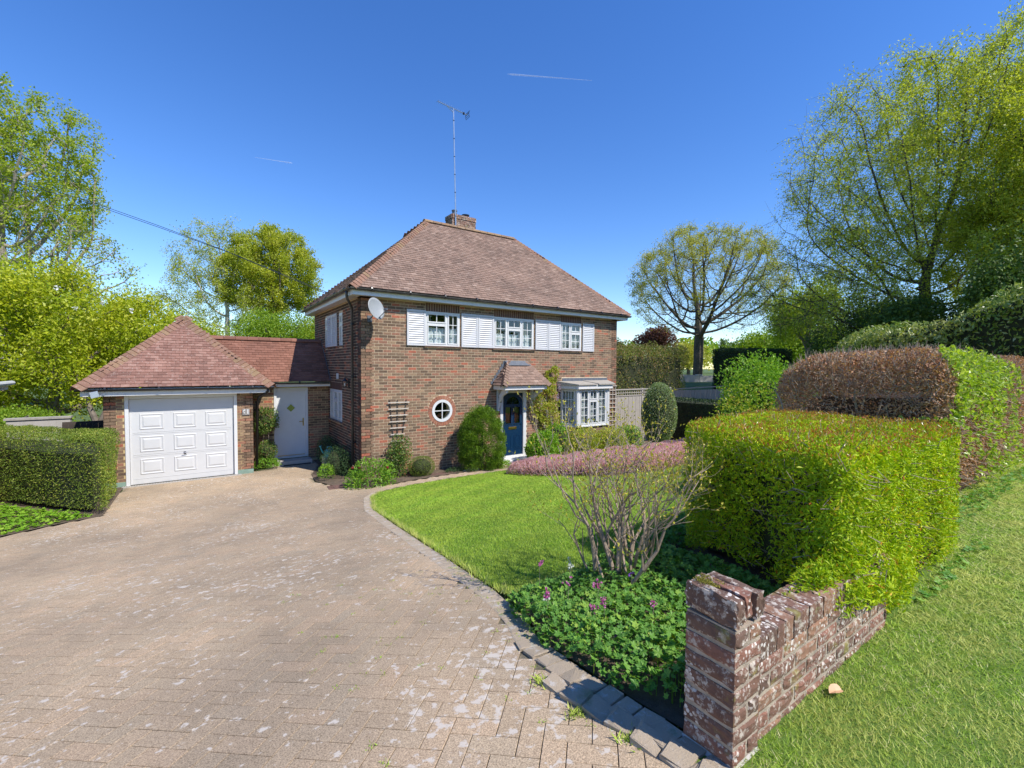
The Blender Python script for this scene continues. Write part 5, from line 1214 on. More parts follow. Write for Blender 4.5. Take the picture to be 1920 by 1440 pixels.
hedge('boundary_hedge', 'low dark trimmed hedge in shade against the right hand fence', 'hedge', [(11.7, -.2), (12.65, -.2), (12.65, -6.5), (11.7, -6.5)], lambda x, y: g(x, y), lambda x, y: 1.72+0*x, 16000, M['darkhedge'], .04, .07, .5, depth=.08, rr=.1, bulge=.03)
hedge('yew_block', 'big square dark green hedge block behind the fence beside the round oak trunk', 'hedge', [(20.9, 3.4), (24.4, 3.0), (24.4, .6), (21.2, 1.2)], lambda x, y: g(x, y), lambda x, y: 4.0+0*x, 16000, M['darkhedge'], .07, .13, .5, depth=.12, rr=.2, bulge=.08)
M['mixed'] = foliage('mixed_hedge_leaf', [(0, (.10, .16, .03)), (.45, (.20, .24, .04)), (.72, (.36, .24, .11)), (1, (.48, .30, .18))], .5, .35, .9, (.26, .30, .05))
hedge('photinia_hedge', 'ragged green and bronze hedge just behind the right corner of the house', 'hedge', [(12.2, 6.5), (13.5, 4.4), (19.5, 3.9), (20, 7.0), (13, 9)], lambda x, y: g(x, y), lambda x, y: 4.0+.35*vnoise(np.stack([x, y], 1), .9, 5), 34000, M['mixed'], .07, .12, .5, depth=.5, rr=.5, bulge=.45, bs=1.6, coreins=.5)

# ------------------------------------------------------------------ bushes
M['conifer'] = foliage('dwarf_conifer', [(0, (.09, .20, .012)), (.5, (.17, .30, .015)), (1, (.28, .41, .03))], .5, .3, 7, (.05, .11, .01), .25, .8)  # dark clump tone paints shaded gaps into the leaf colour
c0 = (3.12, -.66); P = []; Nn = []
root = empty('conifer_bush', (c0[0], c0[1], 0), 'rounded feathery green conifer bush left of the blue front door', 'bush')
for i in range(115):
    t = rng.random(); zc_ = .12+1.55*t; rad = .60*math.sin(min(1, (1.78-zc_)/1.0)*PI/2)**.8 * (1 if zc_ > .5 else .75+.5*zc_); a = rng.random()*2*PI
    p, q = blob((c0[0]+rad*math.cos(a), c0[1]+rad*math.sin(a)*.85, zc_), (.13, .13, .17), 330, shell=.6, zflat=-.8, bumps=.2, seed=i); P.append(p); Nn.append(q)
p, q = blob((c0[0], c0[1], .88), (.66, .58, .94), 15000, shell=.3, zflat=-.95, bumps=.14, bs=3.5, seed=3); P.append(p); Nn.append(q); P, Nn = np.concatenate(P), np.concatenate(Nn); k = (P[:, 2] > .03) & (P[:, 1] < -.02); v, f = leafset(P[k], Nn[k], .03, .055, .32, 1.0, .5); link('foliage', mkmesh('conifer_leaves', v, [f], M['conifer']), root)
mb = MB(N=(0, 1, 0)); mb.tube([(c0[0], c0[1], 0), (c0[0], c0[1], .6), (c0[0], c0[1], 1.3)], [.06, .05, .02], 8); mb.build('dark_core', M['hedgecore'], root)
M['bright'] = foliage('bright_leaf', [(0, (.14, .32, .015)), (.5, (.25, .46, .03)), (1, (.40, .56, .07))], .4, .4, 3, (.16, .34, .02))
M['peony'] = foliage('peony_leaf', [(0, (.10, .25, .02)), (.5, (.19, .38, .03)), (1, (.30, .46, .05))], .4, .4)
M['rose'] = foliage('rose_leaf', [(0, (.07, .15, .025)), (.6, (.14, .24, .04)), (.9, (.25, .30, .08)), (1, (.36, .12, .06))], .35, .3)
M['box'] = foliage('box_leaf', [(0, (.09, .16, .02)), (.5, (.16, .23, .03)), (1, (.24, .28, .05))], .4, .3)
M['rosemary'] = foliage('rosemary_leaf', [(0, (.035, .08, .025)), (.6, (.06, .12, .035)), (1, (.10, .16, .05))], .5, .2)
M['grey'] = foliage('grey_leaf', [(0, (.20, .27, .24)), (.6, (.32, .38, .36)), (1, (.45, .5, .48))], .5, .2)
M['yellowgreen'] = foliage('yellow_green_leaf', [(0, (.24, .36, .02)), (.5, (.38, .48, .03)), (.85, (.48, .52, .06)), (1, (.5, .32, .10))], .4, .4)
M['wist'] = foliage('wisteria_leaf', [(0, (.22, .34, .02)), (.4, (.40, .46, .04)), (.8, (.54, .52, .08)), (1, (.5, .36, .16))], .4, .4)
M['lilac'] = foliage('lilac_flower', [(0, (.42, .30, .50)), (1, (.62, .50, .68))], .6, .4)
M['variegated'] = foliage('variegated_leaf', [(0, (.11, .19, .05)), (.4, (.20, .30, .09)), (.8, (.34, .43, .18)), (1, (.58, .62, .40))], .35, .25)
def peony(c, r, n, mat, label, name='peony_plant', Ls=(.06, .11), asp=.3):
    root = empty(name, (c[0], c[1], float(g(c[0], c[1]))), label, 'plant'); P, Nn = blob((c[0], c[1], float(g(c[0], c[1]))+.02), r, n, shell=.5, zflat=.0, bumps=.15); v, f = leafset(P, Nn, Ls[0], Ls[1], asp, .9, -.1); link('foliage', mkmesh(name+'_leaves', v, [f], mat), root)
    m_ = MB(N=(0, 1, 0)); z0 = float(g(c[0], c[1]))
    for i in range(14):
        a = rng.random()*2*PI; q = rng.uniform(.2, .75); m_.tube([(c[0]+.05*math.cos(a), c[1]+.05*math.sin(a), z0), (c[0]+r[0]*q*.6*math.cos(a), c[1]+r[1]*q*.6*math.sin(a), z0+r[2]*.5), (c[0]+r[0]*q*math.cos(a), c[1]+r[1]*q*math.sin(a), z0+r[2]*.85)], .006, 4)
    m_.build('stems', M['stem'], root); return root
pe_ = peony((.02, -.72), (.62, .42, .62), 3400, M['peony'], 'spreading bright green peony with dark red buds at the house corner')
mb = MB(N=(0, 1, 0))
for (x, y, z) in ((-.42, -.72, .50), (-.28, -.80, .50), (.33, -.95, .46)): mb.lathe([(.001, -.03), (.03, -.01), (.034, .015), (.001, .04)], (x, y, z), 8)
mb.build('flower_bud', plain('peony_red', (.16, .008, .012), .5), pe_)
rs_ = bush('rose_bush', 'climbing rose at the foot of the fan trellis on the front wall', 'bush', (.90, -.26, .55), (.34, .24, .60), 2600, M['rose'], .035, .06, .6, corek=0, shell=.9, zflat=-1)
mb = MB(N=(0, 1, 0))
for i in range(7): a = rng.uniform(-1, 1); mb.tube([(.9, -.22, 0), (.9+a*.1, -.25, .4), (.9+a*.25, -.22+rng.normal()*.05, .95)], [.009, .007, .003], 5)
mb.build('stems', M['stem'], rs_)
bush('box_ball', 'small clipped round box ball beside the rose on the front border', 'bush', (1.43, -.42, .25), (.36, .30, .29), 5200, M['box'], .014, .024, .6, shell=.15, bumps=.05, zflat=-.8)
bush('sedum_clump', 'low grey green clump on the path edge before the conifer bush', 'plant', (2.35, -.55, .02), (.34, .16, .14), 1200, M['rosemary'], .02, .04, .6, corek=0, zflat=0)
bush('sedum_clump', 'low blue green plant tucked under the right side of the conifer bush', 'plant', (2.75, -.75, .02), (.26, .14, .12), 800, M['grey'], .02, .035, .6, corek=0, zflat=0)
bush('foot_plant', 'small bright green plant at the foot of the conifer bush by the step', 'plant', (3.72, -.95, .05), (.22, .18, .22), 800, M['bright'], .03, .055, .6, corek=0, zflat=0)
hy_ = bush('hydrangea_bush', 'bright green leafy shrub in front of the blue door and white post', 'bush', (5.05, -.95, .42), (.56, .42, .56), 5200, M['bright'], .045, .08, .62, corek=.5, zflat=-.9, bumps=.2)
bush('hydrangea_bush', 'light green shrub right of the door shrub under the climber', 'bush', (5.75, -.75, .62), (.45, .35, .55), 2200, M['bright'], .045, .075, .6, zflat=-.9, bumps=.25)
bush('spirea_bush', 'yellow green twiggy shrub under the left end of the bay window', 'bush', (6.5, -1.1, .45), (.62, .40, .55), 6500, M['yellowgreen'], .035, .06, .5, corek=.45, zflat=-.9, bumps=.25)
bush('spirea_bush', 'yellow green shrub under the middle of the bay window', 'bush', (7.6, -1.25, .42), (.70, .42, .50), 6500, M['yellowgreen'], .035, .06, .5, corek=.45, zflat=-.9, bumps=.25)
bush('front_shrub', 'bright green shrub below the right end of the bay window', 'bush', (8.75, -1.0, .42), (.55, .45, .5), 2400, M['bright'], .05, .08, .6, zflat=-.9, bumps=.2)
bush('lavender_clump', 'silvery blue clump behind the pink heather near the topiary dome', 'plant', (10.9, -2.6, .45), (.75, .5, .42), 3000, M['grey'], .04, .07, .25, zflat=-.6)
tp = bush('topiary_dome', 'large egg shaped clipped variegated bush in front of the wooden fence', 'topiary', (9.95, -1.35, 1.25), (.62, .60, 1.13), 17000, M['variegated'], .025, .045, .55, corek=.9, shell=.12, zflat=-.97, bumps=.04)
bush('rosemary_bush', 'dark spiky shrub growing against the side wall near the passage', 'bush', (-.36, 1.0, .32), (.34, .75, .46), 4600, M['rosemary'], .035, .06, .2, zflat=-.6, bumps=.25)
bush('evergreen_shrub', 'small dark evergreen in the corner under the side window', 'bush', (-.30, 2.35, .38), (.30, .40, .48), 2200, M['rosemary'], .03, .05, .4, zflat=-.6, bumps=.2)
bush('euphorbia_clump', 'bright green clump spilling onto the path at the side border', 'plant', (-.72, .55, .15), (.20, .28, .26), 1100, M['bright'], .03, .06, .35, corek=0, zflat=-.3)
bush('pieris_bush', 'leafy shrub with pale tips growing up beside the white side door', 'bush', (-1.82, 2.98, 1.28), (.36, .22, .40), 2600, M['rose'], .04, .07, .45, corek=.5, zflat=-1, bumps=.3)
mb = MB(N=(0, 1, 0)); mb.tube([(-1.85, 3.05, 0), (-1.88, 3.02, .6), (-1.8, 3.0, 1.2)], [.018, .014, .01], 6); mb.tube([(-1.8, 3.05, 0), (-1.72, 3.0, .7), (-1.7, 2.98, 1.3)], [.012, .01, .006], 6)
st = mb.build('stems', M['stem'], bpy.data.objects['pieris_bush'])
bush('pieris_bush', 'lower rounded shrub with pinkish tips between downpipe and side door', 'bush', (-1.78, 2.85, .48), (.27, .24, .30), 1800, M['rose'], .03, .05, .5, zflat=-1)
bush('campanula_clump', 'fresh lime green mound at the foot of the garage downpipe', 'plant', (-1.83, 2.66, .08), (.38, .24, .24), 2600, M['peony'], .025, .045, .6, corek=0, zflat=0)
bush('green_shrub', 'tall fresh green shrub between the fence and the brown beech hedge', 'bush', (9.5, -5.2, 1.85), (1.35, 1.15, 1.30), 17000, M['bright'], .06, .11, .5, shell=.7, zflat=-.97, bumps=.35, bs=2.2, corek=.55)
bush('forsythia_shrub', 'small green and yellow shrub peeping out beside the beech hedge end', 'bush', (5.2, -6.9, 1.7), (.8, .6, .9), 3200, M['yellowgreen'], .04, .07, .45, shell=.9, zflat=-.97, bumps=.35, corek=.4)

# wisteria on the wall
root = empty('wisteria', (5.85, -.1, 0), 'yellow green climber covering the wall between porch and bay window', 'climber')
P = []; 
for i in range(5200):
    z = rng.uniform(.5, 2.95); t = (z-.5)/2.45; lo = 5.35+.15*math.sin(z*3)+.45*max(0, t-.55)*2; hi = 6.45-.25*t+.1*math.sin(z*5); 
    x = rng.uniform(lo, hi); P.append((x, -.05-.22*rng.random()*(1-.35*t)-.06*abs(math.sin(z*4+x*3)), z))
P = np.array(P); k = vnoise(P, 3.0, 8) > -.35 + .5*(P[:, 2] > 2.3); P = P[k]; v, f = leafset(P, np.tile(A(0, -1, 0), (len(P), 1)), .05, .09, .5, .4, -.5); link('foliage', mkmesh('wisteria_leaves', v, [f], M['wist']), root)
mb = MB(N=(0, 1, 0)); mb.tube([(5.9, -.08, 0), (5.82, -.09, .6), (5.95, -.08, 1.2), (5.86, -.07, 1.8), (6.1, -.06, 2.5), (6.2, -.05, 2.9)], [.04, .032, .026, .02, .014, .006], 7); mb.tube([(5.86, -.07, 1.2), (5.6, -.08, 1.7), (5.5, -.06, 2.0)], [.02, .013, .006], 6); mb.build('stem', M['bark_grey'], root)
for (x, z) in ((5.55, 1.9), (5.78, 1.55), (6.22, 2.05), (5.72, 1.05), (6.0, 1.3), (6.3, 2.35)):
    n = 160; q = rng.random(n); P = np.column_stack([x+rng.normal(size=n)*.04*(1-q*.6), -.24+rng.normal(size=n)*.03, z-.26*q]); v, f = leafset(P, rdir(n), .015, .028, .8); link('flower_cluster', mkmesh('wist_fl', v, [f], M['lilac']), root)

# heather bank
M['heather'] = foliage('heather_flower', [(0, (.52, .24, .36)), (.35, (.76, .46, .58)), (.75, (.88, .62, .72)), (1, (.92, .76, .82))], .7, .5, 2.5, (.76, .44, .54))
HP = np.array([(3.05, -1.95), (3.15, -2.6), (3.45, -3.6), (3.8, -4.75), (4.6, -5.25), (5.6, -5.2), (6.6, -5.0), (9.5, -4.6), (10.5, -3.0), (8.5, -2.4), (6.2, -1.9), (4.4, -1.55)])
P = scatter(HP, 3000); ed = edgedist(P, HP); hh = .40*np.sqrt(np.clip(1-(1-np.clip(ed/.45, 0, 1))**2, 0, 1))*(.85+.22*vnoise(P, 2.4, 2)) + .03
n = len(P); z = g(P[:, 0], P[:, 1])+hh*(1-.35*rng.random(n)**2); C = np.column_stack([P, z]); D = nrm(np.column_stack([rng.normal(size=(n, 2))*.45, np.ones(n)]))
v, f = leafquads(C, D, rdir(n), .05+.05*rng.random(n), .016, .3)
# flanks
e_ = along(np.vstack([HP, HP[:1]]), .004); q = np.array([p for p, _ in e_]); dn = np.array([(-d[1], d[0]) for _, d in e_]); hz = rng.random(len(q))
cen = HP.mean(0); sgn = np.sign(((q-cen)*dn).sum(1))[:, None]; q3 = np.column_stack([q + dn*sgn*(.06*np.sin(q[:, :1]*7+q[:, 1:]*5)+.03*rng.normal(size=(len(q), 1)) - .16*hz[:, None]**2), g(q[:, 0], q[:, 1])+.02+hz*.30]); 
v2, f2 = leafquads(q3, nrm(np.column_stack([dn*sgn*.7, .8+0*hz])+rng.normal(size=(len(q), 3))*.3), rdir(len(q)), .06+.03*rng.random(len(q)), .016, .3)
v, f = joinVF([(v, f), (v2, f2)]); he = empty('heather_bank', (4.5, -3, .4), 'long low bank of pink flowering heather across the lawn', 'heather'); link('foliage', mkmesh('heather', v, [f], M['heather']), he)
poly = HP; cc = HP.mean(0); qq = cc + (HP-cc)*.90; mb = MB(N=(0, 1, 0)); mb.plan([tuple(p) for p in qq], [float(g(*p))-.02 for p in qq], [float(g(*p))+.17 for p in qq]); mb.build('dark_core', plain('heather_inside', (.07, .05, .05), .9), he)  # added dark solid filling the inside of the heather

# ------------------------------------------------------------------ geranium ground cover
def lobed(C, Nn, R, k=5, seed=0):
    """round lobed leaves: fan with 2k rim verts"""
    n = len(C); Nn = nrm(Nn); ref = rdir(n); X_ = nrm(np.cross(Nn, ref)); Y_ = np.cross(Nn, X_); m2 = 2*k
    a = np.arange(m2)/m2*2*PI + .3; rr = np.where(np.arange(m2) % 2 == 0, 1.0, .58); rr[0] *= 1
    cup = np.where(np.arange(m2) % 2 == 0, .16, -.02)
    rim = C[:, None] + R[:, None, None]*(X_[:, None]*(np.cos(a)*rr)[None, :, None] + Y_[:, None]*(np.sin(a)*rr)[None, :, None] + Nn[:, None]*cup[None, :, None])
    V = np.concatenate([C[:, None], rim], 1).reshape(-1, 3); j = np.arange(m2); f = np.stack([np.zeros(m2, int), j+1, (j+1) % m2 + 1], 1)
    return V, (f[None] + (np.arange(n)*(m2+1))[:, None, None]).reshape(-1, 3)
M['geranium'] = foliage('geranium_leaf', [(0, (.08, .22, .03)), (.5, (.15, .34, .045)), (.85, (.24, .43, .06)), (1, (.36, .5, .07))], .5, .35, 3, (.12, .27, .04))
GP = np.array([(-1.56, -8.78), (-1.20, -8.85), (-.6, -8.72), (.6, -8.50), (1.93, -8.05), (3.0, -7.9), (3.0, -8.9), (.1, -8.95), (-.25, -10.32), (-1.60, -10.32), (-1.74, -9.95), (-1.76, -9.4), (-1.66, -9.0)])
P = scatter(GP, 3000); ed = edgedist(P, GP); hh = .14*np.sqrt(np.clip(1-(1-np.clip(ed/.16, 0, 1))**2, 0, 1))*(.9+.35*vnoise(P, 4.5, 3)) + .02; hh = np.clip(hh, .02, .4)
n = len(P); C = np.column_stack([P, g(P[:, 0], P[:, 1])+hh*(1-.5*rng.random(n)**1.5)]); v, f = lobed(C, nrm(rdir(n)*.75+A(0, 0, 1)), .011+.019*rng.random(n)**1.4, 6)
ger = empty('geranium_cover', (-1, -9.4, 1.3), 'low leafy geraniums with a few pink flowers filling the bed behind the pier', 'ground cover'); ger['kind'] = 'stuff'
link('foliage', mkmesh('geranium', v, [f], M['geranium']), ger)
s = rng.choice(n, 1400); v, f = frusta(np.column_stack([P[s], g(P[s, 0], P[s, 1])]), C[s], .0018, .0012, 3); link('stems', mkmesh('geranium_stems', v, [f], M['bright']), ger)
M['pink'] = foliage('pink_petal', [(0, (.42, .06, .26)), (.6, (.58, .14, .40)), (1, (.66, .25, .5))], .5, .3); M['purple'] = foliage('purple_petal', [(0, (.16, .05, .40)), (1, (.28, .1, .5))], .5, .3); M['whitep'] = foliage('white_petal', [(0, (.7, .7, .66)), (1, (.8, .8, .78))], .5, .3)
FV = []; 
for (x, y, hz, nn_, mt_) in ((-1.42, -8.99, .30, 5, 'pink'), (-1.62, -9.30, .24, 9, 'pink'), (-1.30, -9.42, .24, 8, 'pink'), (-1.50, -9.58, .20, 5, 'pink'), (-1.44, -9.60, .22, 6, 'pink'), (-1.22, -9.78, .2, 4, 'pink'), (-1.54, -9.78, .12, 3, 'purple'), (-.9, -9.35, .2, 3, 'purple'), (-.2, -8.9, .3, 4, 'pink'), (.3, -8.8, .33, 5, 'pink'), (-1.15, -9.0, .22, 5, 'whitep'), (-1.05, -8.9, .2, 4, 'whitep'), (-1.55, -9.2, .17, 3, 'whitep'), (.2, -8.75, .2, 3, 'pink'), (-1.35, -9.2, .22, 4, 'pink')):
    C = np.array([(x, y, float(g(x, y))+hz)]) + rng.normal(size=(nn_, 3))*.014; P5 = np.repeat(C, 6, 0) + rng.normal(size=(nn_*6, 3))*.005; v, f = leafset(P5, rdir(len(P5)), .012, .018, .7); fo = link('flower', mkmesh('flower', v, [f], M[mt_]), ger)
    v, f = frusta([(x, y, float(g(x, y)))], C[:1], .002, .0015, 4); link('flower_stalk', mkmesh('stalk', v, [f], M['twig']), ger)
# primrose like big leaves
C = np.array([(-1.36, -9.96), (-1.40, -9.92), (-1.30, -10.0), (-1.42, -10.0), (-1.26, -9.93)]); C = np.column_stack([C, g(C[:, 0], C[:, 1])+.08]); D = nrm(A(.0, .0, 1)+np.column_stack([rng.normal(size=(5, 2))*.6, np.zeros(5)])); v, f = leafquads(C, D, nrm(A(-.6, -.8, .4)+rng.normal(size=(5, 3))*.2), .15, .07, .2)
pr_ = link('primrose_plant', mkmesh('primrose', v, [f], M['yellowgreen'])); tag(pr_, 'broad pale yellow green leaves at the kerb edge of the geranium bed', 'plant')
# nettle/ground ivy under yew hedge and bed at verge foot
def patch(name, label, poly, dens, R0, R1, h, mat, cat='ground cover'):
    poly = np.array(poly); P = scatter(poly, dens); n = len(P); C = np.column_stack([P, g(P[:, 0], P[:, 1])+.015+h*rng.random(n)*np.clip(edgedist(P, poly)/.1, .2, 1)]); v, f = lobed(C, nrm(rdir(n)*.5+A(0, 0, 1)), R0+(R1-R0)*rng.random(n)); o = link(name, mkmesh(name, v, [f], mat)); tag(o, label, cat, kind='stuff'); return o
patch('ivy_cover', 'bright green ground ivy under the clipped yew hedge', [(-5.0, .0), (-5.35, .3), (-6.6, 1.75), (-7.8, 2.8), (-8.2, .6), (-6.9, -.7), (-6.2, -.62), (-5.55, -.26)], 800, .02, .04, .13, M['bright'])
patch('dock_leaves', 'broad leaves growing at the foot of the street side of the hedge', [(.2, -10.54), (2.2, -10.52), (2.1, -10.64), (.5, -10.62)], 420, .012, .034, .07, M['geranium'])
patch('edge_leaves', 'mixed low leaves at the foot of the beech hedge on the verge', [(2.3, -10.05), (8, -10.25), (8, -10.42), (3.2, -10.36), (2.2, -10.3)], 500, .014, .032, .10, M['geranium'])

# ------------------------------------------------------------------ bare magnolia shrub with buds
mg = empty('bare_shrub', (-.69, -9.137, 1.227), 'leafless multi stemmed shrub with yellow buds standing in the geranium bed', 'shrub')
segA, segB, ra, rb = [], [], [], []; buds = []
def shoot(p, d, r, ln, lev):
    nseg = 4
    for i in range(nseg):
        d2 = nrm(d + rng.normal(size=3)*.19 + A(0, 0, .08)); q = p + d2*ln/nseg; r2 = r*.86
        segA.append(p); segB.append(q); ra.append(r); rb.append(r2); p, d, r = q, d2, r2
        if lev < 4 and i >= 1 and rng.random() < (.8 if lev < 2 else .55):
            sd = nrm(d + nrm(rng.normal(size=3)*A(1, 1, .3))*.75 + A(0, 0, .15)); shoot(p, sd, r*.62, ln*.62, lev+1)
        if rng.random() < .22 and r < .006: buds.append((p, sd if False else nrm(rng.normal(size=3)+A(0, 0, .8))))
    if lev < 4 and r > .003:
        shoot(p, nrm(d+rng.normal(size=3)*.25), r*.8, ln*.55, lev+1)
    else: buds.append((p, d))
base = A(-.73, -9.12, 1.20)
stems0 = [(-.5, -.3, 1.2, .011, .5), (-.2, .5, 1.3, .012, .5), (.1, -.5, 1.2, .012, .5), (.25, .1, 1.4, .014, .55), (-.35, -.1, 1.4, .014, .5), (-.65, .1, 1.1, .010, .48), (.02, .3, 1.5, .013, .5), (.4, .0, 1.4, .010, .48), (-.75, .35, .9, .013, .42), (-.55, .0, 1.0, .016, .5), (-.30, .2, 1.1, .018, .55), (-.1, -.1, 1.2, .019, .55), (.15, .1, 1.2, .015, .5), (.30, -.25, 1.2, .016, .5), (.45, -.35, 1.1, .013, .45), (.35, .3, 1.1, .013, .5), (-.85, .5, .75, .010, .38), (.55, -.3, 1.2, .010, .42)]
for (a, b, c, r, ln) in stems0:
    dd_ = CR*A(1, 1, 1)*a*.85 + A(FWD[0], FWD[1], 0)*b + A(0, 0, c); shoot(base + rng.normal(size=3)*A(.09, .09, 0), nrm(dd_), r*1.15, ln*1.36, 0)
v, f = frusta(segA, segB, np.array(ra), np.array(rb), 6); link('branches', mkmesh('bare_branches', v, [f], M['stem']), mg)
C = np.array([b[0] for b in buds]); D = np.array([b[1] for b in buds]); v, f = leafquads(C+D*.008, D, rdir(len(C)), .024, .010, .3); v2, f2 = leafquads(C+D*.010+rng.normal(size=C.shape)*.004, nrm(D+rdir(len(C))*.5), rdir(len(C)), .020, .009, .3); v, f = joinVF([(v, f), (v2, f2)])
link('buds', mkmesh('buds', v, [f], foliage('bud_leaf', [(0, (.42, .42, .04)), (.6, (.60, .54, .06)), (1, (.42, .3, .08))], .4, .3)), mg)
# dry leaf on the verge
v, f = leafquads(np.array([(-.985, -10.615, 1.405)]), A(.8, .5, .1)[None], A(.1, -.3, 1)[None], .075, .055, .3); a_ = np.linspace(0, 2*PI, 15)[:-1]; lv = np.array([(0, 0, .012)] + [(.040*math.cos(t)*(1+.12*math.sin(5*t)), .026*math.sin(t), .006+.018*abs(math.sin(t+.6))) for t in a_])+A(-.985, -10.615, 1.395); o = link('fallen_leaf', mkmesh('fallen_leaf', lv, [np.array([(0, i+1, (i+1) % 14+1) for i in range(14)])], plain('dry_leaf', (.60, .36, .20), .6))); tag(o, 'single dry orange leaf lying on the verge grass', 'leaf')
# ================================================================== trees by space colonisation
def colonise(attr, trunk, step, di, dk, maxit=160, bias=(0, 0, .0), seed=0):
    r = np.random.default_rng(seed); nodes = [A(*t) for t in trunk]; par = [-1] + list(range(len(trunk)-1)); Pn = np.array(nodes)
    att = attr.copy(); d = np.linalg.norm(att[:, None]-Pn[None], axis=2); ni = d.argmin(1); nd = d.min(1); bias = A(*bias); seen = set()
    for it in range(maxit):
        act = nd < di
        if not act.any():
            if it < 5: di *= 1.5; continue
            break
        v = nrm(att[act]-np.array(nodes)[ni[act]]); idx = ni[act]; uq, inv = np.unique(idx, return_inverse=True); acc = np.zeros((len(uq), 3)); np.add.at(acc, inv, v)
        acc = nrm(acc + r.normal(size=acc.shape)*.25 + bias); new = []; base = len(nodes)
        for u, a in zip(uq, acc):
            p = nodes[u] + a*step; key = (int(u), tuple(np.round(p/(step*.35)).astype(int)))
            if key in seen: 
                p = nodes[u] + nrm(a + r.normal(size=3)*.6)*step
            seen.add(key); new.append(p); par.append(int(u))
        nodes += new; Q = np.array(new); dd = np.linalg.norm(att[:, None]-Q[None], axis=2); j = dd.argmin(1); dm = dd.min(1); up = dm < nd; ni[up] = base+j[up]; nd[up] = dm[up]
        k = nd > dk; att, ni, nd = att[k], ni[k], nd[k]
        if len(att) < 3 or len(nodes) > 9000: break
    return np.array(nodes), np.array(par)
def radii(par, tip, e=2.3):
    n = len(par); acc = np.zeros(n); 
    for i in range(n-1, -1, -1):
        if acc[i] == 0: acc[i] = tip**e
        if par[i] >= 0: acc[par[i]] += acc[i]
    return acc**(1/e)
def ellipsoid(c, r, n, hollow=.0, zmin=None, pw=.5, seed=0, notch=.0):
    q = np.random.default_rng(seed); d = nrm(q.normal(size=(n*2, 3))); R = hollow+(1-hollow)*q.random(n*2)**pw; b = 1+notch*vnoise(d*2.2, 1.3, seed+3); P = A(*c)+d*np.array(r)*(R*b)[:, None]
    if zmin is not None: P = P[P[:, 2] > zmin]
    return P[:n]
def tree(name, label, cat, base, attr, fork, step, di, dk, tipr, e, bark, leafm, nleaf, L0, L1, asp, twl=.5, ntw=2, droop=0, group=None, kw_bias=(0, 0, .05), trunk_r=None, seed=0, leafup=.1, twigr=.006, leafspread=.12, leaffilter=None, twmat=None):
    base = A(*base); fork = A(*fork); k = max(2, int(np.linalg.norm(fork-base)/step)); rs = np.random.default_rng(seed+5)
    trunk = [base + (fork-base)*i/k + (rs.normal(size=3)*A(.04, .04, 0)*step if 0 < i else 0) for i in range(k+1)]
    nodes, par = colonise(attr, trunk, step, di, dk, bias=kw_bias, seed=seed); rad = radii(par, tipr, e)
    if trunk_r: rad = np.minimum(rad*(1+0*rad), 99); s = trunk_r/rad[0]; rad = tipr + (rad-tipr)*s if s > 0 else rad
    root = empty(name, tuple(base), label, cat, group)
    i = np.arange(1, len(nodes)); a, b = nodes[par[i]], nodes[i]; ra_, rb_ = rad[par[i]], rad[i]; ra_ = np.minimum(ra_, rb_*1.5)
    big = rb_ > tipr*3; d = nrm(b-a); a2 = a - d*(ra_*.3)[:, None]
    vs_ = [frusta(a2[big], b[big], ra_[big], rb_[big], 8), frusta(a2[~big], b[~big], ra_[~big], rb_[~big], 4)]
    v1, f1 = vs_[0]; v2, f2 = vs_[1]; v, f = joinVF([x for x in vs_ if len(x[0])])
    tk = mkmesh(name+'_trunk', v, [f], M[bark]); link('trunk', tk, root)
    # flare
    fine = np.where(rad < tipr*2.6)[0]; src = rs.choice(fine, ntw*len(fine)) if ntw >= 1 else rs.choice(fine, int(ntw*len(fine)))
    outd = nrm(nodes[src]-fork); td = nrm(outd*.6 + nrm(rs.normal(size=(len(src), 3))) + A(0, 0, .15-droop)); ln = twl*(.4+.8*rs.random(len(src)))
    p0 = nodes[src]; p1 = p0 + td*(ln*.55)[:, None]; p2 = p1 + nrm(td+A(0, 0, -droop)+rs.normal(size=td.shape)*.3)*(ln*.45)[:, None]
    v, f = joinVF([frusta(p0, p1, twigr, twigr*.7, 3), frusta(p1, p2, twigr*.7, twigr*.4, 3)]); link('twigs', mkmesh(name+'_twigs', v, [f], M[twmat or bark]), root, kind='stuff')
    j = rs.integers(0, len(src), nleaf); t = rs.random(nleaf)[:, None]; C = np.where(t < .5, p0[j]+(p1[j]-p0[j])*t*2, p1[j]+(p2[j]-p1[j])*(t-.5)*2) + rs.normal(size=(nleaf, 3))*leafspread
    if leaffilter is not None: C = C[leaffilter(C)]
    D_ = nrm(nrm(C-fork)*.3+rdir(len(C))+A(0, 0, leafup)); Ls_ = L0+(L1-L0)*rng.random(len(C)); v, f = leaftris(C, D_, rdir(len(C))+A(0, -.3, .4), Ls_, Ls_*asp); link('crown', mkmesh(name+'_leaves', v, [f], leafm), root)
    return root
M['oakleaf'] = foliage('oak_spring_leaf', [(0, (.36, .38, .04)), (.5, (.52, .50, .07)), (1, (.64, .58, .14))], .5, .5, .4, (.28, .31, .03))
M['oakleaf2'] = foliage('oak_green_leaf', [(0, (.24, .34, .02)), (.5, (.38, .48, .03)), (1, (.54, .58, .07))], .5, .5, .35, (.30, .40, .02))
M['oakleaf3'] = foliage('oak_olive_leaf', [(0, (.30, .36, .02)), (.5, (.46, .50, .03)), (1, (.60, .58, .08))], .5, .5, .5, (.32, .40, .03))
M['limeleaf'] = foliage('lime_leaf', [(0, (.32, .42, .02)), (.45, (.50, .55, .02)), (.8, (.60, .62, .04)), (1, (.68, .66, .12))], .45, .5, .6, (.30, .42, .02))
M['birchleaf'] = foliage('birch_leaf', [(0, (.28, .36, .03)), (.5, (.44, .50, .05)), (1, (.60, .62, .12))], .5, .5, .25, (.50, .56, .05))
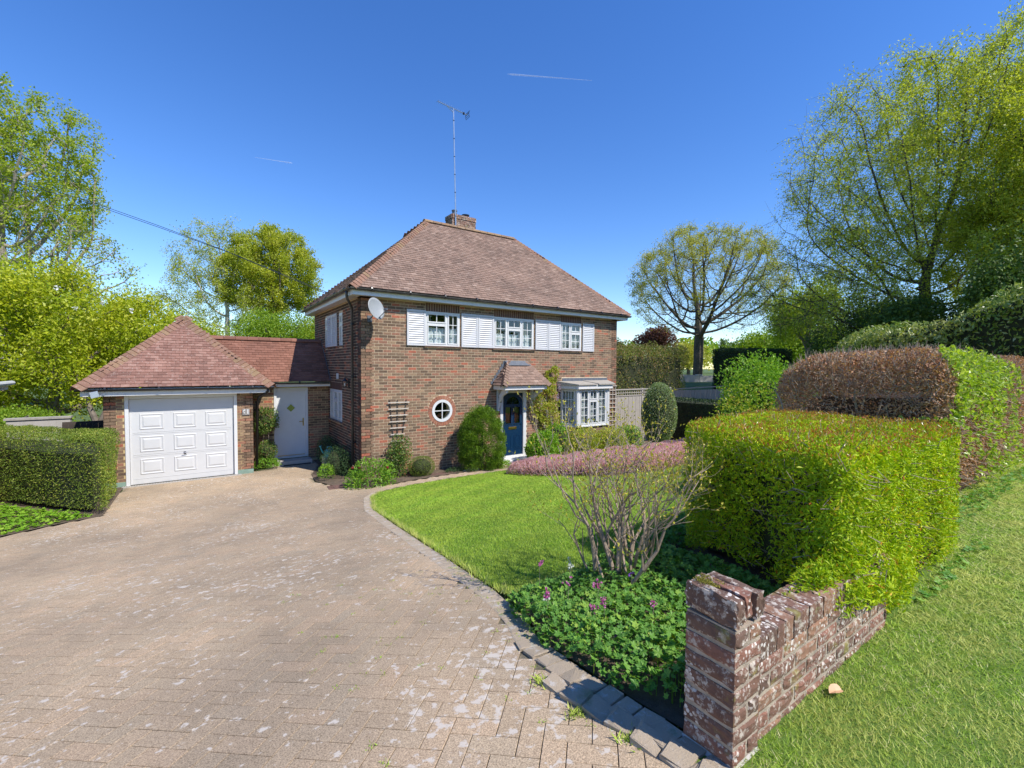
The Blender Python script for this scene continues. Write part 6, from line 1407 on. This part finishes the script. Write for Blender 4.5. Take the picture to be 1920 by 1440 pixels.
M['darkleaf'] = foliage('dark_evergreen_leaf', [(0, (.05, .10, .015)), (.5, (.09, .16, .025)), (1, (.16, .24, .04))], .55, .25, .4, (.05, .10, .02))
M['midleaf'] = foliage('mid_green_leaf', [(0, (.16, .28, .02)), (.5, (.27, .42, .035)), (1, (.42, .54, .06))], .5, .5, .3, (.20, .32, .02))
M['copper'] = foliage('copper_leaf', [(0, (.10, .035, .03)), (.6, (.20, .07, .06)), (1, (.26, .14, .08))], .5, .3)
# round oak
att = ellipsoid((41.0, 16.6, 11.7), (8.0, 8.0, 6.2), 2300, hollow=.25, zmin=6.7, pw=.55, seed=4)
att = att[(att[:, 2] > 8.3) | (np.linalg.norm(att[:, :2]-A(41, 16.6), axis=1) > 2.5)]
tree('round_oak', 'round crowned oak with radiating bare branches and sparse yellow green leaf behind the fence', 'tree', (40.3, 16.8, 1.6), att, (40.4, 16.8, 6.6), .5, 6, .75, .020, 2.15, 'bark_dark', M['oakleaf'], 110000, .08, .15, .6, twl=1.0, ntw=3, trunk_r=.50, seed=1, twigr=.010, leafspread=.16, leaffilter=lambda C: rng.random(len(C)) < np.clip((np.linalg.norm((C-A(41, 16.6, 10.5))/A(8, 8, 7), axis=1)-.62)*3.2, .04, 1)*np.where(C[:, 2] < 9, .5, 1))
# tall birch on the right
att = np.concatenate([ellipsoid((29.3, -3.4, 12.2), (7.4, 7.2, 7.6), 2000, hollow=.15, pw=.6, seed=5), ellipsoid((30.6, -6.6, 13.4), (6.0, 5.5, 7.0), 1200, hollow=.1, seed=6), ellipsoid((25.0, -1.0, 7.5), (4.6, 4.6, 3.2), 520, hollow=.1, seed=7)])
att = att[att[:, 2] > 4.2]
tree('weeping_birch', 'huge airy tree with fine hanging twigs and yellow green leaf at the right', 'tree', (28.2, -3.9, 1.6), att, (28.6, -4.0, 7.0), .55, 7, .95, .013, 2.0, 'bark_dark', M['birchleaf'], 250000, .075, .135, .55, twl=1.5, ntw=5, droop=.6, trunk_r=.30, seed=2, twigr=.008, leafspread=.14, leaffilter=lambda C: rng.random(len(C)) < np.clip(.45 + 2.2*((C-CAM)@CR/((C-CAM)@FWD)-.72) + .02*(C[:, 2]-9), .20, 1))
att = ellipsoid((27.0, -9.0, 9.6), (4.5, 4.0, 6.6), 900, hollow=.1, seed=15)
tree('birch_tree', 'bushy yellow green tree filling the right edge above the laurel hedge', 'tree', (27.0, -9.4, 1.4), att, (27, -9.4, 4.0), .55, 7, .95, .016, 2.2, 'bark_dark', M['birchleaf'], 95000, .08, .15, .55, twl=1.2, ntw=3, droop=.4, trunk_r=.25, seed=12, twigr=.008, leafspread=.2)
# left oak
att = np.concatenate([ellipsoid((-12.9, 26, 13.2), (5.4, 5.2, 5.4), 1300, hollow=.2, seed=8, notch=.15), ellipsoid((-11.2, 24.5, 8.4), (4.8, 4.2, 3.6), 700, hollow=.15, seed=9)]); att = att[att[:, 2] > 4.8]
tree('left_oak', 'large spreading oak with gnarled pale lower branches at the left edge', 'tree', (-12.3, 26, 0), att, (-12.2, 26, 5.5), .5, 6, .72, .02, 2.2, 'bark_grey', M['oakleaf2'], 105000, .09, .17, .6, twl=.8, ntw=3, trunk_r=.52, seed=3, twigr=.010, leafspread=.16, leaffilter=lambda C: rng.random(len(C)) < np.where(C[:, 2] > 10.8, .8, .20))
# lime coloured flowering tree behind the garage
att = np.concatenate([ellipsoid((-8.6, 11.6, 3.6), (4.6, 3.2, 2.9), 800, hollow=.3, seed=10), ellipsoid((-5.2, 12.6, 3.2), (3.0, 2.5, 2.1), 400, hollow=.3, seed=11)]); att = att[att[:, 2] > .8]
lime = tree('lime_green_tree', 'dense bright yellow green flowering tree spreading behind the garage and clipped hedge', 'tree', (-7.4, 11.0, 0), att, (-7.6, 11.2, 1.5), .35, 5, .5, .014, 2.2, 'bark', M['limeleaf'], 130000, .08, .14, .5, twl=.5, ntw=3, trunk_r=.22, seed=4, leafspread=.24, leafup=.2)
C = att[rng.choice(len(att), 46)]; C = C[(C-A(-7.5, 11.6, 3))@A(.4, -.9, .4) > 1.2]; 
for c in C[:30]:
    P = c + A(.15, -.35, .3) + rng.normal(size=(10, 3))*.035; v, f = leafset(P, rdir(10), .07, .12, .6); link('blossom', mkmesh('blossom', v, [f], M['whitep']), lime)
mb = MB(N=(0, 1, 0)); mb.tube([(-6.1, 9.4, 0), (-6.25, 9.6, .9), (-6.6, 9.9, 1.9), (-6.9, 10.4, 2.8)], [.12, .10, .07, .04], 8); mb.tube([(-6.2, 9.5, .7), (-5.9, 9.6, 1.5), (-5.8, 9.9, 2.4)], [.08, .06, .03], 7); mb.build('limb', M['bark'], lime)
# pale stemmed birch behind the passage
att = ellipsoid((-1.9, 27, 8.2), (3.6, 3.0, 5.0), 800, hollow=.1, seed=13); att = att[att[:, 2] > 3.8]
tree('silver_birch', 'slender pale trunked birch with thin airy crown behind the passage roof', 'tree', (-1.5, 26.8, 0), att, (-1.5, 26.9, 6.8), .45, 6, .8, .012, 2.1, 'bark_pale', M['birchleaf'], 34000, .07, .13, .5, twl=.9, ntw=3, droop=.55, trunk_r=.17, seed=5, twigr=.007, leafspread=.15, twmat='bark')
att = np.concatenate([ellipsoid((1.4, 27.5, 9.7), (3.7, 3.5, 3.5), 1000, hollow=.2, seed=14, notch=.15)])
tree('small_oak', 'compact olive green oak with rounded crown left of the house roof', 'tree', (1.6, 27.2, 0), att, (1.6, 27.2, 6.0), .4, 5, .55, .016, 2.2, 'bark', M['oakleaf3'], 70000, .09, .16, .6, twl=.55, ntw=3, trunk_r=.24, seed=6, leafspread=.16)
def fill(name, label, c, r, n, mat, L0, L1, cat='tree', bumps=.25, trunk=True, group=None):
    n = int(n*1.15)
    root = empty(name, (c[0], c[1], float(g(c[0], c[1]))), label, cat, group); P = []; Nn = []
    k = max(14, int(r[0]*r[1]*1.6)); per = n//k
    for i in range(k):
        d = rdir(1)[0]; d[2] = abs(d[2])*1.0-.35; q = A(*c)+d*np.array(r)*.72*rng.random()**.35; s = rng.uniform(.28, .46)
        p, m_ = blob(q, np.array(r)*s, per, shell=.55, zflat=-.8, bumps=bumps, seed=i); P.append(p); Nn.append(m_)
    P, Nn = np.concatenate(P), np.concatenate(Nn); kq = P[:, 2] > g(P[:, 0], P[:, 1]); C = P[kq]; Ls_ = (L0+(L1-L0)*rng.random(len(C)))*.85; v, f = leaftris(C, nrm(Nn[kq]*.4+rdir(len(C))), rdir(len(C))+Nn[kq]*.5, Ls_, Ls_*.6); link('crown', mkmesh(name+'_crown', v, [f], mat), root)
    z0 = float(g(c[0], c[1])); mb = MB(N=(0, 1, 0)); mb.tube([(c[0], c[1], z0-.1), (c[0]+.1, c[1], z0+(c[2]-z0)*.6), (c[0], c[1]+.1, c[2]+r[2]*.4)], [.05*r[0]+.05, .04*r[0]+.03, .03], 7)
    for i in range(7):
        a = i*.9; h_ = z0+(c[2]-z0)*(.4+.08*i); mb.tube([(c[0], c[1], h_), (c[0]+math.cos(a)*r[0]*.35, c[1]+math.sin(a)*r[1]*.35, h_+r[2]*.25), (c[0]+math.cos(a)*r[0]*.65, c[1]+math.sin(a)*r[1]*.65, h_+r[2]*.55)], [.035*r[0], .02*r[0], .008*r[0]], 5)
    mb.build('trunk', M['bark'], root); return root
fill('green_tree', 'fresh green bushy tree directly behind the passage beside the pale birch trunk', (.6, 21.5, 4.2), (3.6, 2.8, 3.2), 26000, M['midleaf'], .09, .16)
fill('green_tree', 'yellow green leafy tree close against the left side of the house eaves', (3.6, 22.5, 4.4), (2.6, 2.6, 3.3), 20000, M['oakleaf2'], .09, .16)
fill('green_tree', 'dull green tree filling the gap behind the garage roof peak', (-3.2, 22.5, 3.4), (2.6, 2.6, 3.0), 18000, M['birchleaf'], .08, .14)
fill('green_tree', 'hazy mid green tree seen behind the left oak trunk', (-14, 34, 4.5), (7, 5, 4.6), 16000, M['midleaf'], .15, .28)
fill('green_tree', 'low grey green tree on the skyline left of the pale birch', (-8.5, 33, 4.6), (3.2, 3, 4.6), 7000, M['oakleaf'], .12, .2)
fill('laurel_bush', 'glossy dark bushes under the lime green tree behind the clipped hedge', (-8.5, 8.2, .9), (2.6, 1.3, 1.0), 12000, M['midleaf'], .06, .11, 'bush')
fill('copper_beech', 'dark copper leaved tree on the skyline right of the house', (46, 26.5, 6.2), (3.2, 3, 3.4), 8000, M['copper'], .2, .34)
fill('skyline_tree', 'tall dull green tree just right of the house corner on the skyline', (36.5, 25, 3.9), (2.8, 2.5, 3.2), 7000, M['mixed'], .15, .26)
fill('skyline_tree', 'small dark conifer behind and right of the round oak trunk', (55, 22.0, 4.6), (1.7, 1.7, 3.6), 6000, M['darkleaf'], .16, .28)
fill('skyline_tree', 'pale green tree behind the round oak trunk on its left', (62, 32.5, 4.4), (5, 4, 4.3), 8000, M['oakleaf'], .25, .4)
fill('skyline_tree', 'spreading mid green tree low behind the yew block', (50, 14.5, 4.4), (6, 5, 4.0), 15000, M['midleaf'], .2, .36)
fill('skyline_tree', 'mid green tree under the crown edge of the round oak', (46, 8.5, 5.4), (5.5, 4, 4.4), 15000, M['midleaf'], .2, .34)
fill('skyline_tree', 'tall olive tree between the round oak and the huge birch', (38, 5.4, 7.2), (3.6, 3.4, 5.6), 16000, M['oakleaf2'], .13, .24)
fill('skyline_tree', 'dark green tree standing behind the left foot of the huge birch', (34, .2, 5.2), (4.4, 3.6, 3.8), 16000, M['darkleaf'], .13, .22)
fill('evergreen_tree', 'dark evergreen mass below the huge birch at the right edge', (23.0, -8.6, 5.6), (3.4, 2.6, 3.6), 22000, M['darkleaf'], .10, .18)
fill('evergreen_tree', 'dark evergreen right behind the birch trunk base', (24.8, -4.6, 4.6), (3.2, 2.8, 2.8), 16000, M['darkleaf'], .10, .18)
# far wood, one mass on the skyline
P = []; Nn = []
for i in range(150):
    a = rng.uniform(-75, 95); R_ = rng.uniform(95, 130); d = math.radians(a)+YAW*0+.35; x, y = CAM[0]+R_*math.sin(d), CAM[1]+R_*math.cos(d); z0 = float(g(x, y)); s = rng.uniform(4.5, 7); p, m_ = blob((x, y, z0+s*.5), (s, s, s*.62), 190, shell=.3, bumps=.2, seed=i); P.append(p); Nn.append(m_)
P, Nn = np.concatenate(P), np.concatenate(Nn); v, f = leafset(P, Nn, .7, 1.4, .7); fw = link('far_wood', mkmesh('far_wood', v, [f], M['midleaf'])); tag(fw, 'far band of woodland closing the horizon', 'wood', kind='stuff')
# trees over the road behind the camera, mirrored in the window panes
for i, (x, y, r_) in enumerate(((-18, -36, 6), (-5, -40, 7), (9, -38, 6.5), (22, -36, 6))):
    fill('roadside_tree', ('dense green tree across the road, furthest west and mirrored in the panes', 'tallest dense green tree across the road, mirrored in the panes', 'broad green tree across the road beside the tallest one', 'dense green tree across the road, furthest east')[i], (x, y, 7.0), (r_, r_*.8, 5.4), 7000, M['midleaf'], .35, .6)

# ================================================================== fences
fn = empty('wooden_fence', (11, .3, 0), 'grey boarded fence with trellis top joining the right corner of the house', 'fence')
FY = .30; zf = 2.06
for i in range(33):
    x = 9.30+.106*i; mb = MB((x, FY, 0)); mb.box(0, .098, 0, .014+.004*(i % 2), -.05, zf-.26+rng.normal()*.003); mb.build('board', M['greywood'], fn)
mb = MB((9.24, FY, 0)); L_ = 3.56
mb.box(0, L_, -.02, .05, zf-.03, zf+.01); mb.box(0, L_, -.01, .035, zf-.26, zf-.225); mb.box(0, L_, -.0, .03, zf-.15, zf-.125); fr = mb.build('rail', M['greywood'], fn)
for i in range(28): mb = MB((9.30+.126*i, FY, 0)); mb.box(0, .022, .002, .018, zf-.225, zf-.03); mb.build('trellis_slat', M['greywood'], fn)
for x in (9.26, 11.05, 12.82): mb = MB((x, FY, 0)); mb.box(-.045, .045, -.06, .03, -.1, zf+.03); mb.build('post', M['greywood'], fn)
fn2 = empty('side_fence', (12.85, -3, 0), 'grey boarded fence running forward along the right boundary behind the dark hedge', 'fence')
for i in range(70):
    y = .2-.106*i; z0 = float(g(12.85, y)); mb = MB((12.85, y, z0)); mb.box(0, .014+.004*(i % 2), -.0, .098, -.1, 1.98 - .0*i); mb.build('board', M['greywood'], fn2)
mb = MB((12.85, .3, 0), N=(0, 1, 0)); V = []
for y in (.2, -3.6, -7.2): z0 = float(g(12.85, y)); V += [(-.02, y-.3, z0+1.98), (.05, y-.3, z0+1.98), (.05, y-.3, z0+2.02), (-.02, y-.3, z0+2.02)]
mb.add(V, [(0, 1, 5, 4), (1, 2, 6, 5), (2, 3, 7, 6), (3, 0, 4, 7), (4, 5, 9, 8), (5, 6, 10, 9), (6, 7, 11, 10), (7, 4, 8, 11)]); mb.build('rail', M['greywood'], fn2)
# pale garden wall beyond
sw_ = empty('garden_wall', (27.8, 9.6, 1.3), 'low grey concrete panel wall on the rise near the round oak trunk', 'wall')
for i in range(3): 
    mb = MB((26.6+1.05*i, 10.4-.62*i, 1.0), nrm(A(.86, -.51, 0)), nrm(A(-.51, -.86, 0))); mb.box(0, 1.19, 0, .06, 0, 1.42-.05*i+.0); mb.build('panel', M['concrete'], sw_)
mb = MB((28.4, 9.36, 2.35), nrm(A(.86, -.51, 0)), nrm(A(-.51, -.86, 0))); mb.box(0, .6, .07, .12, 0, .05); mb.build('capping', M['white'], sw_)
# wall behind yew hedge left of garage
lw_ = empty('side_gate', (-6.0, 4.2, 0), 'dark low boarded gate between the garage and the lime green tree', 'gate')
for i in range(9): mb = MB((-6.15+.113*i, 4.3, 0)); mb.box(0, .108, 0, .02+.003*(i % 2), 0, 1.36); mb.build('board', M['darkwood'], lw_)
mb = MB((-6.15, 4.3, 0)); mb.box(0, 1.02, -.04, 0, 1.36, 1.41); mb.build('rail', M['darkwood'], lw_)
lw2 = empty('rear_wall', (-7.0, 5.6, 0), 'low pale capped garden wall behind the clipped hedge', 'wall'); mb = MB((-8.4, 5.6, 0)); mb.box(1.0, 2.2, -.1, .1, 0, 1.40); mb.build('wall_body', M['concrete'], lw2); mb = MB((-8.42, 5.6, 1.402)); mb.box(.98, 2.24, -.13, .13, 0, .05); mb.build('capping', M['felt'], lw2)
# neighbour at left edge
nb = empty('neighbour_house', (-9.5, 5.4, 0), 'corner of the neighbouring brick building with white gutter at the left edge', 'house')
E_nb = CAM + (FWD + CR*((7-960)/FPX) - CU*((740-720)/FPX))*10.5
xb, yb = float(E_nb[0]), float(E_nb[1])
mb = MB(N=(0, 1, 0)); mb.box(xb-4, xb-.10, yb-4, yb, 0, 2.25); nw = mb.build('wall', M['mortar_yellow'], nb)
v, f = joinVF([place_bricks(brick_rects(3.9, 1.2, 2.25, [], 0), (xb-4, yb-4, 0), (1, 0, 0), (0, -1, 0), nw, nb, M['brick'], 0), place_bricks(brick_rects(3.9, 1.2, 2.25, [], 1), (xb-.10, yb-4, 0), (0, 1, 0), (1, 0, 0), nw, nb, M['brick'], 0)]); link('brickwork', mkmesh('nb_bricks', v, [f], M['brick']), nb, kind='stuff')
mb = MB(N=(0, 1, 0)); mb.box(xb-4, xb+.05, yb-4.1, yb+.1, 2.27, 2.40); mb.build('roof_edge', M['white_paint'], nb); mb = MB(N=(0, 1, 0)); mb.tube([(xb+.12, yb-4.1, 2.42), (xb+.12, yb+.1, 2.42)], .055, 8); mb.build('gutter', M['white'], nb)
mb = MB(N=(0, 1, 0)); mb.add([(xb-4, yb-4.1, 2.45), (xb+.06, yb-4.1, 2.45), (xb+.06, yb+.05, 2.45), (xb-4, yb+.05, 2.45), (xb-2.2, yb-2, 2.7)], [(0, 1, 4), (1, 2, 4), (2, 3, 4), (3, 0, 4), (3, 2, 1, 0)]); mb.build('roof', M['underlay'], nb)

# ================================================================== fixtures
# satellite dish
sd = empty('satellite_dish', (.18, -.1, 4.2), 'grey oval satellite dish mounted under the eaves at the house corner', 'satellite dish')
dn = nrm(A(.42, -.88, .30)); dx = nrm(np.cross(A(0, 0, 1), dn)); dy = np.cross(dn, dx); dc = A(.22, -.42, 4.26)
V = []; F = []; kk_, nr_ = 24, 6
for s_ in (0, 1):
    for i in range(nr_+1):
        r_ = .5*i/nr_
        for j in range(kk_): t = 2*PI*j/kk_; V.append(dc + dx*(r_*.50*math.cos(t)) + dy*(r_*.56*math.sin(t)) + dn*(.22*r_*r_ - .006*s_))
for s_ in (0, 1):
    o = s_*(nr_+1)*kk_
    for i in range(nr_):
        for j in range(kk_): F.append((o+i*kk_+j, o+i*kk_+(j+1) % kk_, o+(i+1)*kk_+(j+1) % kk_, o+(i+1)*kk_+j))
o1 = nr_*kk_; o2 = (2*nr_+1)*kk_
F += [(o1+j, o1+(j+1) % kk_, o2+(j+1) % kk_, o2+j) for j in range(kk_)]
V = np.array(V); V = dc + (V-dc)*1.0
mb = MB(N=(0, 1, 0)); mb.add(V, F); mb.build('reflector', M['dish'], sd, smooth=True)
mb = MB(N=(0, 1, 0)); foot = dc - dy*.27; tipp = dc + dn*.33 - dy*.12 + dx*.05; mb.tube([foot-dn*.02, tipp], .010, 6); mb.tube([tipp-dn*.0, tipp-dn*.09+dy*.03], .024, 10); mb.build('feed_arm', M['lead'], sd)
mb = MB(N=(0, 1, 0)); mb.tube([(.22, 0, 4.05), (.22, -.22, 4.10), tuple(dc-dn*.03)], .016, 8); mb.box(.16, .28, -.015, -.008, 3.98, 4.14); mb.build('wall_bracket', M['lead'], sd)
# aerial mast
am = empty('aerial_mast', (4.05, 2.72, 7.7), 'tall grey pole with a television aerial fixed to the chimney', 'aerial')
mb = MB(N=(0, 1, 0)); mt_, mb_ = A(3.955, 2.70, 11.66), A(4.06, 2.70, 7.66); mb.tube([mb_, (mb_+mt_)/2, mt_], .024, 8); mp = mb.build('pole', M['steel'], am)
for t in (.10, .30, .45, .60, .75, .9): c = mb_+(mt_-mb_)*t; mb = MB(N=(0, 1, 0)); mb.tube([c-A(0, 0, .012), c+A(0, 0, .012)], .028, 8); mb.build('tape_band', M['black'], mp)
mb = MB(N=(0, 1, 0)); a_, b_ = A(3.33, 2.62, 11.66), A(4.53, 2.78, 11.66); mb.tube([a_, b_], .010, 6); bmm = mb.build('boom', M['steel'], am)
for i in range(14): c = a_+(b_-a_)*(i/15); mb = MB(N=(0, 1, 0)); mb.tube([c+A(.012, -.09, 0), c+A(-.012, .09, 0)], .005, 5); mb.build('element', M['steel'], bmm)
mb = MB(N=(0, 1, 0)); c = a_+(b_-a_)*.88; mb.tube([c+A(0, 0, -.03), c+A(0, 0, .03)], .035, 8); e_ = b_
for z in (-.10, -.05, 0, .05, .10): mb.tube([e_+A(.0+abs(z)*.3, -.14, z), e_+A(abs(z)*.3, .14, z)], .007, 5)
for y in (-.12, .12): mb.tube([e_+A(.03, y, -.11), e_+A(0, y, 0), e_+A(.03, y, .11)], .006, 5)
mb.build('reflector', M['black'], am)
mb = MB(N=(0, 1, 0)); mb.tube([mt_+A(-.25, -.03, -.02), mt_+A(-.1, -.02, -.10), mt_+A(0, 0, -.14)], .008, 6); mb.build('brace', M['steel'], am)
# lanterns
def lantern(label, c, n, u):
    c, n, u = A(*c), A(*n), A(*u); root = empty('wall_lantern', tuple(c), label, 'lantern'); z = A(0, 0, 1)
    mb = MB(c, u, n); mb.box(-.04, .04, .0, .02, -.14, .10); mb.tube([(0, .02, .10), (0, .08, .15), (0, .11, .13)], .009, 6); mb.build('backplate', M['black'], root)
    mb = MB(c+n*.11, u, n); mb.lathe([(.001, .15), (.02, .13), (.03, .10), (.075, .06), (.08, .05), (.001, .05)], (0, 0, 0), 6); mb.lathe([(.001, -.12), (.05, -.11), (.055, -.10), (.001, -.10)], (0, 0, 0), 6)
    for j in range(6): t = 2*PI*j/6; mb.tube([(.05*math.cos(t), .05*math.sin(t), -.10), (.068*math.cos(t), .068*math.sin(t), .05)], .005, 4)
    mb.build('frame', M['black'], root)
    mb = MB(c+n*.11, u, n); mb.lathe([(.046, -.098), (.063, .048)], (0, 0, 0), 6); mb.build('pane', M['glass'], root)
    mb = MB(c+n*.11, u, n); mb.lathe([(.001, -.09), (.015, -.08), (.018, -.02), (.001, .0)], (0, 0, 0), 8); mb.build('bulb', M['white'], root)
lantern('black coach lantern on the shaded side wall above the downpipe bracket', (-.008, 1.06, 2.42), (-1, 0, 0), (0, 1, 0))
lantern('black coach lantern beside the blue front door under the porch', (4.08, -.008, 1.92), (0, -1, 0), (1, 0, 0))
# trellises
tr = empty('fan_trellis', (.93, -.05, .8), 'grey weathered fan shaped wooden trellis on the sunny front wall', 'trellis')
for j, z in enumerate((1.93, 1.765, 1.60, 1.435, 1.27, 1.10, .93)):
    t = (1.93-z)/1.0; mb = MB(); mb.box(.66+.09*t, 1.25-.16*t, .040, .056, z-.014, z+.014); mb.build('slat', M['trellis'], tr)
for a0, a1 in ((.72, .85), (.93, .93), (1.17, 1.03)):
    mb = MB(); mb.prism([(a0-.011, 2.0), (a0+.011, 2.0), (a1+.011, .70), (a1-.011, .70)], .018, .038); mb.build('upright', M['darkwood'], tr)
tr2 = empty('square_trellis', (9.03, -.03, .7), 'narrow square wooden trellis at the right corner beside the bay window', 'trellis')
for x in (8.87, 9.03, 9.18): mb = MB(); mb.box(x-.014, x+.014, .014, .030, .72, 2.26); mb.build('upright', M['greywood'], tr2)
for i in range(10): z = .80+.158*i; mb = MB(); mb.box(8.82, 9.22, .031, .045, z-.013, z+.013); mb.build('slat', M['trellis'], tr2)
# house number
hn = empty('house_number', (-2.31, 2.38, 1.64), 'small grey plaque with white number 61 on the garage pier', 'sign')
mb = MB((-2.31, 2.39, 1.64)); mb.box(-.085, .085, .0, .022, -.085, .085); mb.build('plate', plain('number_plate', (.26, .24, .22), .5), hn, bevel=.006)
for ch_, dx_ in (('6', -.038), ('1', .042)):
    cu = bpy.data.curves.new('digit', 'FONT'); cu.body = ch_; cu.size = .17; cu.align_x = 'CENTER'; cu.align_y = 'CENTER'; cu.extrude = .003; cu.offset = .004; cu.materials.append(M['white'])
    t_ = bpy.data.objects.new('t', cu); COL.objects.link(t_); dg = bpy.context.evaluated_depsgraph_get(); me = bpy.data.meshes.new_from_object(t_.evaluated_get(dg)); bpy.data.objects.remove(t_); me.materials.clear(); me.materials.append(M['white']); o = link('digit', me, hn); o.location = (-2.31+dx_, 2.39-.026, 1.64); o.rotation_euler = (PI/2, 0, 0)
# watering can on a stone block
sb2 = empty('stone_block', (-.42, 1.62, 0), 'pale stone block hidden in the side border shrubs', 'block'); mb = MB((-.42, 1.62, 0)); mb.box(-.14, .14, -.14, .14, 0, .38); mb.build('block', M['concrete'], sb2, bevel=.01)
wc = empty('watering_can', (-.42, 1.62, .38), 'teal plastic watering can among the shrubs at the side wall', 'watering can')
mb = MB((-.42, 1.62, .38), N=(0, 1, 0)); mb.lathe([(.001, 0), (.10, 0), (.10, .15), (.085, .19), (.04, .20), (.001, .20)], k=14); mb.build('body', M['teal'], wc)
mb = MB((-.42, 1.62, .38), N=(0, 1, 0)); mb.tube([(-.08, -.02, .05), (-.17, -.04, .16), (-.22, -.06, .29)], [.022, .016, .014], 8); mb.lathe([(.014, 0), (.035, .03), (.001, .035)], (-.225, -.06, .29), 8); mb.build('spout', M['teal'], wc)
mb = MB((-.42, 1.62, .38), N=(0, 1, 0)); mb.tube([(-.05, 0, .19), (-.02, 0, .28), (.06, 0, .27), (.12, 0, .18), (.10, 0, .07)], .011, 6); mb.build('handle', M['teal'], wc)
# door mats and drain covers
mt1 = empty('door_mat', (-1.0, 3.0, .0), 'black rubber mat before the white side door', 'mat'); mb = MB((-1.0, 2.98, .0)); mb.box(-.36, .36, -.18, .18, .005, .028); mb.build('pad', M['rubber'], mt1)
def cover(label, c, w_, h_, a):
    root = empty('drain_cover', (c[0], c[1], float(g(*c))+.01), label, 'drain cover'); U = A(math.cos(a), math.sin(a), 0); mb = MB((c[0], c[1], float(g(*c))), U, A(U[1], -U[0], 0)); mb.box(-w_/2, w_/2, -h_/2, h_/2, -.02, .012); o = mb.build('plate', M['drain'], root)
    mb = MB((c[0], c[1], float(g(*c))), U, A(U[1], -U[0], 0)); k = int(w_/.05)
    for i in range(k):
        for j in range(int(h_/.05)): mb.cbox((-w_/2+.05*i+.03, -h_/2+.05*j+.03, .013), (.016, .016, .003))
    mb.build('raised_pattern', M['drain'], root)
cover('rusty brown drain cover in the paving beside the peony', (-.66, -.42), .46, .36, -.1)
cover('rusty brown inspection cover in the path by the box ball', (1.95, -.62), .62, .30, 0)
# overhead wires from eaves to far pole
pz = CAM + (FWD + CR*((-160-960)/FPX) - CU*((262-720)/FPX))*15.5; hz_ = A(-.35, 4.6, 4.86)
def px2w(px, py, dep): return CAM + (FWD + CR*((px-960)/FPX) - CU*((py-720)/FPX))*dep
for nm, dz_, lab in (('overhead_wire', 0, 'upper of two thin telephone wires from the house eaves to the left'), ('overhead_wire', .10, 'lower of two thin telephone wires from the house eaves to the left')):
    pts = []; ctl = [(625, 553, 14.6), (430, 473, 14.6), (300, 424, 14.7), (170, 378, 14.9), (0, 328, 15.2), (-160, 285, 15.5)]
    W3 = [px2w(*c) for c in ctl]
    W3 = [p - A(0, 0, dz_*(1-.0*i)*(0.35+.65*abs(i-1)/4 if i != 1 else .1)) for i, p in enumerate(W3)]
    a_, b_ = W3[0], W3[-1]
    mb = MB(N=(0, 1, 0)); mb.tube([tuple(p) for p in W3], .009, 5); o = mb.build(nm, M['black']); tag(o, lab, 'wire')
pl = empty('telegraph_pole', (float(W3[-1][0]), float(W3[-1][1]), 0), 'brown timber pole carrying the wires, beyond the left edge', 'pole'); mb = MB((float(W3[-1][0]), float(W3[-1][1]), 0), N=(0, 1, 0)); mb.tube([(0, 0, -.2), (0, 0, float(W3[-1][2])+.5)], [.15, .10], 10); mb.build('shaft', M['bark_dark'], pl)
# contrails
def contrail(label, p0, p1, w0, w1, dist=6000):
    a = CAM + (FWD + CR*((p0[0]-960)/FPX) - CU*((p0[1]-720)/FPX))*dist; b = CAM + (FWD + CR*((p1[0]-960)/FPX) - CU*((p1[1]-720)/FPX))*dist
    mb = MB(N=(0, 1, 0)); mb.tube([tuple(a), tuple(a+(b-a)*.06), tuple((a+b)/2), tuple(b)], [w0*.15*dist/FPX, w0*dist/FPX, .5*(w0+w1)*dist/FPX, w1*dist/FPX], 8); o = mb.build('contrail', ctm); tag(o, label, 'contrail', kind='structure')
mt, ntc, bs, out = newmat('contrail_vapour'); bs.inputs['Base Color'].default_value = (.85, .9, 1, 1); tr_ = N(ntc, 'ShaderNodeBsdfTransparent'); mx = N(ntc, 'ShaderNodeMixShader'); mx.inputs[0].default_value = .22; L(ntc, tr_.outputs[0], mx.inputs[1]); L(ntc, bs.outputs[0], mx.inputs[2]); L(ntc, mx.outputs[0], out.inputs[0]); ctm = mt
contrail('thin white vapour trail high above the chimney and mast', (952, 139), (1110, 151), 1.4, .3)
contrail('faint short vapour trail in the sky left of the mast', (549, 306), (478, 295), 1.0, .3)

tris = 0
for o in bpy.data.objects:
    if o.type == 'MESH': tris += sum(len(p.vertices)-2 for p in o.data.polygons) if len(o.data.polygons) < 500 else int(len(o.data.loops)-2*len(o.data.polygons))


print('TOTAL', len(bpy.data.objects), tris)
